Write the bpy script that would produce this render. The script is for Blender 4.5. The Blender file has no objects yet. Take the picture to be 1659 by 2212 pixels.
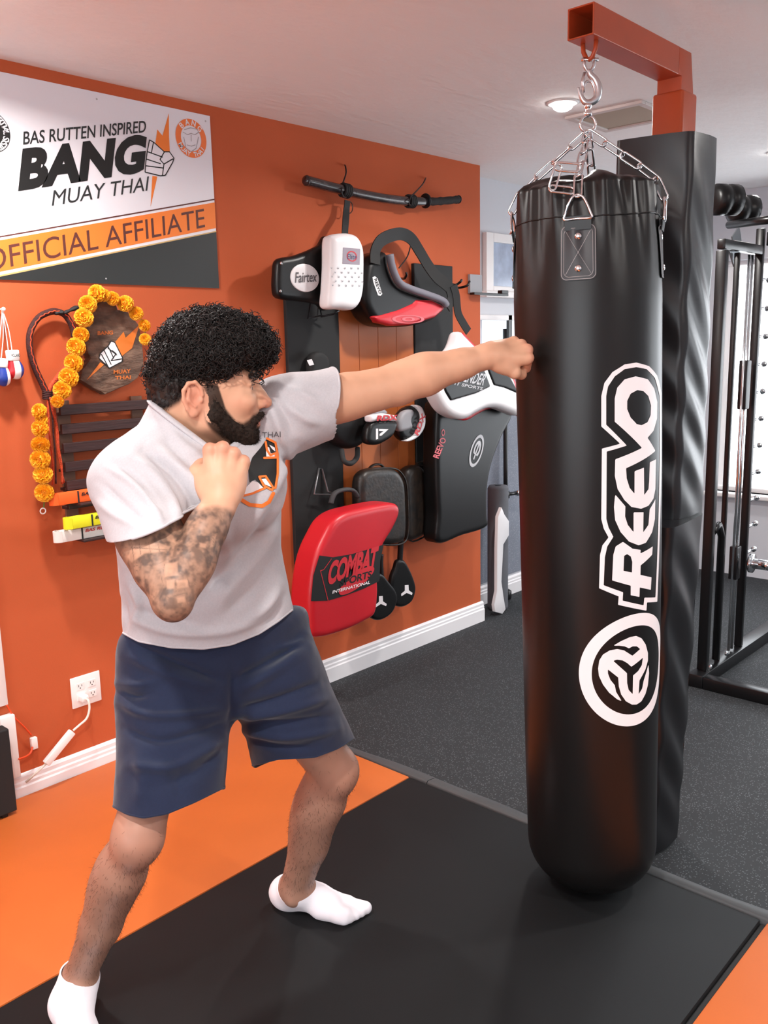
import bpy, bmesh, math, random
import numpy as np
from mathutils import Vector, Matrix

# ------------------------------------------------------------------ camera, world, light, exposure
SC = bpy.context.scene
COL = SC.collection
IMW, IMH = 1659.0, 2212.0
CF, CYAW, CPIT, CROL = 1912.7, 0.8264, 0.18538, -0.021686
CPOS = np.array([0.0, -2.8644, 1.5385])
cF = np.array([math.sin(CYAW) * math.cos(CPIT), math.cos(CYAW) * math.cos(CPIT), -math.sin(CPIT)])
_r0 = np.array([math.cos(CYAW), -math.sin(CYAW), 0.0])
_u0 = np.cross(_r0, cF)
cR = math.cos(CROL) * _r0 + math.sin(CROL) * _u0
cU = -math.sin(CROL) * _r0 + math.cos(CROL) * _u0

cam_data = bpy.data.cameras.new('camera')
cam = bpy.data.objects.new('camera', cam_data)
COL.objects.link(cam)
cam_data.sensor_fit = 'HORIZONTAL'
cam_data.sensor_width = 36.0
cam_data.lens = 36.0 * CF / IMW
cam_data.clip_start = 0.05
cam.matrix_world = Matrix(((cR[0], cU[0], -cF[0], CPOS[0]), (cR[1], cU[1], -cF[1], CPOS[1]),
                           (cR[2], cU[2], -cF[2], CPOS[2]), (0, 0, 0, 1)))
SC.camera = cam

SC.view_settings.view_transform = 'Standard'
SC.view_settings.look = 'None'
SC.view_settings.gamma = 1.0
SC.view_settings.use_curve_mapping = False
SC.view_settings.exposure = 0.08

world = bpy.data.worlds.new('daylight')
SC.world = world
world.use_nodes = True
_bg = world.node_tree.nodes['Background']
_bg.inputs['Color'].default_value = (0.90, 0.95, 1.0, 1)
_bg.inputs['Strength'].default_value = 6.0

CEIL = 2.44
POTS = [(1.10, -0.52, 24), (3.15, -0.94, 18), (0.15, -2.2, 28), (3.3, -2.75, 23), (1.6, -3.9, 34), (4.75, -1.2, 11), (-1.3, -1.0, 26), (-1.3, -3.9, 30)]  # last two pots are unseen additions that brighten the closed-in room
POT_COLOUR = (1.0, 0.96, 0.92)


# ------------------------------------------------------------------ pixel to place helpers
def ray(px, py):
    return cF + cR * ((px - IMW / 2) / CF) - cU * ((py - IMH / 2) / CF)


def onY(px, py, y=0.0):
    d = ray(px, py)
    return CPOS + d * ((y - CPOS[1]) / d[1])


def onX(px, py, x):
    d = ray(px, py)
    return CPOS + d * ((x - CPOS[0]) / d[0])


def onZ(px, py, z=0.0):
    d = ray(px, py)
    return CPOS + d * ((z - CPOS[2]) / d[2])


def deep(px, py, t):
    return CPOS + ray(px, py) * t


def proj(P):
    d = np.asarray(P) - CPOS
    z = d @ cF
    return IMW / 2 + CF * (d @ cR) / z, IMH / 2 - CF * (d @ cU) / z


def nrm(v):
    v = np.asarray(v, float)
    return v / np.linalg.norm(v)


# ------------------------------------------------------------------ objects
OFF = {}


def thing(name, label, cat, loc=(0, 0, 0), group=None):
    o = bpy.data.objects.new(name, None)
    COL.objects.link(o)
    o.empty_display_size = 0.05
    o.location = tuple(float(c) for c in loc)
    o['label'] = label
    o['category'] = cat
    if group:
        o['group'] = group
    OFF[o.name] = np.array(loc, float)
    return o


def tag(o, label, cat, group=None):
    o['label'] = label
    o['category'] = cat
    if group:
        o['group'] = group
    return o


def mesh_data(name, v, f, m=None, smooth=False):
    me = bpy.data.meshes.new(name)
    v = np.asarray(v, float)
    if isinstance(f, np.ndarray) and f.ndim == 2:
        k = f.shape[1]
        me.vertices.add(len(v))
        me.vertices.foreach_set('co', v.astype(np.float32).ravel())
        me.loops.add(f.size)
        me.loops.foreach_set('vertex_index', f.astype(np.int32).ravel())
        me.polygons.add(len(f))
        me.polygons.foreach_set('loop_start', np.arange(0, f.size, k, dtype=np.int32))
        me.update(calc_edges=True)
    else:
        me.from_pydata([tuple(p) for p in v], [], [tuple(int(i) for i in q) for q in f])
    if smooth:
        me.polygons.foreach_set('use_smooth', np.ones(len(me.polygons), dtype=bool))
    if m is not None:
        me.materials.append(m)
    me.update()
    return me


def obj(name, v, f, m, parent=None, smooth=False, auto=None, label=None):
    v = np.asarray(v, float)
    base = OFF.get(parent.name, np.zeros(3)) if parent is not None else None
    if parent is None:
        base = np.array([(v[:, 0].min() + v[:, 0].max()) / 2, (v[:, 1].min() + v[:, 1].max()) / 2, v[:, 2].min()])
    me = mesh_data(name, v - base, f, m, smooth)
    o = bpy.data.objects.new(name, me)
    COL.objects.link(o)
    if parent is not None:
        o.parent = parent
    else:
        o.location = tuple(base)
    OFF[o.name] = base
    if auto is not None:
        sharpen(me, auto)
    if label:
        o['label'] = label
    return o


def sharpen(me, deg):
    me.polygons.foreach_set('use_smooth', np.ones(len(me.polygons), dtype=bool))
    bm = bmesh.new()
    bm.from_mesh(me)
    lim = math.radians(deg)
    for e in bm.edges:
        if len(e.link_faces) == 2 and e.calc_face_angle(0) > lim:
            e.smooth = False
    bm.to_mesh(me)
    bm.free()


def share(name, me, mw, parent):
    o = bpy.data.objects.new(name, me)
    COL.objects.link(o)
    o.parent = parent
    o.matrix_basis = Matrix.Translation(-Vector(OFF[parent.name])) @ mw
    return o


def frame(o, x, y, z):
    return Matrix(((x[0], y[0], z[0], o[0]), (x[1], y[1], z[1], o[1]), (x[2], y[2], z[2], o[2]), (0, 0, 0, 1)))


# ------------------------------------------------------------------ shapes (return vertex array, face list)
def join(*parts):
    V, F, n = [], [], 0
    for v, f in parts:
        v = np.asarray(v, float)
        V.append(v)
        F.extend([tuple(int(i) + n for i in q) for q in f])
        n += len(v)
    return np.vstack(V), F


def from_bm(bm):
    bm.verts.index_update()
    v = np.array([x.co[:] for x in bm.verts])
    f = [tuple(x.index for x in q.verts) for q in bm.faces]
    bm.free()
    return v, f


def box(lo, hi, bev=0.0, seg=2):
    bm = bmesh.new()
    bmesh.ops.create_cube(bm, size=1.0)
    lo, hi = np.array(lo, float), np.array(hi, float)
    for q in bm.verts:
        q.co = Vector((lo + hi) / 2 + np.array(q.co[:]) * (hi - lo))
    if bev > 0:
        bmesh.ops.bevel(bm, geom=list(bm.edges), offset=bev, segments=seg, profile=0.5, affect='EDGES')
    return from_bm(bm)


def xf(vf, M):
    v, f = vf
    A = np.array(M)
    return v @ A[:3, :3].T + A[:3, 3], f


def place(vf, o, x, y, z):
    v, f = vf
    return np.asarray(o) + v[:, :1] * np.asarray(x) + v[:, 1:2] * np.asarray(y) + v[:, 2:3] * np.asarray(z), f


def prism(poly, depth, bev=0.0, seg=2):
    """closed 2D outline (x, z) pushed from y=0 to y=-depth with a bevelled front edge"""
    bm = bmesh.new()
    vs = [bm.verts.new((p[0], 0, p[1])) for p in poly]
    fc = bm.faces.new(vs)
    bm.normal_update()
    if fc.normal.y < 0:
        fc.normal_flip()
    r = bmesh.ops.extrude_face_region(bm, geom=[fc])
    nv = [g for g in r['geom'] if isinstance(g, bmesh.types.BMVert)]
    for q in nv:
        q.co.y -= depth
    if bev > 0:
        s = set(nv)
        ed = [e for e in bm.edges if e.verts[0] in s and e.verts[1] in s]
        bmesh.ops.bevel(bm, geom=ed, offset=bev, segments=seg, profile=0.5, affect='EDGES')
    bmesh.ops.recalc_face_normals(bm, faces=list(bm.faces))
    big = [q for q in bm.faces if len(q.verts) > 4]
    bmesh.ops.triangulate(bm, faces=big)
    return from_bm(bm)


def catmull(pts, n=8, closed=False):
    P = np.asarray(pts, float)
    out = []
    m = len(P)
    rng = range(m) if closed else range(m - 1)
    for i in rng:
        if closed:
            a, b, c, d = P[(i - 1) % m], P[i], P[(i + 1) % m], P[(i + 2) % m]
        else:
            a, b, c, d = P[max(i - 1, 0)], P[i], P[i + 1], P[min(i + 2, m - 1)]
        for k in range(n):
            t = k / n
            out.append(0.5 * ((2 * b) + (-a + c) * t + (2 * a - 5 * b + 4 * c - d) * t * t + (-a + 3 * b - 3 * c + d) * t ** 3))
    if not closed:
        out.append(P[-1])
    return np.array(out)


def tube(pts, r, seg=10, closed=False, cap=True, flat=1.0, up=None):
    """swept round (or flattened) section along a polyline"""
    P = np.asarray(pts, float)
    n = len(P)
    R = np.full(n, r, float) if np.isscalar(r) else np.asarray(r, float)
    T = np.zeros_like(P)
    if closed:
        T = np.roll(P, -1, 0) - np.roll(P, 1, 0)
    else:
        T[1:-1] = P[2:] - P[:-2]
        T[0] = P[1] - P[0]
        T[-1] = P[-1] - P[-2]
    T /= np.maximum(np.linalg.norm(T, axis=1, keepdims=True), 1e-9)
    a = np.array(up, float) if up is not None else (np.array([0, 0, 1.0]) if abs(T[0][2]) < 0.9 else np.array([1.0, 0, 0]))
    V = []
    for i in range(n):
        a = a - T[i] * (a @ T[i])
        a = a / max(np.linalg.norm(a), 1e-9)
        b = np.cross(T[i], a)
        for k in range(seg):
            t = 2 * math.pi * k / seg
            V.append(P[i] + R[i] * (math.cos(t) * a * flat + math.sin(t) * b))
    F = []
    m = n if closed else n - 1
    for i in range(m):
        j = (i + 1) % n
        for k in range(seg):
            l = (k + 1) % seg
            F.append((i * seg + k, i * seg + l, j * seg + l, j * seg + k))
    if cap and not closed:
        F.append(tuple(range(seg - 1, -1, -1)))
        F.append(tuple((n - 1) * seg + k for k in range(seg)))
    return np.array(V), F


def rod(a, b, r, seg=16, r2=None):
    return tube([a, b], [r, r if r2 is None else r2], seg)


def strap(pts, width, thick, wdir):
    """flat band along a path; wdir is the direction of its width"""
    P = np.asarray(pts, float)
    V, F = [], []
    n = len(P)
    for i in range(n):
        t = P[min(i + 1, n - 1)] - P[max(i - 1, 0)]
        t = t / np.linalg.norm(t)
        w = np.asarray(wdir[i] if np.ndim(wdir) == 2 else wdir, float)
        w = nrm(w - t * (w @ t))
        q = np.cross(t, w)
        for sx, sy in ((-1, -1), (1, -1), (1, 1), (-1, 1)):
            V.append(P[i] + w * sx * width / 2 + q * sy * thick / 2)
    for i in range(n - 1):
        for k in range(4):
            l = (k + 1) % 4
            F.append((i * 4 + k, i * 4 + l, i * 4 + 4 + l, i * 4 + 4 + k))
    F.append((3, 2, 1, 0))
    F.append(tuple((n - 1) * 4 + k for k in range(4)))
    return np.array(V), F


def lathe(profile, seg=32, o=(0, 0, 0), x=(1, 0, 0), y=(0, 1, 0), z=(0, 0, 1)):
    """profile of (radius, height)"""
    o, x, y, z = (np.asarray(q, float) for q in (o, x, y, z))
    V, F = [], []
    n = len(profile)
    for r, h in profile:
        for k in range(seg):
            t = 2 * math.pi * k / seg
            V.append(o + x * r * math.cos(t) + y * r * math.sin(t) + z * h)
    for i in range(n - 1):
        for k in range(seg):
            l = (k + 1) % seg
            F.append((i * seg + k, i * seg + l, i * seg + seg + l, i * seg + seg + k))
    F.append(tuple(range(seg - 1, -1, -1)))
    F.append(tuple((n - 1) * seg + k for k in range(seg)))
    return np.array(V), F


# ------------------------------------------------------------------ smooth volumes
def rcone(a, b, ra, rb):
    a, b = np.asarray(a, float), np.asarray(b, float)
    ab = b - a
    L2 = max(ab @ ab, 1e-12)
    rm = max(ra, rb)

    def f(X, Y, Z):
        px, py, pz = X - a[0], Y - a[1], Z - a[2]
        t = np.clip((px * ab[0] + py * ab[1] + pz * ab[2]) / L2, 0, 1)
        return np.sqrt((px - ab[0] * t) ** 2 + (py - ab[1] * t) ** 2 + (pz - ab[2] * t) ** 2) - (ra + (rb - ra) * t)
    return f, np.minimum(a, b) - rm, np.maximum(a, b) + rm


def ellip(c, r, ax=None):
    c, r = np.asarray(c, float), np.asarray(r, float)
    A = np.eye(3) if ax is None else np.array([nrm(q) for q in ax])
    ext = np.sqrt(((A * r[:, None]) ** 2).sum(0))

    def f(X, Y, Z):
        px, py, pz = X - c[0], Y - c[1], Z - c[2]
        k0 = 0
        k1 = 0
        for i in range(3):
            q = (px * A[i, 0] + py * A[i, 1] + pz * A[i, 2]) / r[i]
            k0 = k0 + q * q
            k1 = k1 + (q / r[i]) ** 2
        k0 = np.sqrt(k0)
        return k0 * (k0 - 1) / np.maximum(np.sqrt(k1), 1e-9)
    return f, c - ext, c + ext


def rbox(c, h, rad, ax=None):
    """rounded box: centre, half sizes, corner radius, axes as rows"""
    c, h = np.asarray(c, float), np.asarray(h, float)
    A = np.eye(3) if ax is None else np.array([nrm(q) for q in ax])
    ext = np.abs(A * h[:, None]).sum(0)

    def f(X, Y, Z):
        px, py, pz = X - c[0], Y - c[1], Z - c[2]
        o = 0
        m = -1e9
        for i in range(3):
            q = np.abs(px * A[i, 0] + py * A[i, 1] + pz * A[i, 2]) - (h[i] - rad)
            o = o + np.maximum(q, 0) ** 2
            m = np.maximum(m, q)
        return np.sqrt(o) + np.minimum(m, 0) - rad
    return f, c - ext, c + ext


def loft(secs, cap=0.01):
    """stack of elliptical sections: (centre, half width, half depth, width axis); cut flat at both ends"""
    C = np.array([s[0] for s in secs], float)
    A = np.array([s[1] for s in secs], float)
    B = np.array([s[2] for s in secs], float)
    ax = nrm(C[-1] - C[0])
    Wd = np.array([nrm(np.asarray(s[3]) - ax * (np.asarray(s[3]) @ ax)) for s in secs])
    H = (C - C[0]) @ ax
    C0 = C - C[0] - H[:, None] * ax
    R = max(A.max(), B.max())

    def f(X, Y, Z):
        px, py, pz = X - C[0][0], Y - C[0][1], Z - C[0][2]
        h = px * ax[0] + py * ax[1] + pz * ax[2]
        it = lambda q: np.interp(h, H, q)
        qx, qy, qz = px - h * ax[0] - it(C0[:, 0]), py - h * ax[1] - it(C0[:, 1]), pz - h * ax[2] - it(C0[:, 2])
        wx, wy, wz = it(Wd[:, 0]), it(Wd[:, 1]), it(Wd[:, 2])
        u = qx * wx + qy * wy + qz * wz
        v2 = np.maximum(qx * qx + qy * qy + qz * qz - u * u, 0)
        a, b = it(A), it(B)
        k0 = np.sqrt(u * u / a ** 2 + v2 / b ** 2)
        k1 = np.sqrt(u * u / a ** 4 + v2 / b ** 4)
        d = np.where(k0 < 1e-6, -np.minimum(a, b), k0 * (k0 - 1) / np.maximum(k1, 1e-9))
        e = np.maximum(H[0] - h, h - H[-1])
        t = np.clip(0.5 + 0.5 * (d - e) / cap, 0, 1)
        return e * (1 - t) + d * t + cap * t * (1 - t)
    return f, C.min(0) - R, C.max(0) + R


class Vol:
    def __init__(s, lo, hi, h):
        s.h = h
        s.lo = np.asarray(lo, float)
        s.n = np.ceil((np.asarray(hi) - s.lo) / h).astype(int) + 1
        s.d = np.full(s.n, 9.0, np.float32)

    def _sub(s, lo, hi, pad):
        a = np.clip(np.floor((lo - pad - s.lo) / s.h).astype(int), 0, s.n)
        b = np.clip(np.ceil((hi + pad - s.lo) / s.h).astype(int) + 1, 0, s.n)
        if np.any(b <= a):
            return None
        g = [(s.lo[i] + s.h * np.arange(a[i], b[i])).astype(np.float32) for i in range(3)]
        return (slice(a[0], b[0]), slice(a[1], b[1]), slice(a[2], b[2])), g[0][:, None, None], g[1][None, :, None], g[2][None, None, :]

    def add(s, p, k=0.0):
        f, lo, hi = p
        q = s._sub(lo, hi, k + 3 * s.h)
        if q is None:
            return s
        sl, X, Y, Z = q
        e = f(X, Y, Z)
        a = s.d[sl]
        if k > 0:
            t = np.clip(0.5 + 0.5 * (e - a) / k, 0, 1)
            s.d[sl] = e * (1 - t) + a * t - k * t * (1 - t)
        else:
            s.d[sl] = np.minimum(a, e)
        return s

    def cut(s, p, k=0.0):
        f, lo, hi = p
        q = s._sub(lo, hi, k + 3 * s.h)
        if q is None:
            return s
        sl, X, Y, Z = q
        e = -f(X, Y, Z)
        a = s.d[sl]
        if k > 0:
            t = np.clip(0.5 - 0.5 * (e - a) / k, 0, 1)
            s.d[sl] = e * (1 - t) + a * t + k * t * (1 - t)
        else:
            s.d[sl] = np.maximum(a, e)
        return s

    def mesh(s, smooth=2):
        return surface_nets(s.d, s.lo, s.h, smooth)


def surface_nets(D, lo, h, smooth=2):
    neg = D < 0
    n = np.array(D.shape)
    cnt = np.zeros(n - 1, np.int8)
    for i in (0, 1):
        for j in (0, 1):
            for k in (0, 1):
                cnt += neg[i:n[0] - 1 + i, j:n[1] - 1 + j, k:n[2] - 1 + k]
    act = (cnt > 0) & (cnt < 8)
    idx = -np.ones(n - 1, np.int32)
    c = np.argwhere(act)
    idx[act] = np.arange(len(c))
    acc = np.zeros((len(c), 3))
    num = np.zeros(len(c))
    corners = [(i, j, k) for i in (0, 1) for j in (0, 1) for k in (0, 1)]
    vals = {q: D[c[:, 0] + q[0], c[:, 1] + q[1], c[:, 2] + q[2]].astype(float) for q in corners}
    for a in corners:
        for x in range(3):
            if a[x] == 0:
                b = list(a)
                b[x] = 1
                va, vb = vals[a], vals[tuple(b)]
                m = (va < 0) != (vb < 0)
                t = np.where(m, va / np.where(m, va - vb, 1), 0)
                p = np.tile(np.array(a, float), (len(c), 1))
                p[:, x] += t
                acc += p * m[:, None]
                num += m
    V = lo + h * (c + acc / num[:, None])
    Q = []
    for x in range(3):
        y, z = (x + 1) % 3, (x + 2) % 3
        sl0 = [slice(None)] * 3
        sl1 = [slice(None)] * 3
        sl0[x] = slice(0, -1)
        sl1[x] = slice(1, None)
        ch = neg[tuple(sl0)] != neg[tuple(sl1)]
        e = np.argwhere(ch)
        e = e[(e[:, y] > 0) & (e[:, z] > 0) & (e[:, y] < n[y] - 1) & (e[:, z] < n[z] - 1)]
        if len(e) == 0:
            continue
        fl = neg[e[:, 0], e[:, 1], e[:, 2]]
        q = []
        for dy, dz in ((0, 0), (-1, 0), (-1, -1), (0, -1)):
            w = e.copy()
            w[:, y] += dy
            w[:, z] += dz
            q.append(idx[w[:, 0], w[:, 1], w[:, 2]])
        q = np.array(q).T
        q[~fl] = q[~fl][:, ::-1]
        Q.append(q)
    Q = np.vstack(Q)
    for _ in range(smooth):
        V = relax(V, Q)
    return V, Q


def relax(V, Q, w=0.5):
    S = np.zeros_like(V)
    N = np.zeros(len(V))
    k = Q.shape[1]
    for i in range(k):
        a, b = Q[:, i], Q[:, (i + 1) % k]
        for c in range(3):
            S[:, c] += np.bincount(a, V[b, c], len(V)) + np.bincount(b, V[a, c], len(V))
        N += np.bincount(a, minlength=len(V)) + np.bincount(b, minlength=len(V))
    N = np.maximum(N, 1)
    return V * (1 - w) + w * S / N[:, None]


def tris(Q):
    Q = np.asarray(Q)
    if Q.shape[1] == 3:
        return Q
    return np.vstack([Q[:, [0, 1, 2]], Q[:, [0, 2, 3]]])


def vnormals(V, Q):
    T = tris(Q)
    fn = np.cross(V[T[:, 1]] - V[T[:, 0]], V[T[:, 2]] - V[T[:, 0]])
    N = np.zeros_like(V)
    for i in range(3):
        for c in range(3):
            N[:, c] += np.bincount(T[:, i], fn[:, c], len(V))
    return N / np.maximum(np.linalg.norm(N, axis=1, keepdims=True), 1e-12)


def clip_mesh(V, T, s):
    """keep the part of a triangle mesh where the per-vertex value s is negative, cutting triangles exactly at zero"""
    T = tris(T)
    s = np.where(np.abs(s) < 1e-7, -1e-7, s)
    ins = s < 0
    k = ins[T].sum(1)
    out = [T[k == 3]]
    newV = []
    keys = {}

    def cutv(i, j):
        a, b = np.minimum(i, j), np.maximum(i, j)
        return np.stack([a, b], 1)
    E = []
    tmp = []
    for want in (1, 2):
        t = T[k == want]
        if len(t) == 0:
            continue
        m = ins[t] if want == 1 else ~ins[t]
        r = np.argmax(m, 1)
        i = np.arange(len(t))
        a, b, c = t[i, r], t[i, (r + 1) % 3], t[i, (r + 2) % 3]
        E.append(cutv(a, b))
        E.append(cutv(a, c))
        tmp.append((want, a, b, c))
    if E:
        allE = np.vstack(E)
        u, inv = np.unique(allE, axis=0, return_inverse=True)
        inv = inv.ravel()
        w = s[u[:, 0]] / (s[u[:, 0]] - s[u[:, 1]])
        nv = V[u[:, 0]] * (1 - w[:, None]) + V[u[:, 1]] * w[:, None]
        p = 0
        for want, a, b, c in tmp:
            n = len(a)
            ab = inv[p:p + n] + len(V)
            ac = inv[p + n:p + 2 * n] + len(V)
            p += 2 * n
            if want == 1:
                out.append(np.stack([a, ab, ac], 1))
            else:
                out.append(np.stack([ab, b, c], 1))
                out.append(np.stack([ab, c, ac], 1))
        V = np.vstack([V, nv])
    T = np.vstack(out)
    used = np.unique(T)
    mp = -np.ones(len(V), int)
    mp[used] = np.arange(len(used))
    return V[used], mp[T]


def poly_sd(U, Vv, poly):
    """signed distance (negative inside) of grid points to a closed 2D polygon"""
    P = np.asarray(poly, float)
    d = np.full(U.shape, 1e9)
    ins = np.zeros(U.shape, bool)
    n = len(P)
    for i in range(n):
        a, b = P[i], P[(i + 1) % n]
        e = b - a
        wx, wy = U - a[0], Vv - a[1]
        t = np.clip((wx * e[0] + wy * e[1]) / max(e @ e, 1e-12), 0, 1)
        d = np.minimum(d, (wx - e[0] * t) ** 2 + (wy - e[1] * t) ** 2)
        c = (a[1] > Vv) != (b[1] > Vv)
        if abs(e[1]) > 1e-12:
            xi = a[0] + (Vv - a[1]) * e[0] / e[1]
            ins ^= c & (U < xi)
    d = np.sqrt(d)
    return np.where(ins, -d, d)


def line_sd(U, Vv, pts, w):
    d = np.full(U.shape, 1e9)
    P = np.asarray(pts, float)
    for i in range(len(P) - 1):
        a, b = P[i], P[i + 1]
        e = b - a
        wx, wy = U - a[0], Vv - a[1]
        t = np.clip((wx * e[0] + wy * e[1]) / max(e @ e, 1e-12), 0, 1)
        d = np.minimum(d, np.hypot(wx - e[0] * t, wy - e[1] * t))
    return d - w


def decal(field, lo, hi, res, surf):
    """flat print: region of (u, v) where field is negative, laid on a surface map (u, v) -> xyz"""
    nu = int(math.ceil((hi[0] - lo[0]) / res)) + 1
    nv = int(math.ceil((hi[1] - lo[1]) / res)) + 1
    u = np.linspace(lo[0], hi[0], nu)
    v = np.linspace(lo[1], hi[1], nv)
    U, Vv = np.meshgrid(u, v, indexing='ij')
    S = field(U, Vv).ravel()
    I = np.arange(nu * nv).reshape(nu, nv)
    Q = np.stack([I[:-1, :-1], I[1:, :-1], I[1:, 1:], I[:-1, 1:]], -1).reshape(-1, 4)
    g = np.stack([U.ravel(), Vv.ravel(), np.zeros(U.size)], 1)
    P, T = clip_mesh(g, Q, S)
    return np.array(surf(P[:, 0], P[:, 1])), T


# ------------------------------------------------------------------ lettering
def text_mesh(s, bold=0.0, spacing=1.0):
    cu = bpy.data.curves.new('lettering', 'FONT')
    cu.body = s
    cu.size = 1.0
    cu.offset = bold
    cu.space_character = spacing
    cu.resolution_u = 4
    o = bpy.data.objects.new('lettering', cu)
    COL.objects.link(o)
    dg = bpy.context.evaluated_depsgraph_get()
    me = bpy.data.meshes.new_from_object(o.evaluated_get(dg))
    v = np.array([q.co[:] for q in me.vertices])[:, :2]
    f = [tuple(p.vertices) for p in me.polygons]
    bpy.data.objects.remove(o)
    bpy.data.curves.remove(cu)
    bpy.data.meshes.remove(me)
    lo, hi = v.min(0), v.max(0)
    return (v - lo) / (hi - lo), f, (hi - lo)


def text_at(name, s, bl, br, tl, m, parent, bold=0.0, spacing=1.0, lift=(0, 0, 0), label=None):
    """lettering stretched onto the parallelogram of three points in space"""
    v, f, _ = text_mesh(s, bold, spacing)
    bl, br, tl = (np.asarray(q, float) + np.asarray(lift) for q in (bl, br, tl))
    P = bl + v[:, :1] * (br - bl) + v[:, 1:2] * (tl - bl)
    return obj(name, P, f, m, parent, label=label)


def text_on(name, s, surf, bl, br, tl, m, parent, bold=0.0, spacing=1.0, cuts=0):
    """lettering laid on a curved surface map (u, v) -> xyz"""
    v, f, _ = text_mesh(s, bold, spacing)
    bl, br, tl = (np.asarray(q, float) for q in (bl, br, tl))
    P = bl + v[:, :1] * (br - bl) + v[:, 1:2] * (tl - bl)
    if cuts:
        bm = bmesh.new()
        vs = [bm.verts.new((p[0], p[1], 0)) for p in P]
        for q in f:
            try:
                bm.faces.new([vs[i] for i in q])
            except ValueError:
                pass
        lo, hi = P.min(0), P.max(0)
        for ax in (0, 1):
            for i in range(1, cuts):
                co = [0, 0, 0]
                co[ax] = lo[ax] + (hi[ax] - lo[ax]) * i / cuts
                no = [0, 0, 0]
                no[ax] = 1
                bmesh.ops.bisect_plane(bm, geom=list(bm.verts) + list(bm.edges) + list(bm.faces), plane_co=co, plane_no=no)
        P, f = from_bm(bm)
    return obj(name, np.array(surf(P[:, 0], P[:, 1])), f, m, parent)


# ------------------------------------------------------------------ materials
def srgb(r, g, b):
    c = []
    for x in (r, g, b):
        x /= 255.0
        c.append(x / 12.92 if x <= 0.04045 else ((x + 0.055) / 1.055) ** 2.4)
    return tuple(c) + (1.0,)


def M(name, col, rough=0.5, metal=0.0, spec=0.5, bump=None, var=None, coat=0.0, sheen=0.0, stretch=None, attr=None, sss=0.0):
    m = bpy.data.materials.new(name)
    m.use_nodes = True
    nt = m.node_tree
    b = nt.nodes['Principled BSDF']
    b.inputs['Base Color'].default_value = col
    b.inputs['Roughness'].default_value = rough
    b.inputs['Metallic'].default_value = metal
    b.inputs['Specular IOR Level'].default_value = spec
    b.inputs['Coat Weight'].default_value = coat
    b.inputs['Coat Roughness'].default_value = 0.15
    b.inputs['Sheen Weight'].default_value = sheen
    if sss:
        b.inputs['Subsurface Weight'].default_value = sss
        b.inputs['Subsurface Radius'].default_value = (0.012, 0.005, 0.003)
        b.inputs['Subsurface Scale'].default_value = 1.0
    tc = nt.nodes.new('ShaderNodeTexCoord')
    src = tc.outputs['Object']
    if stretch:
        mp = nt.nodes.new('ShaderNodeMapping')
        mp.inputs['Scale'].default_value = stretch
        nt.links.new(src, mp.inputs['Vector'])
        src = mp.outputs['Vector']
    if var:
        n = nt.nodes.new('ShaderNodeTexNoise')
        n.inputs['Scale'].default_value = var[0]
        n.inputs['Detail'].default_value = 5.0
        nt.links.new(src, n.inputs['Vector'])
        mx = nt.nodes.new('ShaderNodeMix')
        mx.data_type = 'RGBA'
        mx.blend_type = 'MIX'
        mx.inputs[6].default_value = col
        c2 = var[2] if len(var) > 2 else tuple(min(1, c * (1 - var[1])) for c in col[:3]) + (1,)
        mx.inputs[7].default_value = c2
        rmp = nt.nodes.new('ShaderNodeMapRange')
        rmp.inputs['From Min'].default_value = 0.35
        rmp.inputs['From Max'].default_value = 0.65
        nt.links.new(n.outputs['Fac'], rmp.inputs['Value'])
        if len(var) > 2:
            mu = nt.nodes.new('ShaderNodeMath')
            mu.operation = 'MULTIPLY'
            mu.inputs[1].default_value = var[1]
            nt.links.new(rmp.outputs['Result'], mu.inputs[0])
            nt.links.new(mu.outputs[0], mx.inputs['Factor'])
        else:
            nt.links.new(rmp.outputs['Result'], mx.inputs['Factor'])
        nt.links.new(mx.outputs[2], b.inputs['Base Color'])
    if bump:
        n2 = nt.nodes.new('ShaderNodeTexNoise')
        n2.inputs['Scale'].default_value = bump[0]
        n2.inputs['Detail'].default_value = bump[3] if len(bump) > 3 else 3.0
        nt.links.new(src, n2.inputs['Vector'])
        bp = nt.nodes.new('ShaderNodeBump')
        bp.inputs['Strength'].default_value = bump[1]
        bp.inputs['Distance'].default_value = bump[2]
        nt.links.new(n2.outputs['Fac'], bp.inputs['Height'])
        nt.links.new(bp.outputs['Normal'], b.inputs['Normal'])
    return m


def glow(name, col, strength):
    m = bpy.data.materials.new(name)
    m.use_nodes = True
    nt = m.node_tree
    nt.nodes.remove(nt.nodes['Principled BSDF'])
    e = nt.nodes.new('ShaderNodeEmission')
    e.inputs['Color'].default_value = col
    e.inputs['Strength'].default_value = strength
    nt.links.new(e.outputs[0], nt.nodes['Material Output'].inputs['Surface'])
    return m


random.seed(7)
RNG = np.random.default_rng(7)
BLACK = M('black_vinyl', srgb(17, 17, 18), 0.36, spec=0.35, bump=(160, 0.08, 0.001))
BLACK_SATIN = M('black_satin', srgb(19, 19, 20), 0.5, spec=0.35, bump=(220, 0.1, 0.001))
BLACK_MATTE = M('black_matte', srgb(30, 31, 32), 0.75, bump=(300, 0.15, 0.0006))
BLACK_PRINT = M('black_print', srgb(14, 15, 15), 0.55)
WHITE_PRINT = M('white_print', srgb(244, 240, 242), 0.45)
WHITE_PAINT = M('white_paint', srgb(242, 239, 238), 0.4, bump=(90, 0.05, 0.001))
WHITE_PLASTIC = M('white_plastic', srgb(245, 242, 240), 0.35)
CHROME = M('chrome', (0.82, 0.84, 0.86, 1), 0.12, metal=1.0)
STEEL_DARK = M('dark_steel', srgb(40, 41, 44), 0.35, metal=0.7)
BLACK_STEEL = M('black_powder_coat', srgb(17, 17, 19), 0.3, bump=(400, 0.08, 0.0004))
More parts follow.
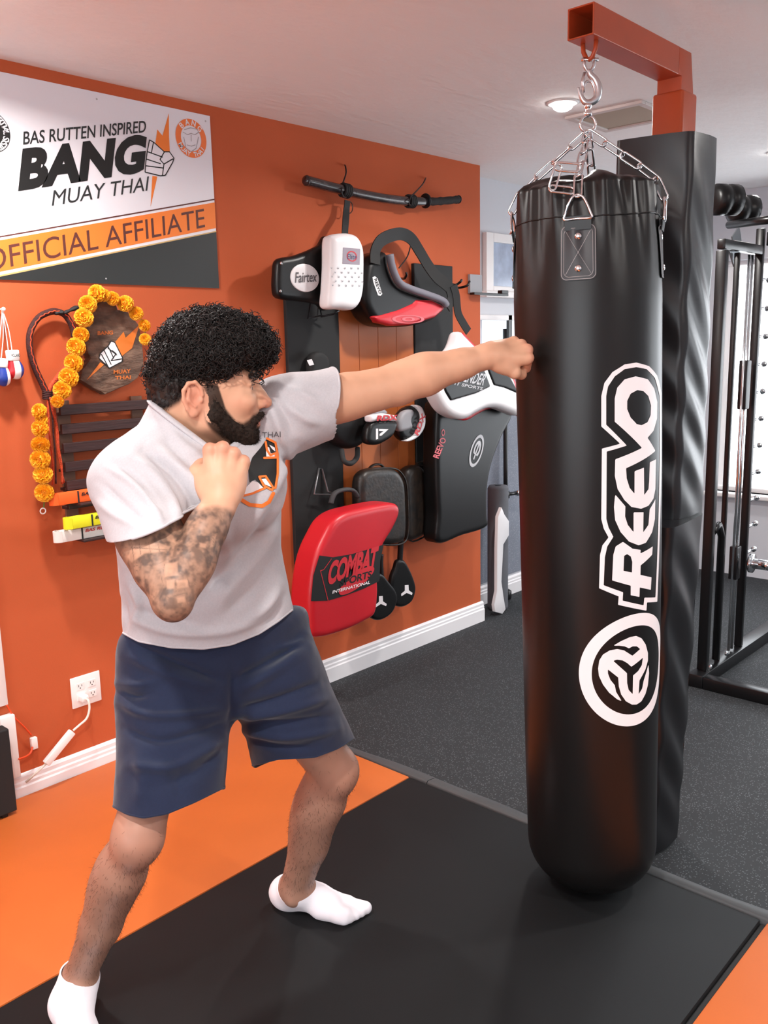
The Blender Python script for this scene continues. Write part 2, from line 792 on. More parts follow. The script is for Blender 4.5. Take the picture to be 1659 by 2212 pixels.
# ------------------------------------------------------------------ the setting
ORANGE_WALL = M('orange_wall_paint', (0.55, 0.112, 0.038, 1), 0.7, spec=0.25, bump=(140, 0.12, 0.002), var=(3.0, 0.06))
GREY_WALL = M('pale_wall_paint', srgb(214, 216, 222), 0.6, bump=(140, 0.08, 0.002))
CEIL_MAT = M('ceiling_paint', srgb(246, 244, 243), 0.85, bump=(9, 0.25, 0.02, 6.0), stretch=(1, 3, 1))
TRIM = M('trim_white', srgb(240, 238, 240), 0.35)


def speckled(name, base, dots):
    m = M(name, base, 0.8, bump=(260, 0.35, 0.0015))
    nt = m.node_tree
    b = nt.nodes['Principled BSDF']
    tc = nt.nodes.new('ShaderNodeTexCoord')
    vo = nt.nodes.new('ShaderNodeTexVoronoi')
    vo.inputs['Scale'].default_value = 190
    nt.links.new(tc.outputs['Object'], vo.inputs['Vector'])
    sep = nt.nodes.new('ShaderNodeSeparateColor')
    nt.links.new(vo.outputs['Color'], sep.inputs[0])
    gt = nt.nodes.new('ShaderNodeMath')
    gt.operation = 'GREATER_THAN'
    gt.inputs[1].default_value = 0.66
    nt.links.new(sep.outputs[0], gt.inputs[0])
    lt = nt.nodes.new('ShaderNodeMath')
    lt.operation = 'LESS_THAN'
    lt.inputs[1].default_value = 0.36
    nt.links.new(vo.outputs['Distance'], lt.inputs[0])
    mu = nt.nodes.new('ShaderNodeMath')
    mu.operation = 'MULTIPLY'
    nt.links.new(gt.outputs[0], mu.inputs[0])
    nt.links.new(lt.outputs[0], mu.inputs[1])
    no = nt.nodes.new('ShaderNodeTexNoise')
    no.inputs['Scale'].default_value = 3.5
    no.inputs['Detail'].default_value = 6
    nt.links.new(tc.outputs['Object'], no.inputs['Vector'])
    mx0 = nt.nodes.new('ShaderNodeMix')
    mx0.data_type = 'RGBA'
    mx0.inputs[6].default_value = base
    mx0.inputs[7].default_value = tuple(c * 1.7 for c in base[:3]) + (1,)
    nt.links.new(no.outputs['Fac'], mx0.inputs['Factor'])
    mx = nt.nodes.new('ShaderNodeMix')
    mx.data_type = 'RGBA'
    mx.inputs[7].default_value = dots
    nt.links.new(mx0.outputs[2], mx.inputs[6])
    nt.links.new(mu.outputs[0], mx.inputs['Factor'])
    nt.links.new(mx.outputs[2], b.inputs['Base Color'])
    return m


RUBBER = speckled('speckled_rubber', srgb(30, 33, 36), srgb(92, 96, 100))


def struct(name, vf, m, parent=None, **k):
    o = obj(name, vf[0], vf[1], m, parent, **k)
    if parent is None:
        o['kind'] = 'structure'
    return o


XC = 3.895          # where the orange wall ends
YA = 0.187          # plane of the pale wall behind its corner
XF = 5.75           # far wall
struct('floor', box((-3.2, -6.0, -0.1), (7.0, 0.6, 0.0)), RUBBER)
struct('ceiling', box((-3.2, -6.0, CEIL), (XF + 0.3, 0.6, CEIL + 0.1)), CEIL_MAT)
struct('wall_back', box((-3.2, 0.0, 0.0), (XC, 0.5, CEIL)), ORANGE_WALL)
struct('wall_alcove', box((XC, YA, 0.0), (XF, YA + 0.3, CEIL)), GREY_WALL)
struct('wall_front', box((-3.2, -6.1, 0.0), (XF + 0.25, -6.0, CEIL)), GREY_WALL)
LY0, LY1, LZ0, LZ1 = -4.9, -1.0, 0.70, 2.12
struct('wall_left', join(box((-3.45, -6.0, 0.0), (-3.2, 0.5, LZ0)), box((-3.45, -6.0, LZ1), (-3.2, 0.5, CEIL)),
                         box((-3.45, LY1, LZ0), (-3.2, 0.5, LZ1)), box((-3.45, -6.0, LZ0), (-3.2, LY0, LZ1))), GREY_WALL)
# far wall with a wide window opening behind the rack
WY0, WY1, WZ0, WZ1 = -5.2, -0.55, 0.55, 2.02
far = join(box((XF, -6.0, 0.0), (XF + 0.25, 0.6, WZ0)), box((XF, -6.0, WZ1), (XF + 0.25, 0.6, CEIL)),
           box((XF, WY1, WZ0), (XF + 0.25, 0.6, WZ1)), box((XF, -6.0, WZ0), (XF + 0.25, WY0, WZ1)))
struct('wall_right', far, GREY_WALL)
w1 = thing('window_1', 'white framed window in the far wall behind the black exercise rack', 'window', (XF, (WY0 + WY1) / 2, WZ0))
w1['kind'] = 'structure'
del w1['category']
for y in np.linspace(WY0, WY1, 6):
    obj('window_mullion', *box((XF + 0.06, y - 0.035, WZ0), (XF + 0.13, y + 0.035, WZ1), 0.006), WHITE_PAINT, w1)
for z in (WZ0, WZ1):
    obj('window_rail', *box((XF + 0.05, WY0, z - 0.03), (XF + 0.14, WY1, z + 0.03), 0.006), WHITE_PAINT, w1)
obj('window_sill', *box((XF - 0.06, WY0 - 0.05, WZ0 - 0.03), (XF + 0.06, WY1 + 0.05, WZ0), 0.008), WHITE_PAINT, w1)
w0 = thing('window_4', 'white framed window in the left wall out of view', 'window', (-3.3, (LY0 + LY1) / 2, LZ0))
w0['kind'] = 'structure'
del w0['category']
for y in np.linspace(LY0, LY1, 4):
    obj('window_mullion', *box((-3.36, y - 0.03, LZ0), (-3.30, y + 0.03, LZ1), 0.006), WHITE_PAINT, w0)


def portal(x, y0, y1, z0, z1, sgn):
    la = bpy.data.lights.new('window_portal', 'AREA')
    la.shape = 'RECTANGLE'
    la.size = z1 - z0
    la.size_y = y1 - y0
    la.cycles.is_portal = True
    lo = bpy.data.objects.new('window_portal', la)
    COL.objects.link(lo)
    lo.location = (x, (y0 + y1) / 2, (z0 + z1) / 2)
    lo.rotation_euler = (0, math.radians(-90 * sgn), 0)


portal(-3.21, LY0, LY1, LZ0, LZ1, 1)
portal(XF - 0.01, WY0, WY1, WZ0, WZ1, -1)
GLASS = bpy.data.materials.new('window_glass')
GLASS.use_nodes = True
_n = GLASS.node_tree
_n.nodes.remove(_n.nodes['Principled BSDF'])
_t = _n.nodes.new('ShaderNodeBsdfTransparent')
_g = _n.nodes.new('ShaderNodeBsdfGlossy')
_g.inputs['Roughness'].default_value = 0.02
_x = _n.nodes.new('ShaderNodeMixShader')
_x.inputs[0].default_value = 0.06
_n.links.new(_t.outputs[0], _x.inputs[1])
_n.links.new(_g.outputs[0], _x.inputs[2])
_n.links.new(_x.outputs[0], _n.nodes['Material Output'].inputs['Surface'])
_ys = np.linspace(WY0, WY1, 6)
for a, b in zip(_ys[:-1], _ys[1:]):
    obj('window_pane', *box((XF + 0.09, a + 0.035, WZ0 + 0.03), (XF + 0.096, b - 0.035, WZ1 - 0.03)), GLASS, w1)


def baseboard(name, x0, x1, y, label=None):
    prof = [(0, 0), (0.017, 0), (0.017, 0.068), (0.0135, 0.074), (0.0135, 0.084), (0.010, 0.090), (0.010, 0.104), (0.004, 0.112), (0, 0.114)]
    V, F = [], []
    n = len(prof)
    for x in (x0, x1):
        for d, z in prof:
            V.append((x, y - d, z))
    for k in range(n):
        l = (k + 1) % n
        F.append((k, l, n + l, n + k))
    F.append(tuple(range(n - 1, -1, -1)))
    F.append(tuple(range(n, 2 * n)))
    return struct(name, (V, F), TRIM)


baseboard('baseboard_back', -3.2, XC + 0.017, 0.0)
baseboard('baseboard_alcove', XC + 0.02, XF, YA)

# ------------------------------------------------------------------ ceiling lights
LAMP_ON = glow('lamp_disc', (1.0, 0.97, 0.94, 1), 20.0)
_pot_labels = ['recessed ceiling light above the orange wall near the banner', 'small round recessed ceiling light glowing behind the hanging hook',
               'recessed ceiling light over the near end of the mats', 'recessed ceiling light on the far side of the padded post',
               'recessed ceiling light over the near side of the room', 'recessed ceiling light in front of the far window wall',
               'added unseen recessed light in the left part of the room by the orange wall', 'added unseen recessed light in the near left corner of the room']
for (x, y, e), lb in zip(POTS, _pot_labels):
    t = thing('ceiling_light', lb, 'light', (x, y, CEIL), 'recessed ceiling lights')
    ring = lathe([(0.062, 0.0), (0.062, -0.004), (0.050, -0.007), (0.046, -0.003), (0.046, 0.0)], 40, (x, y, CEIL))
    obj('trim_ring', *ring, WHITE_PLASTIC, t, smooth=True)
    obj('lens', *lathe([(0.042, -0.0005), (0.041, -0.010), (0.034, -0.022), (0.020, -0.030), (0.004, -0.033)], 40, (x, y, CEIL)), LAMP_ON, t)
    la = bpy.data.lights.new('lamp_light', 'AREA')
    la.shape = 'DISK'
    la.size = 0.13
    la.energy = e
    la.color = POT_COLOUR
    la.spread = math.radians(165)
    lo = bpy.data.objects.new('lamp_light', la)
    COL.objects.link(lo)
    lo.parent = t
    lo.location = (0, 0, -0.036)
# square ceiling hatch beyond the beam
c = onZ(1345, 250, CEIL)
HATCH = M('hatch_grey_beige', srgb(176, 160, 140), 0.7)
t = thing('ceiling_vent', 'square beige ceiling vent cover beside the orange steel post', 'vent', c)
obj('frame', *join(box((c[0] - 0.17, c[1] - 0.17, CEIL - 0.012), (c[0] - 0.14, c[1] + 0.17, CEIL), 0.003), box((c[0] + 0.14, c[1] - 0.17, CEIL - 0.012), (c[0] + 0.17, c[1] + 0.17, CEIL), 0.003),
                   box((c[0] - 0.14, c[1] - 0.17, CEIL - 0.012), (c[0] + 0.14, c[1] - 0.14, CEIL), 0.003), box((c[0] - 0.14, c[1] + 0.14, CEIL - 0.012), (c[0] + 0.14, c[1] + 0.17, CEIL), 0.003)), M('vent_frame', srgb(214, 204, 200), 0.6), t)
obj('panel', *box((c[0] - 0.14, c[1] - 0.14, CEIL - 0.006), (c[0] + 0.14, c[1] + 0.14, CEIL), 0.002), HATCH, t)

# ------------------------------------------------------------------ mats
MATZ = 0.04
MAT_ORANGE = M('orange_mat_vinyl', (0.58, 0.135, 0.026, 1), 0.55, spec=0.3, bump=(420, 0.12, 0.0006), var=(5, 0.05))
MAT_BLACK = M('black_mat_vinyl', srgb(15, 17, 19), 0.66, spec=0.3, bump=(420, 0.16, 0.0006), var=(4, 0.15))
MX1 = 2.185
Y1, Y2 = -0.948, -2.164


def mat_tile(name, lo, hi, m, lb, grp=None):
    o = obj(name, *box((lo[0], lo[1], 0.0005), (hi[0], hi[1], MATZ), 0.006, 2), m, None, auto=40)
    return tag(o, lb, 'mat', grp)


mat_tile('floor_mat', (-2.6, Y1 + 0.001, 0), (MX1, -0.019, 0), MAT_ORANGE, 'orange floor mat lying along the orange wall behind the man')
bmat = mat_tile('floor_mat', (-2.6, Y2 + 0.001, 0), (MX1, Y1 - 0.001, 0), MAT_BLACK, 'black floor mat under the man and the hanging bag')
mat_tile('floor_mat', (-2.6, -3.37, 0), (MX1, Y2 - 0.016, 0), MAT_ORANGE, 'orange floor mat at the bottom right corner nearest the camera')
obj_gap = obj('floor_mat', *box((-2.6, Y2 - 0.015, 0.0005), (MX1, Y2, MATZ - 0.012), 0.003), BLACK_MATTE, None)
tag(obj_gap, 'narrow black joint strip between the black mat and the near orange mat', 'mat')
# sloped rubber edging along the end of the mats
EDGE = M('grey_edging_rubber', srgb(70, 72, 74), 0.55, bump=(60, 0.1, 0.002))
prof = [(0.001, 0.0005), (0.001, MATZ - 0.002), (0.008, MATZ + 0.004), (0.03, MATZ), (0.06, MATZ * 0.55), (0.078, 0.006), (0.08, 0.0005)]
for ya, yb, lb in ((-0.02, -1.02, 'grey sloped rubber edging at the wall end of the mats'), (-1.023, -3.37, 'long grey sloped rubber edging running past the foot of the post')):
    V, F = [], []
    n = len(prof)
    ys = np.linspace(ya, yb, 30)
    for i, y in enumerate(ys):
        wob = 0.008 * math.sin(y * 5.2 + 1.0) + 0.004 * math.sin(y * 13)
        for d, z in prof:
            V.append((MX1 + 0.004 + d + (wob + 0.008 if d > 0.02 else 0), y, z))
    for i in range(len(ys) - 1):
        for k in range(n - 1):
            F.append((i * n + k, i * n + k + 1, i * n + n + k + 1, i * n + n + k))
        F.append((i * n + n - 1, i * n, i * n + n, i * n + 2 * n - 1))
    F.append(tuple(range(n)))
    F.append(tuple(reversed(range((len(ys) - 1) * n, len(ys) * n))))
    tag(obj('mat_edging', V, F, EDGE, None, auto=50), lb, 'edging', 'mat edging strips')
# ------------------------------------------------------------------ hanging bag
BT, BB = np.array([2.022, -1.700, 1.896]), np.array([2.060, -1.738, 0.062])
BAX = nrm(BT - BB)
BL = np.linalg.norm(BT - BB)
BR = 0.181
BX = nrm(np.cross(np.array([0, 0, 1.0]), cF))      # a horizontal reference direction
BX = nrm(BX - BAX * (BX @ BAX))
BY = np.cross(BAX, BX)


def bag_rad(th, h):
    """radius over angle and height, gathered at the top and rounded at the bottom"""
    th, h = np.broadcast_arrays(np.asarray(th, float), np.asarray(h, float))
    r = BR * (1 - 0.035 * np.clip(1 - h / 0.9, 0, 1) - 0.075 * np.clip((h - (BL - 0.26)) / 0.26, 0, 1) ** 1.4)
    e = np.clip(1 - h / 0.115, 0, 1)
    r = r * np.sqrt(np.clip(1 - (e ** 2.2) * 0.62, 0.05, 1))
    g = np.clip((h - (BL - 0.24)) / 0.24, 0, 1) ** 1.5
    r = r + g * (0.006 * np.sin(9 * th + 0.5 + 3 * h) + 0.0035 * np.sin(17 * th + 1.3 - 8 * h) + 0.003 * np.sin(29 * th + 14 * h))
    r = r + 0.0015 * np.sin(3 * th + 2) * np.sin(5 * h)
    return r


def bag_map(th, h, lift=0.0):
    r = bag_rad(th, h) + lift
    return BB + np.outer(h, BAX) + (r * np.cos(th))[:, None] * BX + (r * np.sin(th))[:, None] * BY


def bag_hit(px, py):
    """angle and height where a sight line meets the bag"""
    d = ray(px, py)
    o = CPOS - BB
    dx, dy, dz = d @ BX, d @ BY, d @ BAX
    ox, oy, oz = o @ BX, o @ BY, o @ BAX
    R = BR * 0.985
    a, b, c = dx * dx + dy * dy, ox * dx + oy * dy, ox * ox + oy * oy - R * R
    disc = max(b * b - a * c, 0)
    t = (-b - math.sqrt(disc)) / a
    x, y = ox + t * dx, oy + t * dy
    return math.atan2(y, x), oz + t * dz


bag = thing('heavy_bag', 'long black vinyl hanging punching bag with white lettering', 'punching bag', BB - np.array([0, 0, 0.022]))
BAGM = M('bag_vinyl', srgb(15, 14, 14), 0.35, spec=0.42, bump=(130, 0.05, 0.001))
ths = np.linspace(0, 2 * math.pi, 144, endpoint=False)
hs = np.concatenate([np.linspace(0.0, 0.13, 16), np.linspace(0.16, BL - 0.26, 24), np.linspace(BL - 0.25, BL, 40)])
V, F = [], []
for h in hs:
    V.append(bag_map(ths, np.full(144, h)))
V = np.vstack(V)
for i in range(len(hs) - 1):
    for k in range(144):
        l = (k + 1) % 144
        F.append((i * 144 + k, i * 144 + l, i * 144 + 144 + l, i * 144 + 144 + k))
F.append(tuple(range(143, -1, -1)))
obj('cover', V, F, BAGM, bag, smooth=True)
# gathered top closing: flap folding in over the filling
V, F = [], []
rings = [(1.0, 0.0), (0.995, 0.006), (0.93, 0.012), (0.75, 0.020), (0.5, 0.026), (0.25, 0.028), (0.04, 0.027)]
for f_, dz in rings:
    r = bag_rad(ths, BL) * f_
    w = dz * (1 + 0.35 * np.sin(4 * ths + 1.0) + 0.2 * np.sin(9 * ths)) * (1 if f_ < 0.95 else 1)
    V.append(BB + np.outer(BL + w, BAX) + (r * np.cos(ths))[:, None] * BX + (r * np.sin(ths))[:, None] * BY)
V = np.vstack(V)
for i in range(len(rings) - 1):
    for k in range(144):
        l = (k + 1) % 144
        F.append((i * 144 + k, i * 144 + l, i * 144 + 144 + l, i * 144 + 144 + k))
F.append(tuple((len(rings) - 1) * 144 + k for k in range(144)))
obj('top_flap', V, F, BAGM, bag, smooth=True)
# seam below the rim
th = np.linspace(0, 2 * math.pi, 145)[:-1]
obj('rim_seam', *tube(bag_map(th, BL - 0.072 + 0.004 * np.sin(3 * th), 0.0012), 0.0016, 6, closed=True), BAGM, bag, smooth=True)

# printed lettering and emblem, traced as outlines laid on the curved cover
Z4 = lambda L: [bag_hit(1270 + x / 3.883, 760 + y / 3.883) for x, y in L]
OUTA = Z4([(395, 90), (300, 105), (200, 170), (135, 260), (110, 370), (110, 625), (265, 770), (115, 810), (110, 1400), (130, 1480), (170, 1555), (120, 1620), (100, 1700), (92, 1980), (255, 2050), (250, 2120), (485, 2170), (490, 2100), (572, 2095), (590, 1500), (604, 900), (606, 350), (570, 200), (500, 120)])
OUTB = Z4([(395, 128), (300, 145), (220, 205), (165, 290), (150, 370), (150, 610), (320, 785), (155, 835), (152, 1400), (170, 1470), (210, 1550), (160, 1630), (140, 1720), (130, 1955), (292, 2015), (288, 2085), (462, 2125), (468, 2060), (557, 2058), (577, 1500), (590, 900), (590, 370), (550, 220), (480, 145)])
LET1 = Z4([(390, 205), (300, 230), (240, 300), (220, 390), (220, 585), (445, 805), (225, 900), (222, 1040), (245, 1150), (300, 1240), (360, 1300), (440, 1315), (500, 1290), (540, 1230), (555, 1150), (560, 900), (510, 925), (505, 1080), (500, 1150), (465, 1200), (462, 970), (385, 1000), (385, 1190), (345, 1140), (320, 1060), (315, 975), (555, 830), (490, 720), (540, 660), (568, 560), (570, 420), (545, 310), (490, 230)])
HOL1 = Z4([(405, 320), (350, 350), (322, 410), (322, 480), (350, 550), (400, 605), (440, 615), (490, 590), (515, 530), (518, 450), (495, 370), (455, 330)])
LET2 = Z4([(225, 1195), (310, 1295), (308, 1380), (330, 1450), (378, 1512), (378, 1345), (460, 1345), (458, 1512), (500, 1450), (510, 1320), (555, 1235), (552, 1400), (530, 1510), (480, 1600), (420, 1622), (340, 1590), (270, 1510), (225, 1410), (215, 1300)])
LET3 = Z4([(290, 1592), (370, 1650), (437, 1660), (435, 1690), (535, 1630), (530, 1700), (437, 1790), (435, 1870), (525, 1890), (520, 1995), (430, 1975), (428, 2055), (355, 2040), (355, 1960), (200, 1915), (210, 1700), (230, 1630)])
HOL3 = Z4([(300, 1710), (325, 1695), (355, 1715), (368, 1760), (365, 1850), (295, 1835)])
Z6 = lambda L: [bag_hit(1240 + x / 6.91, 1280 + y / 6.91) for x, y in L]
EMB = Z6([(580, 790), (700, 720), (830, 662), (920, 645), (1000, 680), (1060, 770), (1095, 900), (1095, 1010), (1060, 1140), (970, 1310), (958, 1515), (1010, 1430), (1030, 1320), (1070, 1190), (1103, 1070), (1112, 1200), (1095, 1380), (1060, 1510), (1000, 1620), (930, 1668), (860, 1670), (770, 1620), (700, 1520), (665, 1400), (655, 1265), (500, 1140), (505, 1210), (540, 1300), (605, 1380), (625, 1480), (710, 1620), (640, 1590), (520, 1490), (430, 1370), (370, 1240), (358, 1130), (375, 1010), (430, 920), (530, 860), (640, 840), (740, 860), (865, 940), (980, 840), (930, 800), (870, 800), (815, 830), (750, 800), (670, 790)])
EMBH = Z6([(580, 1015), (640, 998), (720, 1010), (790, 1050), (850, 1105), (1020, 970), (1005, 1080), (950, 1170), (875, 1235), (870, 1515), (810, 1450), (788, 1350), (785, 1200)])
SC2 = np.array([BR, 1.0])       # angle to arc length
arc = lambda L: [np.array(p) * SC2 for p in L]
OUTA, OUTB, LET1, HOL1, LET2, LET3, HOL3, EMB, EMBH = map(arc, (OUTA, OUTB, LET1, HOL1, LET2, LET3, HOL3, EMB, EMBH))
bsurf = lambda u, v: bag_map(u / BR, v, 0.0007)


def bounds(*L):
    P = np.vstack([np.array(p) for p in L])
    return P.min(0) - 0.004, P.max(0) + 0.004


def word_field(u, v):
    a = np.maximum(poly_sd(u, v, OUTA), -poly_sd(u, v, OUTB))
    b = np.maximum(poly_sd(u, v, LET1), -poly_sd(u, v, HOL1))
    c_ = poly_sd(u, v, LET2)
    d = np.maximum(poly_sd(u, v, LET3), -poly_sd(u, v, HOL3))
    return np.minimum(np.minimum(a, b), np.minimum(c_, d))


lo, hi = bounds(OUTA)
obj('lettering', *decal(word_field, lo, hi, 0.0022, bsurf), WHITE_PRINT, bag, smooth=True, label='white outlined lettering printed up the side')
lf, tp, bt = (np.array(bag_hit(*q)) * SC2 for q in ((1250.5, 1443), (1366, 1327), (1355, 1570)))
er = (tp[1] - bt[1]) / 2
ec = np.array([lf[0] + (er if lf[0] < tp[0] else -er), (tp[1] + bt[1]) / 2])


def emb_field(u, v):
    q = np.hypot(u - ec[0], v - ec[1])
    ring = np.maximum(q - er, er * 0.785 - q)
    return np.minimum(ring, np.maximum(poly_sd(u, v, EMB), -poly_sd(u, v, EMBH)))


obj('emblem', *decal(emb_field, ec - er - 0.004, ec + er + 0.004, 0.0022, bsurf), WHITE_PRINT, bag, smooth=True, label='white ring emblem with curved mark')

# straps, rings and rivets: four around the rim
THREAD = M('grey_thread', srgb(168, 164, 164), 0.7)
PATCH = M('patch_vinyl', srgb(46, 46, 50), 0.4, bump=(150, 0.1, 0.0008))
th0, h0 = bag_hit(1249, 545)
LW, LH = 0.041, 0.062


def tab(thc, hc):
    top = BL - 0.004
    sf = lambda u, v, l: bag_map(thc + u / BR, v, l)
    # hanging strap from the ring down to the patch
    n = 14
    hh = np.linspace(hc + LH * 0.8, hc + LH + 0.018, n)
    lift = 0.006 + 0.006 * np.linspace(0, 1, n)
    L = bag_map(np.full(n, thc - 0.028 / BR), hh) + 0
    V, F = [], []
    for i in range(n):
        for s in (-1, 1):
            for q in (0.002, 0.0):
                V.append(bag_map(np.array([thc + s * 0.030 / BR]), np.array([hh[i]]), lift[i] + q)[0])
    for i in range(n - 1):
        a = i * 4
        F += [(a, a + 2, a + 6, a + 4), (a + 1, a + 5, a + 7, a + 3), (a, a + 4, a + 5, a + 1), (a + 2, a + 3, a + 7, a + 6)]
    F += [(0, 1, 3, 2), (n * 4 - 4, n * 4 - 2, n * 4 - 1, n * 4 - 3)]
    obj('strap', V, F, BAGM, bag, auto=40)

    def rr(u, v, w, hgt, rad):
        qx, qy = np.abs(u) - (w - rad), np.abs(v - hc) - (hgt - rad)
        return np.hypot(np.maximum(qx, 0), np.maximum(qy, 0)) + np.minimum(np.maximum(qx, qy), 0) - rad
    obj('patch', *decal(lambda u, v: rr(u, v, LW, LH, 0.014), (-LW - .002, hc - LH - .002), (LW + .002, hc + LH + .002), 0.003, lambda u, v: sf(u, v, 0.004)), PATCH, bag, smooth=True)
    st = lambda u, v: np.minimum(np.minimum(np.abs(rr(u, v, LW - .002, LH - .002, 0.013)) - 0.0007, np.abs(rr(u, v, LW - .008, LH - .008, 0.012)) - 0.0006),
                                 np.maximum(np.minimum(np.abs(v - hc - u * (LH - .010) / (LW - .010)), np.abs(v - hc + u * (LH - .010) / (LW - .010))) * 0.55 - 0.0006, rr(u, v, LW - .010, LH - .010, 0.01)))
    obj('stitching', *decal(st, (-LW, hc - LH), (LW, hc + LH), 0.0011, lambda u, v: sf(u, v, 0.0047)), THREAD, bag, smooth=True)
    for dv in (0.036, -0.036):
        p = bag_map(np.array([thc]), np.array([hc + dv]), 0.004)[0]
        no = nrm(BX * math.cos(thc) + BY * math.sin(thc))
        t1 = np.cross(no, BAX)
        obj('rivet', *lathe([(0.0085, 0), (0.008, 0.002), (0.005, 0.004), (0.001, 0.0045)], 16, p, t1, BAX, no), CHROME, bag, smooth=True)
    # steel D-ring
    cth = thc
    P = []
    hb = hc + LH + 0.012
    for u, v in ((-0.030, 0.0), (-0.028, 0.012), (-0.021, 0.030), (-0.012, 0.046), (0, 0.052), (0.012, 0.046), (0.021, 0.030), (0.028, 0.012), (0.030, 0.0), (0.0, 0.0)):
        P.append(bag_map(np.array([cth + u / BR]), np.array([hb + v]), 0.012 + 0.06 * v)[0])
    obj('d_ring', *tube(catmull(P, 4, True), 0.0032, 8, closed=True), CHROME, bag, smooth=True)
    return bag_map(np.array([cth]), np.array([hb + 0.05]), 0.015)[0]


tops = [tab(th0, h0), tab(th0 + math.pi / 2, h0), tab(th0 + math.pi, h0), tab(th0 - math.pi / 2, h0)]


def link_mesh(L, w, r):
    """one straight chain link along z"""
    P = []
    a = L / 2 - w / 2
    for k in range(9):
        t = math.pi * k / 8
        P.append((w / 2 * math.cos(t), 0, a + w / 2 * math.sin(t)))
    for k in range(9):
        t = math.pi + math.pi * k / 8
        P.append((w / 2 * math.cos(t), 0, -a + w / 2 * math.sin(t)))
    return tube(P, r, 7, closed=True)


LINK = mesh_data('chain_link', *link_mesh(0.058, 0.0175, 0.0027), CHROME, True)
LINKS = mesh_data('chain_link_small', *link_mesh(0.030, 0.017, 0.0028), CHROME, True)


def chain(path, me, pitch, name='chain_link'):
    """links along a polyline, every second one turned a quarter"""
    P = np.asarray(path, float)
    seg = np.linalg.norm(np.diff(P, axis=0), axis=1)
    s = np.concatenate([[0], np.cumsum(seg)])
    n = max(1, int(round(s[-1] / pitch)))
    at = lambda q: np.array([np.interp(q, s, P[:, i]) for i in range(3)])
    for i in range(n):
        a, b = at(s[-1] * i / n), at(s[-1] * (i + 1) / n)
        d = nrm(b - a)
        sd = nrm(np.cross(d, cF))
        ot = np.cross(d, sd)
        if i % 2:
            sd, ot = nrm(sd * 0.45 + ot * 0.9), nrm(ot * 0.45 - sd * 0.9)
        else:
            sd, ot = nrm(sd * 0.95 + ot * 0.3), nrm(ot * 0.95 - sd * 0.3)
        share(name, me, frame((a + b) / 2, sd, ot, d), bag)


HOOKX, HOOKY = 2.022, -1.700
hook_at = np.array([HOOKX, HOOKY, 0])
ringz = 2.055
RC = np.array([HOOKX, HOOKY, ringz])
ringP = [RC + 0.0185 * (math.cos(t) * cR + math.sin(t) * np.array([0, 0, 1.0])) for t in np.linspace(0, 2 * math.pi, 25)[:-1]]
obj('gather_ring', *tube(ringP, 0.0035, 8, closed=True), CHROME, bag, smooth=True)
rb = RC - np.array([0, 0, 0.0185])
for i, tpos in enumerate(tops):
    mid = rb * 0.45 + tpos * 0.55 + np.array([0, 0, -0.006])
    # the chain bends over the rim before it drops to its ring
    out = tpos - BT - BAX * ((tpos - BT) @ BAX)
    rim = BT + nrm(out) * (BR * 0.88) + np.array([0, 0, 0.022])
    chain([rb, rim, tpos], LINK, 0.0485)
# a spare end of the front chain folded back over the rim
sp = bag_map(np.array([th0 - 0.05]), np.array([BL - 0.01]), 0.010)[0] + np.array([0, 0, -0.008])
chain([sp, sp - cR * 0.055 + np.array([0, 0, 0.006])], LINK, 0.05)
chain([sp - cR * 0.05 + np.array([0, 0, 0.004]), sp - cR * 0.035 + np.array([0, 0, 0.055])], LINK, 0.05)
chain([sp - cR * 0.035 + np.array([0, 0, 0.053]), sp + cR * 0.004 + np.array([0, 0, 0.05])], LINK, 0.05)
# swivel between ring and hook
obj('swivel', *join(lathe([(0.005, 0.0), (0.0095, 0.002), (0.0095, 0.010), (0.006, 0.013), (0.006, 0.018), (0.009, 0.021), (0.009, 0.027), (0.005, 0.031)], 16, RC + np.array([0, 0, 0.017]))), CHROME, bag, smooth=True)
sw = RC + np.array([0, 0, 0.047])
shP = [sw + a * cR + np.array([0, 0, b]) for a, b in ((-0.004, 0.0), (-0.013, 0.008), (-0.0145, 0.03), (-0.008, 0.046), (0, 0.05), (0.008, 0.046), (0.0145, 0.03), (0.013, 0.008), (0.004, 0.0))]
obj('shackle', *tube(catmull(shP, 4), 0.003, 8), CHROME, bag, smooth=True)

# ------------------------------------------------------------------ steel stand with padded post
ORANGE_STEEL = M('orange_enamel', (0.52, 0.085, 0.026, 1), 0.38, bump=(200, 0.1, 0.0008), var=(6, 0.12))
stand = thing('bag_stand', 'orange steel bag stand arm with black padded post', 'stand', (2.49, -1.68, 0))
BZ0, BZ1 = 2.238, 2.308
by0, by1 = -1.737, -1.667


def hollow(x0, x1, y0, y1, z0, z1, w):
    V = []
    for x in (x0, x1):
        for d in (0, w):
            V += [(x, y0 + d, z0 + d), (x, y1 - d, z0 + d), (x, y1 - d, z1 - d), (x, y0 + d, z1 - d)]
    F = []
    for k in range(4):
        l = (k + 1) % 4
        F.append((k, k + 8, l + 8, l))
        F.append((4 + k, 4 + l, 12 + l, 12 + k))
        F.append((k, l, 4 + l, 4 + k))
        F.append((8 + k, 12 + k, 12 + l, 8 + l))
    return V, F


BX0 = 1.975
arm = obj('arm_tube', *hollow(BX0, 2.43, by0, by1, BZ0, BZ1, 0.004), ORANGE_STEEL, stand)
bv = arm.modifiers.new('round', 'BEVEL')
bv.width = 0.004
bv.segments = 2
bv.limit_method = 'ANGLE'
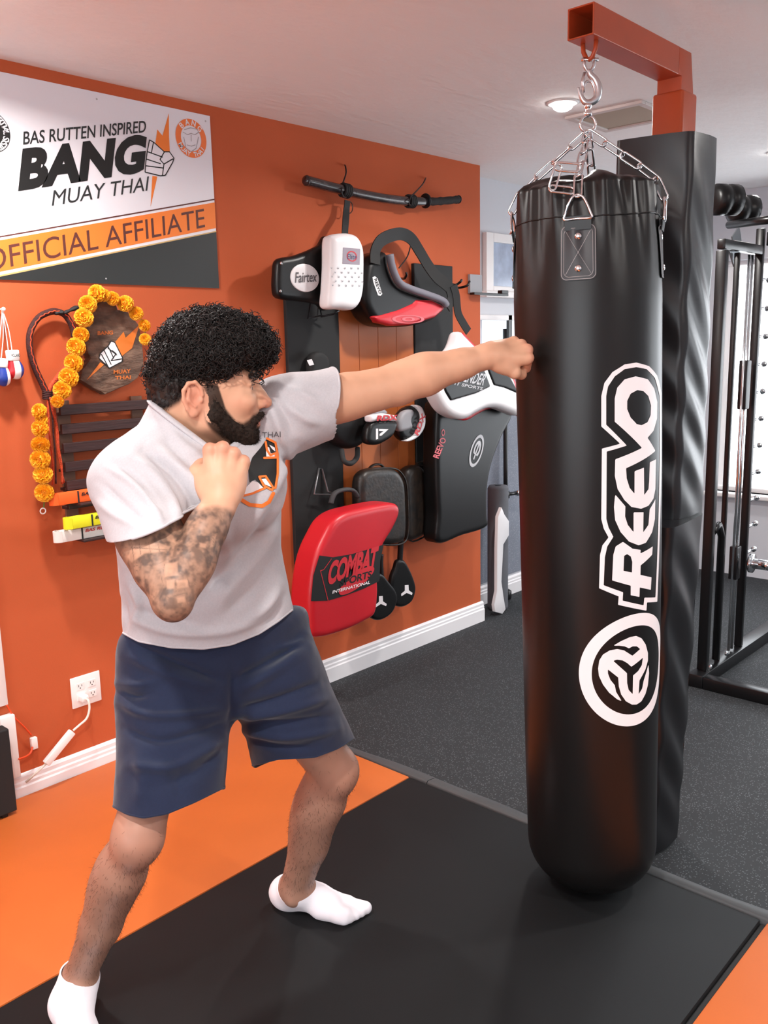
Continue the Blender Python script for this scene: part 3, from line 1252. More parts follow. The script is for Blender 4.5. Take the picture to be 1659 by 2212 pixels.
# mitred elbow and sleeve on the upright
px0, px1 = 2.438, 2.520
V = [(2.475, by0, BZ0), (2.475, by1, BZ0), (2.475, by1, BZ1), (2.475, by0, BZ1),
     (2.512, by0, 2.27), (2.512, by1, 2.27), (2.530, by0, 2.195), (2.530, by1, 2.195), (2.452, by0, 2.195), (2.452, by1, 2.195), (2.452, by0, BZ0), (2.452, by1, BZ0)]
el = prism([(2.43, BZ0 + 0.0005), (2.43, BZ1), (2.505, BZ1), (2.528, 2.205), (2.528, 2.16), (2.45, 2.16), (2.45, BZ0 + 0.0005)], by1 - by0, 0.003)
obj('elbow', el[0] + np.array([0, by1, 0]), el[1], ORANGE_STEEL, stand, auto=35)
obj('upright', *box((2.444, by0 - 0.008, 0.02), (2.536, by1 + 0.012, 2.205), 0.008, 3), ORANGE_STEEL, stand, auto=35)
obj('base_plate', *box((2.43, -1.75, 0.0005), (2.53, -1.65, 0.02), 0.004), ORANGE_STEEL, stand)
# hook hanger: welded eye under the arm, clevis pin and snap hook
ey = np.array([HOOKX, HOOKY, BZ0])
obj('eye', *tube([ey + np.array([0.0, a, b]) for a, b in ((-0.018, 0.002), (-0.016, -0.018), (-0.008, -0.034), (0, -0.038), (0.008, -0.034), (0.016, -0.018), (0.018, 0.002))], 0.0055, 10), ORANGE_STEEL, stand, smooth=True)
HK = ey + np.array([0, 0, -0.046])
HOOKM = M('zinc_hook', (0.72, 0.75, 0.78, 1), 0.28, metal=1.0)
hook = thing('snap_hook', 'silver snap hook hanging from the orange arm above the bag', 'hook', HK + np.array([0, 0, -0.10]))
cz = lambda a, b: HK + a * cR + np.array([0, 0, b])
hp = [cz(0.0, -0.016), cz(0.004, -0.026), cz(0.016, -0.038), cz(0.023, -0.055), cz(0.021, -0.075), cz(0.008, -0.087), cz(-0.008, -0.087), cz(-0.018, -0.073), cz(-0.025, -0.054)]
hr = [0.0065, 0.0075, 0.0085, 0.0095, 0.0095, 0.0085, 0.0075, 0.0055, 0.0028]
hp2 = catmull(hp, 6)
obj('hook_body', *tube(hp2, np.interp(np.linspace(0, 8, len(hp2)), range(9), hr), 12), HOOKM, hook, smooth=True)
obj('clevis', *join(tube([cz(-0.011, 0.012), cz(-0.012, -0.004), cz(-0.006, -0.016), cz(0.006, -0.016), cz(0.012, -0.004), cz(0.011, 0.012)], 0.0042, 8)), HOOKM, hook, smooth=True)
obj('clevis_pin', *rod(cz(-0.019, 0.008), cz(0.022, 0.008), 0.0042, 10), CHROME, hook, smooth=True)
obj('latch', *tube([cz(-0.010, -0.02), cz(-0.015, -0.04), cz(-0.012, -0.066)], [0.0045, 0.005, 0.004], 8, flat=0.6), HOOKM, hook, smooth=True)
# pads around the upright, upper and lower, creased where the vinyl has slipped
PADM = M('pad_vinyl', srgb(26, 27, 30), 0.32, spec=0.55, bump=(150, 0.08, 0.001))


def post_pad(name, z0, z1, A, B, L, A2, B2, L2, seed, amp, lab):
    """pad given by its near corner, right corner and left corner at top (A B L) and bottom (A2 B2 L2)"""
    rng = np.random.default_rng(seed)
    n, m = 90, 30
    V, F = [], []
    per = []
    for i in range(n + 1):
        f_ = i / n
        a, b, l = A2 * (1 - f_) + A * f_, B2 * (1 - f_) + B * f_, L2 * (1 - f_) + L * f_
        k = b + l - a
        z = z0 + (z1 - z0) * f_
        cn = (b + l) / 2
        row = []
        cs = [a, b, k, l]
        for e in range(4):
            p, q = cs[e], cs[(e + 1) % 4]
            no = np.array([q[1] - p[1], -(q[0] - p[0])])
            no = no / np.linalg.norm(no)
            for j in range(m):
                s_ = j / m
                rd = 1 - (abs(s_ - 0.5) * 2) ** 10
                bul = 0.006 * math.sin(math.pi * s_)
                fold = amp * math.sin(34 * z + 7.0 * (s_ if e != 3 else 1 - s_) * (1 if e in (0, 2) else -1) + seed + 1.7 * math.sin(5 * z)) * math.exp(-((f_ - 0.5) / 0.42) ** 4) * (0.35 + 0.65 * math.sin(math.pi * s_))
                pt = p * (1 - s_) + q * s_ + no * (bul + fold)
                # soften the corner
                cd = min(s_, 1 - s_) * np.linalg.norm(q - p)
                pt = pt + (cn - pt) / np.linalg.norm(cn - pt) * max(0, 0.010 - cd) * 0.5
                row.append((pt[0], pt[1], z))
        V += row
    w = 4 * m
    for i in range(n):
        for j in range(w):
            l_ = (j + 1) % w
            F.append((i * w + j, i * w + l_, i * w + w + l_, i * w + w + j))
    F.append(tuple(range(w - 1, -1, -1)))
    F.append(tuple(n * w + j for j in range(w)))
    return obj(name, V, F, PADM, stand, auto=50, label=lab)


zt = 2.075
A_, B_, L_ = onZ(1495, 282, zt)[:2], onZ(1551, 300, zt)[:2], onZ(1330, 304, zt)[:2]
zm = 1.02
Am, Bm = onZ(1463, 1133, zm)[:2], onZ(1519, 1110, zm)[:2]
Lm = Am + (L_ - A_)
post_pad('pad', zm - 0.02, zt, A_, B_, L_, Am, Bm, Lm, 3, 0.006, 'upper black vinyl pad')
Al, Bl = onZ(1410, 1846, 0.012)[:2], onZ(1466, 1806, 0.012)[:2]
Am2, Bm2 = onZ(1452, 1150, zm)[:2], onZ(1519, 1117, zm)[:2]
post_pad('pad', 0.012, zm + 0.012, Am2, Bm2, Am2 + (L_ - A_), Al, Bl, Al + (L_ - A_), 11, 0.009, 'lower black vinyl pad')
# ------------------------------------------------------------------ the man
def J(px, py, t):
    return deep(px, py, t)


RS, LS = J(278, 1040, 1.745), J(630, 882, 1.955)
RE, RW = J(372, 1288, 1.600), J(476, 1084, 1.690)
LE, LW = J(860, 828, 2.050), J(1058, 768, 2.085)
RH, LH = J(382, 1425, 1.985), J(545, 1405, 2.085)
RK, LK = J(298, 1806, 1.835), J(722, 1664, 2.215)
RA, LA = onZ(172, 2112, 0.115), onZ(640, 1918, 0.115)
NB = J(405, 955, 1.850)
PEL = J(462, 1415, 2.03)

FH = nrm([math.cos(math.radians(-36)), math.sin(math.radians(-36)), -0.03])       # where the face points
SHd = nrm(np.cross(FH, [0, 0, 1.0]))                                                # his right, towards the camera
UH = np.cross(SHd, FH)
UH = UH if UH[2] > 0 else -UH
EAR = J(432, 862, 1.745)
HO = EAR - SHd * 0.078                                                             # middle of the head at ear height
hd = lambda f, s, u: HO + FH * f + SHd * s + UH * u
AH = [FH, SHd, UH]

SKIN_BASE = np.array(srgb(214, 165, 135)[:3])
SKIN_RED = np.array(srgb(196, 112, 92)[:3])
LEG_SKIN = np.array(srgb(172, 130, 110)[:3])
INK = np.array(srgb(58, 50, 48)[:3])


def head_vol(h=0.0021):
    v = Vol(HO - 0.22, HO + 0.22, h)
    v.add(ellip(hd(0.004, 0, 0.052), (0.104, 0.077, 0.093), AH))
    v.add(ellip(hd(-0.035, 0, 0.035), (0.068, 0.070, 0.07), AH), 0.03)
    v.add(ellip(hd(0.055, 0, -0.012), (0.064, 0.061, 0.085), AH), 0.03)
    for s in (-1, 1):
        v.add(rcone(hd(0.018, s * 0.052, -0.040), hd(0.082, s * 0.020, -0.080), 0.022, 0.019), 0.022)
        v.add(rcone(hd(0.010, s * 0.060, 0.0), hd(0.018, s * 0.054, -0.045), 0.018, 0.020), 0.02)
        v.add(ellip(hd(0.083, s * 0.043, -0.008), (0.026, 0.020, 0.019), AH), 0.02)      # cheekbone
        v.add(rcone(hd(0.104, s * 0.014, 0.046), hd(0.088, s * 0.047, 0.042), 0.012, 0.010), 0.016)   # brow
    v.add(ellip(hd(0.092, 0, -0.084), (0.022, 0.026, 0.021), AH), 0.02)
    v.add(ellip(hd(0.096, 0, -0.045), (0.022, 0.030, 0.028), AH), 0.018)
    for s in (-1, 1):
        v.cut(ellip(hd(0.119, s * 0.035, 0.022), (0.019, 0.018, 0.0135), AH), 0.012)       # eye socket
        v.add(ellip(hd(0.0925, s * 0.033, 0.021), (0.0132, 0.0132, 0.0132), AH), 0.002)     # eyeball
        v.add(rcone(hd(0.1035, s * 0.018, 0.0285), hd(0.099, s * 0.046, 0.0275), 0.0052, 0.0050), 0.005)  # upper lid
        v.add(rcone(hd(0.1035, s * 0.020, 0.0125), hd(0.098, s * 0.045, 0.0135), 0.0045, 0.0045), 0.005)  # lower lid
    v.add(rcone(hd(0.108, 0, 0.034), hd(0.124, 0, 0.004), 0.0095, 0.0105), 0.011)
    v.add(rcone(hd(0.124, 0, 0.004), hd(0.1345, 0, -0.010), 0.0105, 0.0115), 0.008)
    v.add(ellip(hd(0.1345, 0, -0.012), (0.0115, 0.0125, 0.0105), AH), 0.006)
    for s in (-1, 1):
        v.add(ellip(hd(0.1205, s * 0.0145, -0.0155), (0.012, 0.0080, 0.0085), AH), 0.006)
        v.cut(ellip(hd(0.125, s * 0.0085, -0.0245), (0.0065, 0.0042, 0.0045), AH), 0.003)
    v.add(rcone(hd(0.1175, -0.013, -0.0455), hd(0.1175, 0.013, -0.0455), 0.0066, 0.0066), 0.006)
    v.add(rcone(hd(0.1145, -0.011, -0.0575), hd(0.1145, 0.011, -0.0575), 0.0072, 0.0072), 0.006)
    v.cut(rcone(hd(0.1235, -0.018, -0.0515), hd(0.1235, 0.018, -0.0515), 0.0022, 0.0022), 0.004)
    # ears
    for s in (-1, 1):
        ea = [nrm(FH * 0.97 + SHd * s * -0.25), nrm(SHd * s * 0.97 + FH * 0.25), UH]
        eo = hd(-0.012, s * 0.083, 0.002)
        el = lambda f, q, u: eo + ea[0] * f + ea[1] * q + ea[2] * u
        v.add(ellip(eo, (0.0205, 0.0050, 0.0320), ea), 0.006)
        loop = [(0.016, 0.006, 0.006), (0.013, 0.007, 0.020), (0.002, 0.008, 0.0315), (-0.012, 0.008, 0.0290), (-0.0215, 0.007, 0.015), (-0.0215, 0.006, -0.003), (-0.0145, 0.005, -0.020), (-0.005, 0.004, -0.0305)]
        for a, b in zip(loop[:-1], loop[1:]):
            v.add(rcone(el(*a), el(*b), 0.0040, 0.0040), 0.003)
        v.add(rcone(el(-0.010, 0.005, 0.018), el(-0.012, 0.005, -0.004), 0.0038, 0.0036), 0.003)
        v.add(rcone(el(-0.012, 0.005, -0.004), el(0.002, 0.005, -0.016), 0.0036, 0.0034), 0.003)
        v.cut(ellip(el(0.0015, 0.0085, -0.002), (0.0085, 0.0065, 0.0120), ea), 0.003)
        v.add(ellip(el(-0.002, 0.003, -0.0300), (0.0085, 0.005, 0.0085), ea), 0.004)
        v.add(ellip(el(0.014, 0.005, -0.004), (0.004, 0.004, 0.006), ea), 0.003)
    # neck
    v.add(rcone(hd(-0.022, 0, -0.010), NB + np.array([0, 0, -0.02]), 0.060, 0.064), 0.03)
    v.add(rcone(hd(-0.048, 0.012, 0.0), NB - FH * 0.035, 0.040, 0.055), 0.02)
    v.add(rcone(hd(-0.012, 0.058, -0.030), NB + FH * 0.055 + SHd * 0.012 + np.array([0, 0, -0.02]), 0.016, 0.014), 0.016)
    return v


def hand_prims(w, a, s, n, sc=1.0):
    """closed fist: wrist, axis to the knuckles, thumb side, back of the hand"""
    q = lambda x, y, z: w + sc * (a * x + s * y + n * z)
    P = []
    K = {'i': (0.088, 0.030, 0.004), 'm': (0.093, 0.009, 0.009), 'r': (0.087, -0.0115, 0.006), 'p': (0.078, -0.0305, -0.001)}
    Ln = {'i': (0.043, 0.027, 0.021), 'm': (0.047, 0.030, 0.022), 'r': (0.043, 0.028, 0.021), 'p': (0.034, 0.021, 0.018)}
    Rd = {'i': (0.0118, 0.0108, 0.0095, 0.0083), 'm': (0.0122, 0.0110, 0.0097, 0.0085), 'r': (0.0114, 0.0103, 0.0092, 0.008), 'p': (0.0102, 0.0092, 0.0082, 0.0072)}
    # palm
    P.append((rcone(q(-0.01, 0, 0), q(0.02, 0.0, 0), 0.029, 0.027), 0.012))
    for k in 'imrp':
        x, y, z = K[k]
        P.append((rcone(q(0.012, y * 0.45, 0.0), q(x - 0.004, y, z - 0.006), 0.0195, 0.0128), 0.014))
        P.append((rcone(q(0.030, y * 0.60, 0.006), q(x, y, z - 0.0005), 0.0075, 0.0122 * Rd[k][0] / 0.0118), 0.007))
    P.append((ellip(q(0.040, 0.0, -0.013), np.array([0.034, 0.036, 0.016]) * sc, [a, s, n]), 0.014))
    P.append((ellip(q(0.036, 0.027, -0.014), np.array([0.030, 0.018, 0.018]) * sc, [a, s, n]), 0.012))
    P.append((ellip(q(0.036, -0.026, -0.013), np.array([0.032, 0.014, 0.016]) * sc, [a, s, n]), 0.012))
    for k in 'imrp':
        x, y, z = K[k]
        p0 = q(x, y, z)
        th = [math.radians(t) for t in (78, 176, 238)]
        d = [a * math.cos(t) - n * math.sin(t) for t in th]
        sp = -np.sign(y) * 0.06
        p1 = p0 + sc * Ln[k][0] * nrm(d[0] + s * sp)
        p2 = p1 + sc * Ln[k][1] * nrm(d[1] + s * sp)
        p3 = p2 + sc * Ln[k][2] * d[2]
        r = [t * sc for t in Rd[k]]
        P.append((ellip(p0 + n * 0.0015 * sc, np.array([0.0125, 0.0115, 0.0115]) * sc * Rd[k][0] / 0.0118, [a, s, n]), 0.005))
        P.append((rcone(p0, p1, r[0], r[1]), 0.0035))
        P.append((rcone(p1, p2, r[1] * 1.02, r[2]), 0.003))
        P.append((rcone(p2, p3, r[2], r[3]), 0.003))
    c0, c1, c2, c3 = q(0.016, 0.024, -0.010), q(0.052, 0.046, -0.022), q(0.079, 0.041, -0.041), q(0.086, 0.014, -0.054)
    P.append((rcone(c0, c1, 0.0165 * sc, 0.0135 * sc), 0.010))
    P.append((rcone(c1, c2, 0.0135 * sc, 0.0120 * sc), 0.005))
    P.append((ellip(c1, np.array([0.0142, 0.0142, 0.0142]) * sc), 0.004))
    P.append((rcone(c2, c3, 0.0120 * sc, 0.0095 * sc), 0.004))
    return P


def arm_vol(prims, lo, hi, h):
    v = Vol(lo, hi, h)
    for p, k in prims:
        v.add(p, k)
    return v


mixp = lambda a, b, t: a * (1 - t) + b * t
# right (near) arm, folded up in guard
ra = nrm(RE - RS)
rf = nrm(RW - RE)
a_r = nrm(J(494, 955, 1.715) - RW)
n_r = -cF - a_r * (-cF @ a_r)
n_r = nrm(n_r)
s_r = nrm(np.cross(n_r, a_r))
s_r = s_r if s_r @ cR < 0 else -s_r
n_r2 = nrm(n_r + 0.22 * s_r * -1)
n_r2 = nrm(n_r2 - a_r * (n_r2 @ a_r))
s_r2 = nrm(s_r - n_r2 * (s_r @ n_r2) - a_r * (s_r @ a_r))
out_r = nrm(-cR - ra * (-cR @ ra))
camd = -cF
pr = [(rcone(RS, mixp(RS, RE, 0.5), 0.058, 0.056), 0.02), (rcone(mixp(RS, RE, 0.45), RE, 0.055, 0.039), 0.02),
      (rcone(mixp(RS, RE, 0.25) + out_r * 0.012, mixp(RS, RE, 0.75) + out_r * 0.010, 0.045, 0.036), 0.03),
      (ellip(mixp(RS, RE, 0.55) - out_r * 0.018, (0.040, 0.040, 0.075), [out_r, np.cross(out_r, ra), ra]), 0.03),
      (ellip(RE - rf * 0.004 + ra * 0.012, (0.030, 0.031, 0.032)), 0.02),
      (rcone(RE, mixp(RE, RW, 0.35), 0.035, 0.043), 0.007), (rcone(mixp(RE, RW, 0.35), mixp(RE, RW, 0.75), 0.043, 0.035), 0.009),
      (rcone(mixp(RE, RW, 0.7), RW, 0.037, 0.0295), 0.015),
      (ellip(mixp(RE, RW, 0.30) + cR * 0.010, (0.038, 0.036, 0.085), [nrm(cR - rf * (cR @ rf)), nrm(np.cross(rf, cR)), rf]), 0.009)]
pr += [(p, k) for p, k in hand_prims(RW, a_r, s_r2, n_r2, 1.10)]
# left (far) arm, straight jab into the bag
la = nrm(LE - LS)
lf_ = nrm(LW - LE)
KN = J(1148, 752, 2.118)
a_l = nrm(KN - LW)
up_l = np.array([0, 0, 1.0])
n_l = nrm(-cF * 0.86 + up_l * 0.52)
n_l = nrm(n_l - a_l * (n_l @ a_l))
s_l = nrm(np.cross(a_l, n_l))
s_l = s_l if s_l[2] < 0 else -s_l
pl = [(rcone(LS, mixp(LS, LE, 0.5), 0.056, 0.046), 0.02), (rcone(mixp(LS, LE, 0.5), LE, 0.046, 0.042), 0.02),
      (rcone(mixp(LS, LE, 0.15) - up_l * 0.012, mixp(LS, LE, 0.8) - up_l * 0.008, 0.046, 0.038), 0.03),
      (ellip(LE - up_l * 0.010, (0.038, 0.038, 0.036)), 0.025),
      (rcone(LE, mixp(LE, LW, 0.28), 0.040, 0.0455), 0.025), (rcone(mixp(LE, LW, 0.28), mixp(LE, LW, 0.7), 0.0455, 0.034), 0.02),
      (rcone(mixp(LE, LW, 0.65), LW, 0.035, 0.0275), 0.015),
      (ellip(mixp(LE, LW, 0.2) + up_l * 0.012, (0.08, 0.034, 0.034), [lf_, nrm(np.cross(lf_, up_l)), nrm(up_l - lf_ * (up_l @ lf_))]), 0.025)]
pl += [(p, k) for p, k in hand_prims(LW, a_l, s_l, n_l, 1.0)]


def foot_prims(ank, heel, toe, sc=1.0, grow=0.0):
    """foot from heel to toe on the mat (points on the mat surface)"""
    d = nrm(toe - heel)
    sd = nrm(np.cross(d, [0, 0, 1.0]))
    L = np.linalg.norm(toe - heel)
    up = np.array([0, 0, 1.0])
    q = lambda x, y, z: heel + d * x * L + sd * y + up * z
    g = grow
    P = [(ellip(q(0.13, 0, 0.036), np.array([0.040, 0.032, 0.036]) + g, [d, sd, up]), 0.02),
         (rcone(q(0.16, 0, 0.040), q(0.62, 0.0, 0.030), 0.034 + g, 0.028 + g), 0.025),
         (rcone(q(0.55, 0.022, 0.022), q(0.80, 0.024, 0.019), 0.022 + g, 0.019 + g), 0.02),
         (rcone(q(0.50, -0.022, 0.022), q(0.76, -0.026, 0.018), 0.022 + g, 0.018 + g), 0.02),
         (rcone(ank, q(0.20, 0, 0.045), 0.032 + g, 0.035 + g), 0.03),
         (rcone(ank - up * 0.01, q(0.48, 0.0, 0.045), 0.030 + g, 0.026 + g), 0.03)]
    return P, q, sd


RHEEL, RTOE = onZ(148, 2175, MATZ), onZ(205, 2420, MATZ)
LHEEL, LTOE = onZ(592, 1950, MATZ), onZ(800, 1988, MATZ)
RHEEL[2] = RTOE[2] = LHEEL[2] = LTOE[2] = MATZ
_d = nrm(RTOE - RHEEL)
RTOE = RHEEL + _d * 0.262
_d = nrm(LTOE - LHEEL)
LTOE = LHEEL + _d * 0.268


def toes(q, side, g=0.0):
    out = []
    for y, L, r in ((0.030 * side, 1.0, 0.0135), (0.010 * side, 0.975, 0.0105), (-0.006 * side, 0.94, 0.0100), (-0.021 * side, 0.90, 0.0095), (-0.034 * side, 0.85, 0.0090)):
        out.append((rcone(q(0.74, y, 0.018), q(L - 0.045, y, 0.0125), 0.013 + g, r + g), 0.008))
    return out


def leg_prims(hip, knee, ank, heel, toe, fwd):
    t, sh = nrm(knee - hip), nrm(ank - knee)
    fwd = nrm(fwd - sh * (fwd @ sh))
    P = [(rcone(hip, mixp(hip, knee, 0.5), 0.074, 0.068), 0.03), (rcone(mixp(hip, knee, 0.5), knee, 0.068, 0.055), 0.03),
         (ellip(knee + fwd * 0.010, (0.036, 0.040, 0.050)), 0.035),
         (rcone(knee, mixp(knee, ank, 0.25), 0.049, 0.049), 0.03),
         (rcone(mixp(knee, ank, 0.25), mixp(knee, ank, 0.62), 0.049, 0.041), 0.03), (rcone(mixp(knee, ank, 0.6), ank, 0.041, 0.0325), 0.03),
         (ellip(mixp(knee, ank, 0.29) - fwd * 0.022, (0.044, 0.048, 0.125), [fwd, np.cross(sh, fwd), sh]), 0.03),
         (ellip(mixp(knee, ank, 0.30) - fwd * 0.012 - cR * 0.012, (0.045, 0.044, 0.125), [fwd, np.cross(sh, fwd), sh]), 0.03)]
    P.append((rcone(mixp(knee, ank, 0.35) - fwd * 0.012, ank - fwd * 0.004, 0.048, 0.033), 0.03))
    return P


rfw = nrm(nrm(RTOE - RHEEL) + np.array([0, 0, 0.1]))
lfw = nrm(nrm(LTOE - LHEEL) * 0.8 + np.array([0.4, -0.3, 0.1]))
def slim(prims, k):
    out = []
    for (f, lo, hi), b in prims:
        out.append(((lambda X, Y, Z, f=f: f(X, Y, Z) + k, lo, hi), b))
    return out


r_leg = slim(leg_prims(RH, RK, RA, RHEEL, RTOE, rfw), 0.0055)
l_leg = leg_prims(LH, LK, LA, LHEEL, LTOE, lfw)
fr, qr, sdr = foot_prims(RA, RHEEL, RTOE)
fl, ql, sdl = foot_prims(LA, LHEEL, LTOE)
# ankle bones
r_leg += fr + [(ellip(RA + sdr * 0.030 - np.array([0, 0, 0.012]), (0.012, 0.012, 0.014)), 0.012), (ellip(RA - sdr * 0.030 - np.array([0, 0, 0.012]), (0.012, 0.012, 0.014)), 0.012)]
l_leg += fl + [(ellip(LA + sdl * 0.030 - np.array([0, 0, 0.016]), (0.013, 0.013, 0.015)), 0.012), (ellip(LA - sdl * 0.030 - np.array([0, 0, 0.012]), (0.013, 0.013, 0.014)), 0.012)]

# width directions of chest and hips
CW = nrm((LS - RS) * np.array([1, 1, 0]))
HW = nrm((LH - RH) * np.array([1, 1, 0]))
CN = nrm(np.cross(CW, [0, 0, 1.0]))
CN = CN if CN @ camd > 0 else -CN


def bounds_of(prims, pad=0.03):
    lo = np.min([p[1] for p, k in prims], 0) - pad
    hi = np.max([p[2] for p, k in prims], 0) + pad
    return lo, hi


def near_path(V, pts):
    """position along a polyline (metres) and distance to it"""
    best = np.full(len(V), 1e9)
    pos = np.zeros(len(V))
    s0 = 0
    for a, b in zip(pts[:-1], pts[1:]):
        e = b - a
        L = np.linalg.norm(e)
        t = np.clip(((V - a) @ e) / (L * L), 0, 1)
        d = np.linalg.norm(V - a - t[:, None] * e, axis=1)
        m = d < best
        best[m] = d[m]
        pos[m] = s0 + t[m] * L
        s0 += L
    return pos, best


def sstep(x, a, b):
    t = np.clip((x - a) / (b - a), 0, 1)
    return t * t * (3 - 2 * t)


def pix(V):
    d = V - CPOS
    z = d @ cF
    return IMW / 2 + CF * (d @ cR) / z, IMH / 2 - CF * (d @ cU) / z


def vnoise(V, sc, seed=0):
    """cheap smooth 3D value noise in 0..1"""
    P = V * sc + 100.0
    i = np.floor(P).astype(np.int64)
    f = P - i
    f = f * f * (3 - 2 * f)
    out = 0
    for dx in (0, 1):
        for dy in (0, 1):
            for dz in (0, 1):
                n = (i[:, 0] + dx) * 374761393 + (i[:, 1] + dy) * 668265263 + (i[:, 2] + dz) * 2147483647 + seed * 1013
                n = (n ^ (n >> 13)) * 1274126177
                n = ((n ^ (n >> 16)) & 0xFFFF) / 65535.0
                w = (f[:, 0] if dx else 1 - f[:, 0]) * (f[:, 1] if dy else 1 - f[:, 1]) * (f[:, 2] if dz else 1 - f[:, 2])
                out = out + n * w
    return out


pieces = []      # (V, Q, colour)
# head and neck
HV, HQ = head_vol().mesh(3)
loc = np.stack([(HV - HO) @ FH, (HV - HO) @ SHd, (HV - HO) @ UH], 1)
f_, s_, u_ = loc.T
col = np.tile(SKIN_BASE, (len(HV), 1)) * (0.93 + 0.10 * vnoise(HV, 60)[:, None])
red = 0.55 * np.exp(-(((f_ + 0.012) / 0.03) ** 2 + ((u_) / 0.045) ** 2)) * (np.abs(s_) > 0.074)
red = np.maximum(red, 0.45 * np.exp(-(((f_ - 0.135) / 0.016) ** 2 + ((u_ + 0.012) / 0.016) ** 2)))
red = np.maximum(red, 0.25 * np.exp(-(((f_ - 0.08) / 0.03) ** 2 + ((u_ + 0.01) / 0.02) ** 2)))
col = col * (1 - red[:, None]) + SKIN_RED * red[:, None]
lip = np.exp(-((u_ + 0.0515) / 0.0075) ** 4) * sstep(f_, 0.108, 0.113) * (np.abs(s_) < 0.024)
col = col * (1 - 0.75 * lip[:, None]) + np.array(srgb(170, 96, 86)[:3]) * 0.75 * lip[:, None]
for s in (-1, 1):
    d = np.linalg.norm(HV - hd(0.0925, s * 0.033, 0.021), axis=1)
    eye = (d < 0.0139) & (f_ > 0.0945)
    col[eye] = srgb(226, 216, 210)[:3]
    ir = eye & (np.linalg.norm(HV - hd(0.106, s * 0.0335, 0.0205), axis=1) < 0.0062)
    col[ir] = srgb(38, 26, 20)[:3]
    brow = np.exp(-(((u_ - 0.0455 + 0.12 * (np.abs(s_) - 0.03)) / 0.0052) ** 4)) * (np.abs(s_) > 0.012) * (np.abs(s_) < 0.052) * (f_ > 0.075)
    col = col * (1 - 0.85 * brow[:, None]) + np.array(srgb(30, 22, 18)[:3]) * 0.85 * brow[:, None]
    lash = (np.abs(u_ - 0.0262) < 0.0016) * (np.abs(np.abs(s_) - 0.032) < 0.014) * (f_ > 0.094)
    col[lash > 0] = srgb(50, 34, 28)[:3]


def beard_mask(f, s, u):
    """where beard grows on the face (about 0..1)"""
    top = np.interp(f, [-0.01, 0.012, 0.035, 0.050, 0.070, 0.085, 0.097, 0.105, 0.120], [0.02, 0.032, 0.030, -0.020, -0.046, -0.050, -0.043, -0.034, -0.030])
    bot = np.interp(f, [-0.01, 0.004, 0.020, 0.040, 0.075, 0.11], [0.0, -0.040, -0.064, -0.084, -0.102, -0.110])
    m = sstep(top - u, -0.005, 0.006) * sstep(u - bot, -0.006, 0.010) * sstep(f, 0.004, 0.016)
    m = m * (1 - np.exp(-((u + 0.052) / 0.0075) ** 4) * (f > 0.106) * (np.abs(s) < 0.021))
    return m


bm_ = beard_mask(f_, s_, u_) * (np.abs(s_) < 0.0785)
col = col * (1 - 0.93 * bm_[:, None]) + np.array(srgb(22, 17, 14)[:3]) * 0.93 * bm_[:, None]
# dark tone of clipped hair over the scalp
sc_ = sstep(u_ - np.interp(f_, [-0.12, -0.07, -0.04, -0.005, 0.02, 0.05, 0.10], [-0.035, -0.03, -0.012, 0.034, 0.034, 0.05, 0.085]), -0.004, 0.012) * (np.abs(s_) < 0.0815)
col = col * (1 - 0.97 * sc_[:, None]) + np.array(srgb(14, 11, 10)[:3]) * 0.97 * sc_[:, None]
pieces.append((HV, HQ, col))

# right arm with the inked sleeve
lo, hi = bounds_of(pr)
AV, AQ = arm_vol(pr, lo, hi, 0.0022).mesh(2)
pos, dist = near_path(AV, [RS, RE, RW])
LU = np.linalg.norm(RE - RS)
col = np.tile(SKIN_BASE, (len(AV), 1)) * (0.94 + 0.10 * vnoise(AV, 70)[:, None])
ax_, ay_ = pix(AV)
hand = (AV - RW) @ a_r
kn = sstep(hand, 0.070, 0.095) * 0.35
col = col * (1 - kn[:, None]) + SKIN_RED * kn[:, None]


def strokes(x, y, lines, w):
    d = np.full(len(x), 1e9)
    for L in lines:
        d = np.minimum(d, line_sd(x, y, L, 0))
    return np.exp(-(d / w) ** 2)


zt_ = lambda L: [(180 + a / 3.19, 880 + b / 3.19) for a, b in L]
inkm = np.zeros(len(AV))
mott = vnoise(AV, 60, 3) * 0.45 + vnoise(AV, 140, 4) * 0.35 + vnoise(AV, 300, 5) * 0.2
shade = sstep(mott, 0.30, 0.70)
# washes
edge_w = hand + 0.012 * (vnoise(AV, 60, 9) - 0.5)
arm_on = sstep(-edge_w, 0.012, 0.030)
arm_on = np.where(pos > LU * 0.2, arm_on, 0)
outer = sstep(-((AV - RE) @ cR), -0.004, 0.045)
wash = 0.47 + 0.32 * shade + 0.14 * sstep(vnoise(AV, 90, 11), 0.45, 0.7)
clear = [(zt_([(570, 1190), (630, 1185), (630, 1250), (575, 1255)])), (zt_([(640, 1190), (720, 1185), (725, 1240), (645, 1250)])), (zt_([(560, 1080), (650, 1060), (655, 1160), (560, 1170)])), (zt_([(640, 1310), (700, 1300), (705, 1340), (650, 1350)])),
         (zt_([(300, 1030), (340, 960), (520, 930), (600, 960), (590, 990), (420, 1010), (330, 1070)])), (zt_([(880, 900), (920, 870), (900, 960), (870, 970)])), (zt_([(800, 930), (850, 940), (845, 970), (800, 965)])), (zt_([(560, 850), (620, 880), (640, 940), (580, 920)]))]
for pg in clear:
    wash = wash * (1 - 0.5 * sstep(-poly_sd(ax_, ay_, pg), -2, 3))
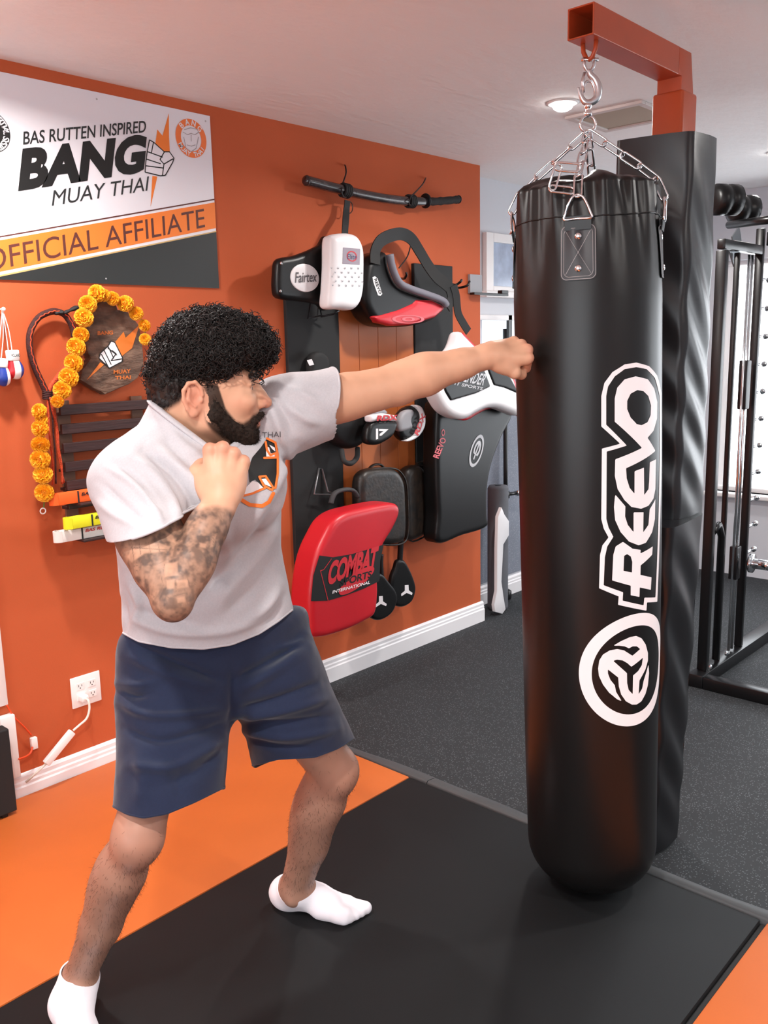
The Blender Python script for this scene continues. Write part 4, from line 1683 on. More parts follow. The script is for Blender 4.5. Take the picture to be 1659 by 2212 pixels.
lines = [zt_(L) for L in (
    [(250, 960), (620, 985), (600, 1000), (430, 1050), (300, 1090), (270, 1040)], [(330, 920), (350, 1060)], [(380, 905), (400, 1040)], [(440, 890), (470, 1030)], [(500, 875), (530, 1010)], [(520, 860), (590, 960)],
    [(270, 1110), (420, 1080), (600, 1000)], [(300, 1140), (430, 1110), (560, 1060)], [(560, 1080), (540, 1180), (560, 1290), (620, 1330)], [(640, 1060), (650, 1170)], [(560, 1180), (720, 1170), (735, 1250), (630, 1270), (560, 1260)], [(635, 1180), (640, 1270)],
    [(720, 1170), (800, 1040), (890, 900)], [(740, 1250), (850, 1130), (930, 950)], [(630, 1300), (720, 1290), (720, 1360), (640, 1380)], [(500, 1160), (470, 1280), (560, 1420)], [(420, 1150), (430, 1260), (520, 1400)],
    [(810, 700), (880, 685), (940, 720), (960, 780), (930, 860), (860, 890), (800, 850)], [(880, 760), (920, 770)], [(790, 860), (780, 960), (870, 1000)], [(900, 880), (890, 1000), (940, 1090)], [(960, 800), (1010, 780), (960, 1000), (940, 1080)],
    [(660, 1040), (760, 980), (800, 900)], [(570, 1470), (640, 1420), (740, 1400), (770, 1330)], [(780, 1400), (820, 1300), (900, 1180)])]
ln = strokes(ax_, ay_, lines, 1.7) * (0.55 + 0.45 * vnoise(AV, 110, 13))
dark = [zt_([(160, 930), (300, 930), (270, 1000), (300, 1090), (240, 1080)]), zt_([(850, 1030), (930, 1060), (940, 1090), (870, 1080)]), zt_([(600, 1290), (720, 1260), (730, 1280), (620, 1320)]), zt_([(620, 950), (660, 920), (650, 1040), (600, 1050)])]
for pg in dark:
    wash = np.maximum(wash, 0.75 * sstep(-poly_sd(ax_, ay_, pg), -3, 5))
ink = arm_on * np.clip(np.maximum(wash, ln * 0.85), 0, 0.88)
col = col * (1 - ink[:, None]) + INK * ink[:, None]
pieces.append((AV, AQ, col))

# left arm
lo, hi = bounds_of(pl)
BV, BQ = arm_vol(pl, lo, hi, 0.0023).mesh(2)
col = np.tile(SKIN_BASE * 1.04, (len(BV), 1)) * (0.95 + 0.08 * vnoise(BV, 70)[:, None])
hand = (BV - LW) @ a_l
kn = sstep(hand, 0.072, 0.10) * 0.4
col = col * (1 - kn[:, None]) + SKIN_RED * kn[:, None]
pieces.append((BV, BQ, col))

# legs
for prims, kn_, an_ in ((r_leg, RK, RA), (l_leg, LK, LA)):
    lo, hi = bounds_of(prims)
    lo[2] = min(lo[2], MATZ - 0.02)
    V, Q = arm_vol(prims, lo, hi, 0.0035).mesh(2)
    V[:, 2] = np.maximum(V[:, 2], MATZ + 0.0015)
    col = np.tile(LEG_SKIN, (len(V), 1)) * (0.92 + 0.12 * vnoise(V, 50)[:, None])
    rk = 0.18 * np.exp(-(np.linalg.norm(V - kn_, axis=1) / 0.06) ** 2)
    col = col * (1 - rk[:, None]) + SKIN_RED * rk[:, None]
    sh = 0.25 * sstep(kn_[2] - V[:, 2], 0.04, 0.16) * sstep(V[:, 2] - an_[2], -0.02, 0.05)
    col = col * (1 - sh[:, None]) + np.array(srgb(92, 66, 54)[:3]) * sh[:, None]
    pieces.append((V, Q, col))

# torso under the clothes
tv = Vol(np.minimum(PEL, NB) - 0.32, np.maximum(PEL, NB) + 0.3, 0.008)
tors = [(PEL + np.array([0, 0, -0.10]), 0.12, 0.085, HW), (PEL, 0.150, 0.100, HW), (mixp(PEL, NB, 0.3), 0.135, 0.090, HW), (mixp(PEL, NB, 0.62), 0.150, 0.098, CW), (mixp(PEL, NB, 0.85), 0.14, 0.085, CW), (NB, 0.06, 0.055, CW)]
tv.add(loft(tors, 0.02))
tv.add(rcone(RS, NB, 0.048, 0.045), 0.03).add(rcone(LS, NB, 0.048, 0.045), 0.03)
tv.add(rcone(RH, RH + 0.3 * (RK - RH), 0.075, 0.065), 0.03).add(rcone(LH, LH + 0.3 * (LK - LH), 0.075, 0.065), 0.03)
V, Q = tv.mesh(2)
pieces.append((V, Q, np.tile(SKIN_BASE, (len(V), 1))))

SKIN = M('skin', (0.6, 0.4, 0.3, 1), 0.46, spec=0.35, bump=(420, 0.12, 0.0006))
_nt = SKIN.node_tree
_at = _nt.nodes.new('ShaderNodeAttribute')
_at.attribute_name = 'skin_tone'
_nt.links.new(_at.outputs['Color'], _nt.nodes['Principled BSDF'].inputs['Base Color'])
_b = _nt.nodes['Principled BSDF']
_b.inputs['Subsurface Weight'].default_value = 0.0
_b.inputs['Subsurface Radius'].default_value = (0.012, 0.005, 0.003)
_b.inputs['Subsurface Scale'].default_value = 0.6


def paint(me, colr, name='skin_tone'):
    at = me.attributes.new(name, 'FLOAT_COLOR', 'POINT')
    c4 = np.ones((len(colr), 4), np.float32)
    c4[:, :3] = colr
    at.data.foreach_set('color', c4.ravel())


man = thing('person', 'man in a grey t-shirt and navy shorts throwing a straight punch', 'person', (PEL[0], PEL[1], MATZ))
VV = np.vstack([p[0] for p in pieces])
n0, QQ = 0, []
for V, Q, c_ in pieces:
    QQ.append(Q + n0)
    n0 += len(V)
body = obj('body', VV, np.vstack(QQ), SKIN, man, smooth=True)
paint(body.data, np.vstack([p[2] for p in pieces]))
# ------------------------------------------------------------------ clothes
def sec(l, r, y, t, b, wdir):
    c = deep((l + r) / 2, y, t)
    app = (r - l) / 2 * t / CF
    k = abs(wdir @ cR)
    a = math.sqrt(max(app ** 2 - (b ** 2) * (1 - k * k), 0.0004)) / k
    return (c, a, b, wdir)


def folds(V, N, lines, base=0.0):
    """raise (or sink) soft ridges along traced lines on the side facing the camera"""
    x, y = pix(V)
    front = sstep(-(N @ cF), 0.0, 0.25)
    D = np.zeros(len(V))
    for L, w, amp in lines:
        d = line_sd(x, y, catmull(np.array(L, float), 4), 0)
        # fade towards both ends
        P = np.array(L, float)
        e = np.minimum(np.hypot(x - P[0][0], y - P[0][1]), np.hypot(x - P[-1][0], y - P[-1][1]))
        D += 1.45 * amp * np.exp(-(d / w) ** 2) * (0.25 + 0.75 * sstep(e, 0, 40))
    return V + N * (D * front)[:, None]


# t-shirt
tsec = [sec(285, 650, 1435, 2.03, 0.130, HW), sec(286, 634, 1380, 2.02, 0.128, HW), sec(282, 618, 1300, 1.99, 0.126, HW), sec(276, 600, 1200, 1.96, 0.122, nrm(HW + CW)),
        sec(270, 600, 1110, 1.93, 0.124, CW), sec(268, 608, 1030, 1.90, 0.120, CW), sec(300, 590, 970, 1.875, 0.100, CW)]
ft, tlo, thi = loft(tsec, 0.05)
shv = Vol(np.minimum(tlo, np.minimum(RS, LS)) - 0.15, np.maximum(thi, np.maximum(RS, LS)) + 0.2, 0.0042)
shv.add((ft, tlo, thi))
r_sl = rcone(RS, mixp(RS, RE, 0.80), 0.070, 0.080)
l_sl = rcone(LS - la * 0.02, mixp(LS, LE, 0.72), 0.069, 0.063)
l_sl2 = rcone(LS - np.array([0, 0, 0.03]), mixp(LS, LE, 0.62) - np.array([0, 0, 0.014]), 0.060, 0.056)
NBs = NB + np.array([0, 0, -0.005])
shv.add(rcone(RS, NBs, 0.064, 0.066), 0.06)
shv.add(rcone(mixp(RS, NBs, 0.45) + np.array([0, 0, 0.012]), NBs + np.array([0, 0, 0.012]), 0.062, 0.066), 0.05)
shv.add(rcone(LS, NBs, 0.060, 0.062), 0.04)
shv.add(rcone(NBs, hd(-0.026, 0, -0.045), 0.074, 0.072), 0.03)
shv.add(rcone(NB - FH * 0.04, hd(-0.050, 0.008, -0.03), 0.060, 0.048), 0.02)
shv.add(l_sl, 0.05)
shv.add(l_sl2, 0.05)
shv.add(ellip(mixp(RS, LS, 0.32) - np.array([0, 0, 0.08]) + CN * 0.045, (0.11, 0.085, 0.10), [CW, CN, [0, 0, 1]]), 0.05)
shv.add(ellip(mixp(RS, LS, 0.62) - np.array([0, 0, 0.11]) + CN * 0.040, (0.085, 0.075, 0.09), [CW, CN, [0, 0, 1]]), 0.05)
shv.add(r_sl, 0.035)
SV, SQ = shv.mesh(4)
SN = vnormals(SV, SQ)
SV = SV + SN * (0.0035 * (vnoise(SV, 14, 21) - 0.5) + 0.0016 * (vnoise(SV, 40, 22) - 0.5))[:, None]
tfold = [([(285, 985), (335, 1030), (372, 1085), (392, 1150)], 9, 0.007), ([(310, 975), (370, 1020), (410, 1080), (425, 1150)], 9, -0.007), ([(330, 965), (392, 1010), (440, 1070), (455, 1150)], 12, 0.006),
         ([(235, 1010), (285, 1045), (335, 1100), (352, 1140)], 7, 0.006), ([(215, 1040), (265, 1085), (320, 1135)], 8, -0.005), ([(205, 1075), (245, 1110), (300, 1140)], 8, 0.004), ([(250, 1000), (310, 1050), (348, 1110)], 7, -0.005),
         ([(640, 955), (585, 1060), (520, 1150), (440, 1230)], 16, 0.009), ([(655, 970), (600, 1090), (530, 1190), (440, 1280)], 13, -0.007), ([(600, 1120), (540, 1220), (460, 1300)], 15, 0.008), ([(598, 1190), (560, 1260), (480, 1330)], 12, -0.006),
         ([(280, 1330), (360, 1362), (470, 1366), (560, 1340)], 10, 0.006), ([(275, 1300), (340, 1335), (430, 1345)], 10, -0.005), ([(604, 1260), (575, 1310), (520, 1345)], 10, 0.007), ([(612, 1290), (590, 1335), (540, 1362)], 8, -0.005),
         ([(600, 835), (650, 850), (700, 880)], 9, 0.004), ([(610, 870), (660, 905), (700, 915)], 9, 0.006), ([(590, 850), (620, 900), (640, 950)], 10, -0.006), ([(575, 860), (600, 920), (622, 985)], 9, 0.006),
         ([(360, 920), (400, 965), (455, 1000)], 10, 0.004), ([(345, 940), (400, 1000), (470, 1040)], 12, -0.004), ([(470, 1120), (490, 1220), (480, 1330)], 18, 0.005),
         ([(275, 1250), (300, 1300), (290, 1350)], 8, 0.007), ([(265, 1290), (275, 1340), (268, 1365)], 6, -0.006)]
SV = folds(SV, SN, tfold)
SV = relax(SV, SQ, 0.5)
T = tris(SQ)


def sd_at(prim, V):
    return prim[0](V[:, 0], V[:, 1], V[:, 2])


def plane_of(a, b, c, up):
    n = nrm(np.cross(b - a, c - a))
    return a, (n if n @ up > 0 else -n)


def clip_plane(V, T, pl, mask):
    p, n = pl
    s = (V - p) @ n
    return clip_mesh(V, T, np.where(mask, s, -1.0))


# open the sleeves, the hem and the neck
m = sd_at(r_sl, SV) < np.minimum(sd_at((ft, 0, 0), SV), 0.5) - 0.004
_c = mixp(RS, RE, 0.52)
rp = plane_of(deep(203, 1170, 1.70), deep(362, 1128, 1.63), deep(285, 1165, 1.58), ra)
SV, T = clip_plane(SV, T, rp, m & ((SV - RS) @ ra > 0.06))
m = (SV - LS) @ la > 0.07
lp = plane_of(deep(722, 795, 1.97), deep(700, 932, 1.97), deep(740, 860, 1.90), la)
SV, T = clip_plane(SV, T, lp, m)
hp_ = plane_of(deep(266, 1358, 2.03), deep(440, 1400, 1.86), deep(625, 1322, 2.08), np.array([0, 0, -1.0]))
def clip_hem(V, T, pl, curve, mask):
    N = vnormals(V, T)
    x, y = pix(V)
    dep = (V - CPOS) @ cF
    a = (y - np.interp(x, [c[0] for c in curve], [c[1] for c in curve])) * dep / CF
    b = (V - pl[0]) @ pl[1]
    k = sstep(-(N @ cF), -0.15, 0.15)
    return clip_mesh(V, T, np.where(mask, a * k + b * (1 - k), -1.0))


SV, T = clip_hem(SV, T, hp_, [(250, 1356), (268, 1368), (300, 1385), (370, 1398), (440, 1401), (500, 1392), (560, 1368), (600, 1342), (640, 1310)], (SV[:, 2] < 1.05) & ((SV - RE) @ cF > 0.16))
np_ = plane_of(deep(346, 872, 1.90), deep(462, 972, 1.80), deep(346, 872, 1.90) + SHd * 0.1, np.array([0, 0, 1.0]))
_na = nrm(hd(-0.03, 0, 0) - NB)
_nd = np.linalg.norm((SV - NB) - np.outer((SV - NB) @ _na, _na), axis=1)
SV, T = clip_mesh(SV, T, np.where((SV - NB) @ _na > -0.05, np.minimum((SV - np_[0]) @ np_[1], 0.118 - _nd), -1.0))
SHIRT = M('heather_grey_cotton', srgb(190, 188, 192), 0.85, spec=0.2, sheen=0.15, bump=(700, 0.25, 0.0008), var=(260, 0.35, srgb(172, 170, 176)))
shirt = obj('t_shirt', SV, T, SHIRT, man, smooth=True, label='heather grey short-sleeved t-shirt')
sol = shirt.modifiers.new('cloth', 'SOLIDIFY')
sol.thickness = 0.0028
sol.offset = 0.0


def rim(V, T, sel):
    """boundary loop vertices near a plane, ordered"""
    E = np.sort(np.vstack([T[:, [0, 1]], T[:, [1, 2]], T[:, [2, 0]]]), 1)
    u, n = np.unique(E, axis=0, return_counts=True)
    b = u[n == 1]
    b = b[sel[b].all(1)]
    nx = {}
    for i, j in b:
        nx.setdefault(i, []).append(j)
        nx.setdefault(j, []).append(i)
    best = []
    seen = set()
    for st in nx:
        if st in seen:
            continue
        L, cur, prev = [st], st, None
        seen.add(st)
        while True:
            c = [q for q in nx[cur] if q not in seen]
            if not c:
                break
            cur = c[0]
            seen.add(cur)
            L.append(cur)
        if len(L) > len(best):
            best = L
    return V[best]


def smooth_loop(P, it=6, n=None):
    P = P.copy()
    for _ in range(it):
        P = 0.5 * P + 0.25 * (np.roll(P, 1, 0) + np.roll(P, -1, 0))
    if n:
        s = np.concatenate([[0], np.cumsum(np.linalg.norm(np.diff(np.vstack([P, P[:1]]), axis=0), axis=1))])
        q = np.linspace(0, s[-1], n, endpoint=False)
        PP = np.vstack([P, P[:1]])
        P = np.array([[np.interp(t, s, PP[:, c]) for c in range(3)] for t in q])
    return P


for pl_, lab, name, rad in ((np_, None, 'collar', 0.0085), (rp, None, 'sleeve_hem', 0.0026), (lp, None, 'sleeve_hem', 0.0026), (hp_, None, 'bottom_hem', 0.0028)):
    s = np.abs((SV - pl_[0]) @ pl_[1]) < (1e-5 if name == 'sleeve_hem' else 0.02)
    if name == 'bottom_hem':
        s = (SV[:, 2] < 1.0) & (np.linalg.norm(SV - RE, axis=1) > 0.12)
    if rad > 0.005:
        s = np.linalg.norm(SV - NB, axis=1) < 0.18
    L = rim(SV, T, s)
    if len(L) > 20:
        P = smooth_loop(L, 10, 140)
        obj(name, *tube(P, rad, 8, closed=True, flat=1.0 if rad < 0.005 else 0.55, up=np.array([0, 0, 1.0])), SHIRT, shirt, smooth=True)

# print on the chest, lying on the cloth
SN = vnormals(SV, T)
sx, sy = pix(SV)
facing = (SN @ cF) < -0.05


def cloth_print(name, V, T, N, x, y, fac, field, m, lift, lab=None):
    keep = (x > field[1][0]) & (x < field[1][2]) & (y > field[1][1]) & (y < field[1][3]) & fac
    tt = T[keep[T].all(1)]
    if len(tt) == 0:
        return
    # refine the patch so that outlines stay crisp
    VV, TT = V + N * lift, tt
    us, inv = np.unique(TT, return_inverse=True)
    VV, TT = VV[us], inv.reshape(-1, 3)
    for _ in range(2):
        e = np.sort(np.vstack([TT[:, [0, 1]], TT[:, [1, 2]], TT[:, [2, 0]]]), 1)
        u, iv = np.unique(e, axis=0, return_inverse=True)
        iv = iv.ravel()
        mid = (VV[u[:, 0]] + VV[u[:, 1]]) / 2
        k = len(TT)
        ab, bc, ca = iv[:k] + len(VV), iv[k:2 * k] + len(VV), iv[2 * k:] + len(VV)
        a, b, c = TT.T
        TT = np.vstack([np.stack([a, ab, ca], 1), np.stack([ab, b, bc], 1), np.stack([ca, bc, c], 1), np.stack([ab, bc, ca], 1)])
        VV = np.vstack([VV, mid])
    px_, py_ = pix(VV)
    P, F = clip_mesh(VV, TT, field[0](px_, py_))
    if len(F):
        return obj(name, P, F, m, shirt, smooth=True, label=lab)


zp = lambda L: [(280 + a / 3.318, 620 + b / 3.318) for a, b in L]
ORPRINT = M('orange_print', srgb(238, 120, 40), 0.6)
pbx = (505, 930, 640, 1110)
blk = zp([(985, 1085), (1040, 1110), (1065, 1160), (1065, 1330), (1050, 1420), (1030, 1460), (960, 1440), (900, 1380), (860, 1400), (850, 1300), (880, 1220), (940, 1150)])
cloth_print('black_print', SV, T, SN, sx, sy, facing, (lambda x, y: poly_sd(x, y, blk), pbx), BLACK_PRINT, 0.0022, 'black part of the chest print')
orl = [zp(L) for L in ([(985, 1085), (1045, 1115), (1062, 1200), (1062, 1340), (1045, 1440)], [(975, 1110), (985, 1170), (1010, 1205), (1048, 1190)], [(965, 1225), (1048, 1222), (1050, 1190)], [(930, 1360), (975, 1355), (1030, 1440), (1020, 1455), (960, 1420), (930, 1360)],
                       [(800, 1500), (880, 1480), (970, 1440)], [(795, 1520), (860, 1560), (950, 1570), (1000, 1540), (1030, 1480)])]


def orf(x, y):
    d = np.full(np.shape(x), 1e9)
    for i, L in enumerate(orl):
        d = np.minimum(d, line_sd(x, y, L, 4.0 if i == 5 else 2.4))
    return d


cloth_print('orange_print', SV, T, SN, sx, sy, facing, (orf, pbx), ORPRINT, 0.0034, 'orange outlines of the chest print')
whp = [zp([(830, 1440), (880, 1390), (920, 1400), (960, 1440), (890, 1475), (810, 1500)]), zp([(1000, 1130), (1040, 1150), (1045, 1180), (1020, 1160)]), zp([(945, 1375), (975, 1372), (1018, 1435), (970, 1415)]), zp([(975, 1140), (1000, 1150), (1010, 1190), (1040, 1200), (1040, 1215), (980, 1215)])]


for L in whp:
    cloth_print('white_print', SV, T, SN, sx, sy, facing, (lambda x, y: poly_sd(x, y, L), pbx), WHITE_PRINT, 0.0030, 'white part of the chest print')


def cloth_text(s, bl, br, tl, m):
    """lettering pressed onto the shirt"""
    v, f, _ = text_mesh(s)
    px_ = bl[0] + v[:, 0] * (br[0] - bl[0]) + v[:, 1] * (tl[0] - bl[0])
    py_ = bl[1] + v[:, 0] * (br[1] - bl[1]) + v[:, 1] * (tl[1] - bl[1])
    k = facing & (sx > min(px_) - 60) & (sx < max(px_) + 60) & (np.abs(sy - np.mean(py_)) < 60)
    P = SV[k] + SN[k] * 0.004
    kx, ky = sx[k], sy[k]
    dp = (P - CPOS) @ cF
    out = []
    for a, b in zip(px_, py_):
        d = np.hypot(kx - a, ky - b)
        i = np.argsort(d)[:6]
        w = 1 / (d[i] + 0.5)
        out.append(deep(a, b, (dp[i] * w).sum() / w.sum()))
    return obj('print_lettering', np.array(out), f, m, shirt)


cloth_text('MUAY THAI', (512, 948), (606, 944), (512, 936), M('grey_print', srgb(90, 92, 96), 0.6))

# shorts
pv = [sec(284, 662, 1330, 2.03, 0.120, HW), sec(280, 658, 1400, 2.03, 0.122, HW), sec(285, 680, 1480, 2.03, 0.118, HW), sec(300, 680, 1540, 2.03, 0.100, HW)]
pv = pv[::-1]
rl = [sec(276, 505, 1420, 2.00, 0.104, HW), sec(265, 496, 1520, 1.96, 0.108, HW), sec(258, 486, 1620, 1.92, 0.108, HW), sec(248, 474, 1800, 1.86, 0.106, HW)][::-1]
lw = nrm(HW + 0.5 * cR)
ll = [sec(470, 675, 1410, 2.06, 0.112, lw), sec(500, 705, 1480, 2.08, 0.115, lw), sec(528, 738, 1560, 2.12, 0.115, lw), sec(560, 790, 1680, 2.17, 0.115, lw)][::-1]
fp, plo, phi = loft(pv, 0.04)
fr_ = loft(rl, 0.03)
fl_ = loft(ll, 0.03)
lo = np.min([plo, fr_[1], fl_[1]], 0) - 0.02
hi = np.max([phi, fr_[2], fl_[2]], 0) + 0.02
sv = Vol(lo, hi, 0.0042)
sv.add((fp, plo, phi))
sv.add(fr_, 0.035)
sv.add(fl_, 0.035)
PV, PQ = sv.mesh(4)
PN = vnormals(PV, PQ)
PV = PV + PN * (0.004 * (vnoise(PV, 12, 31) - 0.5) + 0.0016 * (vnoise(PV, 45, 32) - 0.5))[:, None]
sfold = [([(496, 1560), (420, 1585), (340, 1600), (268, 1575)], 9, -0.007), ([(490, 1530), (400, 1545), (320, 1545), (258, 1515)], 9, 0.008), ([(482, 1595), (430, 1630), (360, 1660), (280, 1650)], 11, 0.008), ([(480, 1620), (420, 1670), (340, 1700)], 12, -0.006),
         ([(512, 1535), (600, 1510), (700, 1470)], 9, -0.008), ([(515, 1550), (610, 1535), (715, 1505)], 9, 0.008), ([(515, 1565), (620, 1560), (725, 1545)], 9, -0.007), ([(518, 1578), (620, 1592), (730, 1575)], 9, 0.007), ([(525, 1590), (600, 1612), (680, 1612)], 8, -0.005),
         ([(290, 1395), (380, 1430), (480, 1470)], 9, -0.008), ([(270, 1410), (360, 1455), (470, 1490)], 12, 0.006), ([(650, 1385), (580, 1430), (505, 1470)], 9, -0.008), ([(665, 1400), (600, 1445), (515, 1490)], 11, 0.008), ([(660, 1370), (640, 1392), (590, 1405)], 8, 0.010),
         ([(256, 1492), (290, 1505), (330, 1500)], 7, -0.009), ([(256, 1475), (300, 1480), (340, 1470)], 8, 0.007), ([(500, 1440), (503, 1500), (498, 1580)], 10, -0.006), ([(300, 1600), (310, 1680), (300, 1750)], 16, 0.005), ([(380, 1620), (390, 1690), (380, 1740)], 16, -0.004)]
PV = folds(PV, PN, sfold)
PV = relax(PV, PQ, 0.5)
PT = tris(PQ)
left_leg = sd_at(fl_, PV) < sd_at(fr_, PV)
h1 = plane_of(deep(256, 1736, 1.90), deep(478, 1700, 1.92), deep(335, 1770, 1.77), np.array([0, 0, -1.0]))
h2 = plane_of(deep(534, 1657, 2.22), deep(757, 1600, 2.17), deep(655, 1637, 2.06), np.array([0, 0, -1.0]))
PV, PT = clip_hem(PV, PT, h1, [(240, 1738), (256, 1748), (275, 1758), (310, 1766), (360, 1757), (420, 1732), (485, 1700)], ~left_leg & (PV[:, 2] < 0.72))
left_leg = sd_at(fl_, PV) < sd_at(fr_, PV)
PV, PT = clip_hem(PV, PT, h2, [(525, 1664), (538, 1655), (600, 1639), (680, 1635), (730, 1616), (770, 1590)], left_leg & (PV[:, 2] < 0.76))
wp = (deep(462, 1345, 1.95), np.array([0, 0, 1.0]))
PV, PT = clip_plane(PV, PT, wp, np.ones(len(PV), bool))
NAVY = M('navy_jersey', srgb(29, 38, 62), 0.85, spec=0.2, sheen=0.2, bump=(600, 0.25, 0.0008), var=(200, 0.3, srgb(24, 31, 52)))
shorts = obj('shorts', PV, PT, NAVY, man, smooth=True, label='navy blue jersey shorts')
sol = shorts.modifiers.new('cloth', 'SOLIDIFY')
sol.thickness = 0.003
sol.offset = 0.0
for pl_ in (h1, h2):
    ll_ = sd_at(fl_, PV) < sd_at(fr_, PV)
    L = rim(PV, PT, (ll_ if pl_ is h2 else ~ll_) & (PV[:, 2] < 0.76))
    if len(L) > 20:
        obj('leg_hem', *tube(smooth_loop(L, 10, 120), 0.0028, 6, closed=True), NAVY, shorts, smooth=True)

# socks
SOCK = M('white_sock_knit', srgb(238, 234, 240), 0.9, spec=0.2, sheen=0.2, bump=(500, 0.3, 0.001))
for ank, heel, toe, side, prof_, lb in ((RA, RHEEL, RTOE, 1, [(-0.3, 0.100), (0.10, 0.100), (0.30, 0.097), (0.50, 0.104), (0.62, 0.3), (1.2, 0.5)], 'white ankle sock on the rear foot'),
                                       (LA, LHEEL, LTOE, -1, [(-0.3, 0.098), (0.06, 0.092), (0.14, 0.070), (0.22, 0.052), (0.32, 0.064), (0.42, 0.090), (0.52, 0.16), (0.6, 0.5), (1.2, 0.5)], 'white ankle sock on the front foot')):
    pf, q_, sd_ = foot_prims(ank, heel, toe, grow=0.0025)
    pf = pf + toes(q_, side, 0.002)
    pf += [(rcone(ank, ank + np.array([0, 0, 0.05]), 0.037, 0.036), 0.02)]
    lo, hi = bounds_of(pf, 0.02)
    V, Q = arm_vol(pf, lo, hi, 0.0025).mesh(2)
    V[:, 2] = np.maximum(V[:, 2], MATZ + 0.0006)
    d_ = nrm(toe - heel)
    xs = (V - heel) @ d_ / np.linalg.norm(toe - heel)
    zc = np.interp(xs, [p[0] for p in prof_], [p[1] for p in prof_]) + MATZ
    V, T2 = clip_mesh(V, tris(Q), V[:, 2] - zc)
    so = obj('sock', V, T2, SOCK, man, smooth=True, label=lb)
    sm = so.modifiers.new('knit', 'SOLIDIFY')
    sm.thickness = 0.0025
    sm.offset = 0.3
    L = rim(V, T2, np.ones(len(V), bool))
    if len(L) > 20:
        obj('cuff', *tube(smooth_loop(L, 12, 90), 0.0022, 6, closed=True), SOCK, so, smooth=True)

# ------------------------------------------------------------------ hair and beard
HAIR = M('black_hair', srgb(24, 20, 19), 0.55, spec=0.35, var=(200, 0.4, srgb(44, 36, 33)))
hv = Vol(HO - 0.24, HO + 0.26, 0.0032)
AHh = AH
hv.add(ellip(hd(0.026, 0, 0.092), (0.106, 0.098, 0.084), AHh))
hv.add(ellip(hd(0.090, 0.0, 0.108), (0.060, 0.080, 0.044), AHh), 0.03)
hv.add(ellip(hd(-0.036, 0, 0.060), (0.058, 0.082, 0.052), AHh), 0.03)
hv.add(ellip(hd(0.122, 0.0, 0.094), (0.028, 0.056, 0.024), AHh), 0.02)
hv.add(ellip(hd(-0.055, 0, 0.010), (0.045, 0.066, 0.046), AHh), 0.02)
hv.add(ellip(hd(-0.022, 0, 0.028), (0.084, 0.083, 0.060), AHh), 0.012)
hv.cut(ellip(hd(0.100, 0, -0.004), (0.080, 0.12, 0.084), AHh), 0.008)
hv.cut(ellip(hd(-0.004, 0.085, -0.008), (0.030, 0.05, 0.042), AHh), 0.006)
hv.cut(ellip(hd(-0.004, -0.085, -0.008), (0.030, 0.05, 0.042), AHh), 0.006)
KV, KQ = hv.mesh(3)
KN_ = vnormals(KV, KQ)
KV = KV + KN_ * (0.012 * (vnoise(KV, 85, 41) - 0.55) + 0.006 * (vnoise(KV, 170, 42) - 0.5))[:, None]
hair = obj('hair', KV, KQ, HAIR, man, smooth=True, label='thick curly black hair')


def curls(V, Q, N, count, rad, turns, length, tr, seed, npt=18, inner=0.004, droop=0.0, mask=None):
    rng = np.random.default_rng(seed)
    T = tris(Q)
    ar = np.linalg.norm(np.cross(V[T[:, 1]] - V[T[:, 0]], V[T[:, 2]] - V[T[:, 0]]), axis=1)
    if mask is not None:
        ar = ar * mask[T].mean(1)
    pick = rng.choice(len(T), count, p=ar / ar.sum())
    w = rng.dirichlet((1, 1, 1), count)
    P = (V[T[pick]] * w[:, :, None]).sum(1)
    Nn = (N[T[pick]] * w[:, :, None]).sum(1)
    tilt = rng.normal(0, 0.65, (count, 3))
    A = Nn + tilt
    A[:, 2] -= droop
    A /= np.linalg.norm(A, axis=1, keepdims=True)
    B = np.cross(A, rng.normal(0, 1, (count, 3)))
    B /= np.linalg.norm(B, axis=1, keepdims=True)
    C_ = np.cross(A, B)
    L = length * rng.uniform(0.6, 1.25, count)
    R = rad * rng.uniform(0.6, 1.3, count)
    tn = turns * rng.uniform(0.7, 1.3, count)
    ph = rng.uniform(0, 6.28, count)
    k = np.linspace(0, 1, npt)
    ang = ph[:, None] + tn[:, None] * 2 * math.pi * k[None]
    rr = R[:, None] * (0.35 + 0.65 * np.sin(math.pi * np.clip(k * 0.75 + 0.15, 0, 1)))[None]
    X = P[:, None] - Nn[:, None] * inner + A[:, None] * (L[:, None] * k[None])[..., None] + B[:, None] * (rr * np.cos(ang))[..., None] + C_[:, None] * (rr * np.sin(ang))[..., None]
    Tn = np.gradient(X, axis=1)
    Tn /= np.maximum(np.linalg.norm(Tn, axis=2, keepdims=True), 1e-9)
    e1 = np.cross(Tn, A[:, None] + 0.01)
    e1 /= np.maximum(np.linalg.norm(e1, axis=2, keepdims=True), 1e-9)
    e2 = np.cross(Tn, e1)
    wd = tr * (1 - 0.6 * k ** 3)[None, :, None]
    ring = [X + wd * (math.cos(a) * e1 + math.sin(a) * e2) for a in (0, 2.094, 4.189)]
    VV = np.stack(ring, 2).reshape(-1, 3)
    base = (np.arange(count)[:, None] * npt + np.arange(npt - 1)[None]) * 3
    F = []
    for a in range(3):
        b = (a + 1) % 3
        F.append(np.stack([base + a, base + b, base + 3 + b, base + 3 + a], -1).reshape(-1, 4))
    return VV, np.vstack(F)


kl = np.stack([(KV - HO) @ FH, (KV - HO) @ SHd, (KV - HO) @ UH], 1)
big = sstep(kl[:, 2], 0.025, 0.055)
vv, ff = curls(KV, KQ, KN_, 3900, 0.0066, 1.7, 0.019, 0.00115, 5, 18, 0.005, 0.1, big)
co = obj('curls', vv, ff, HAIR, hair, smooth=True)
co['kind'] = 'stuff'
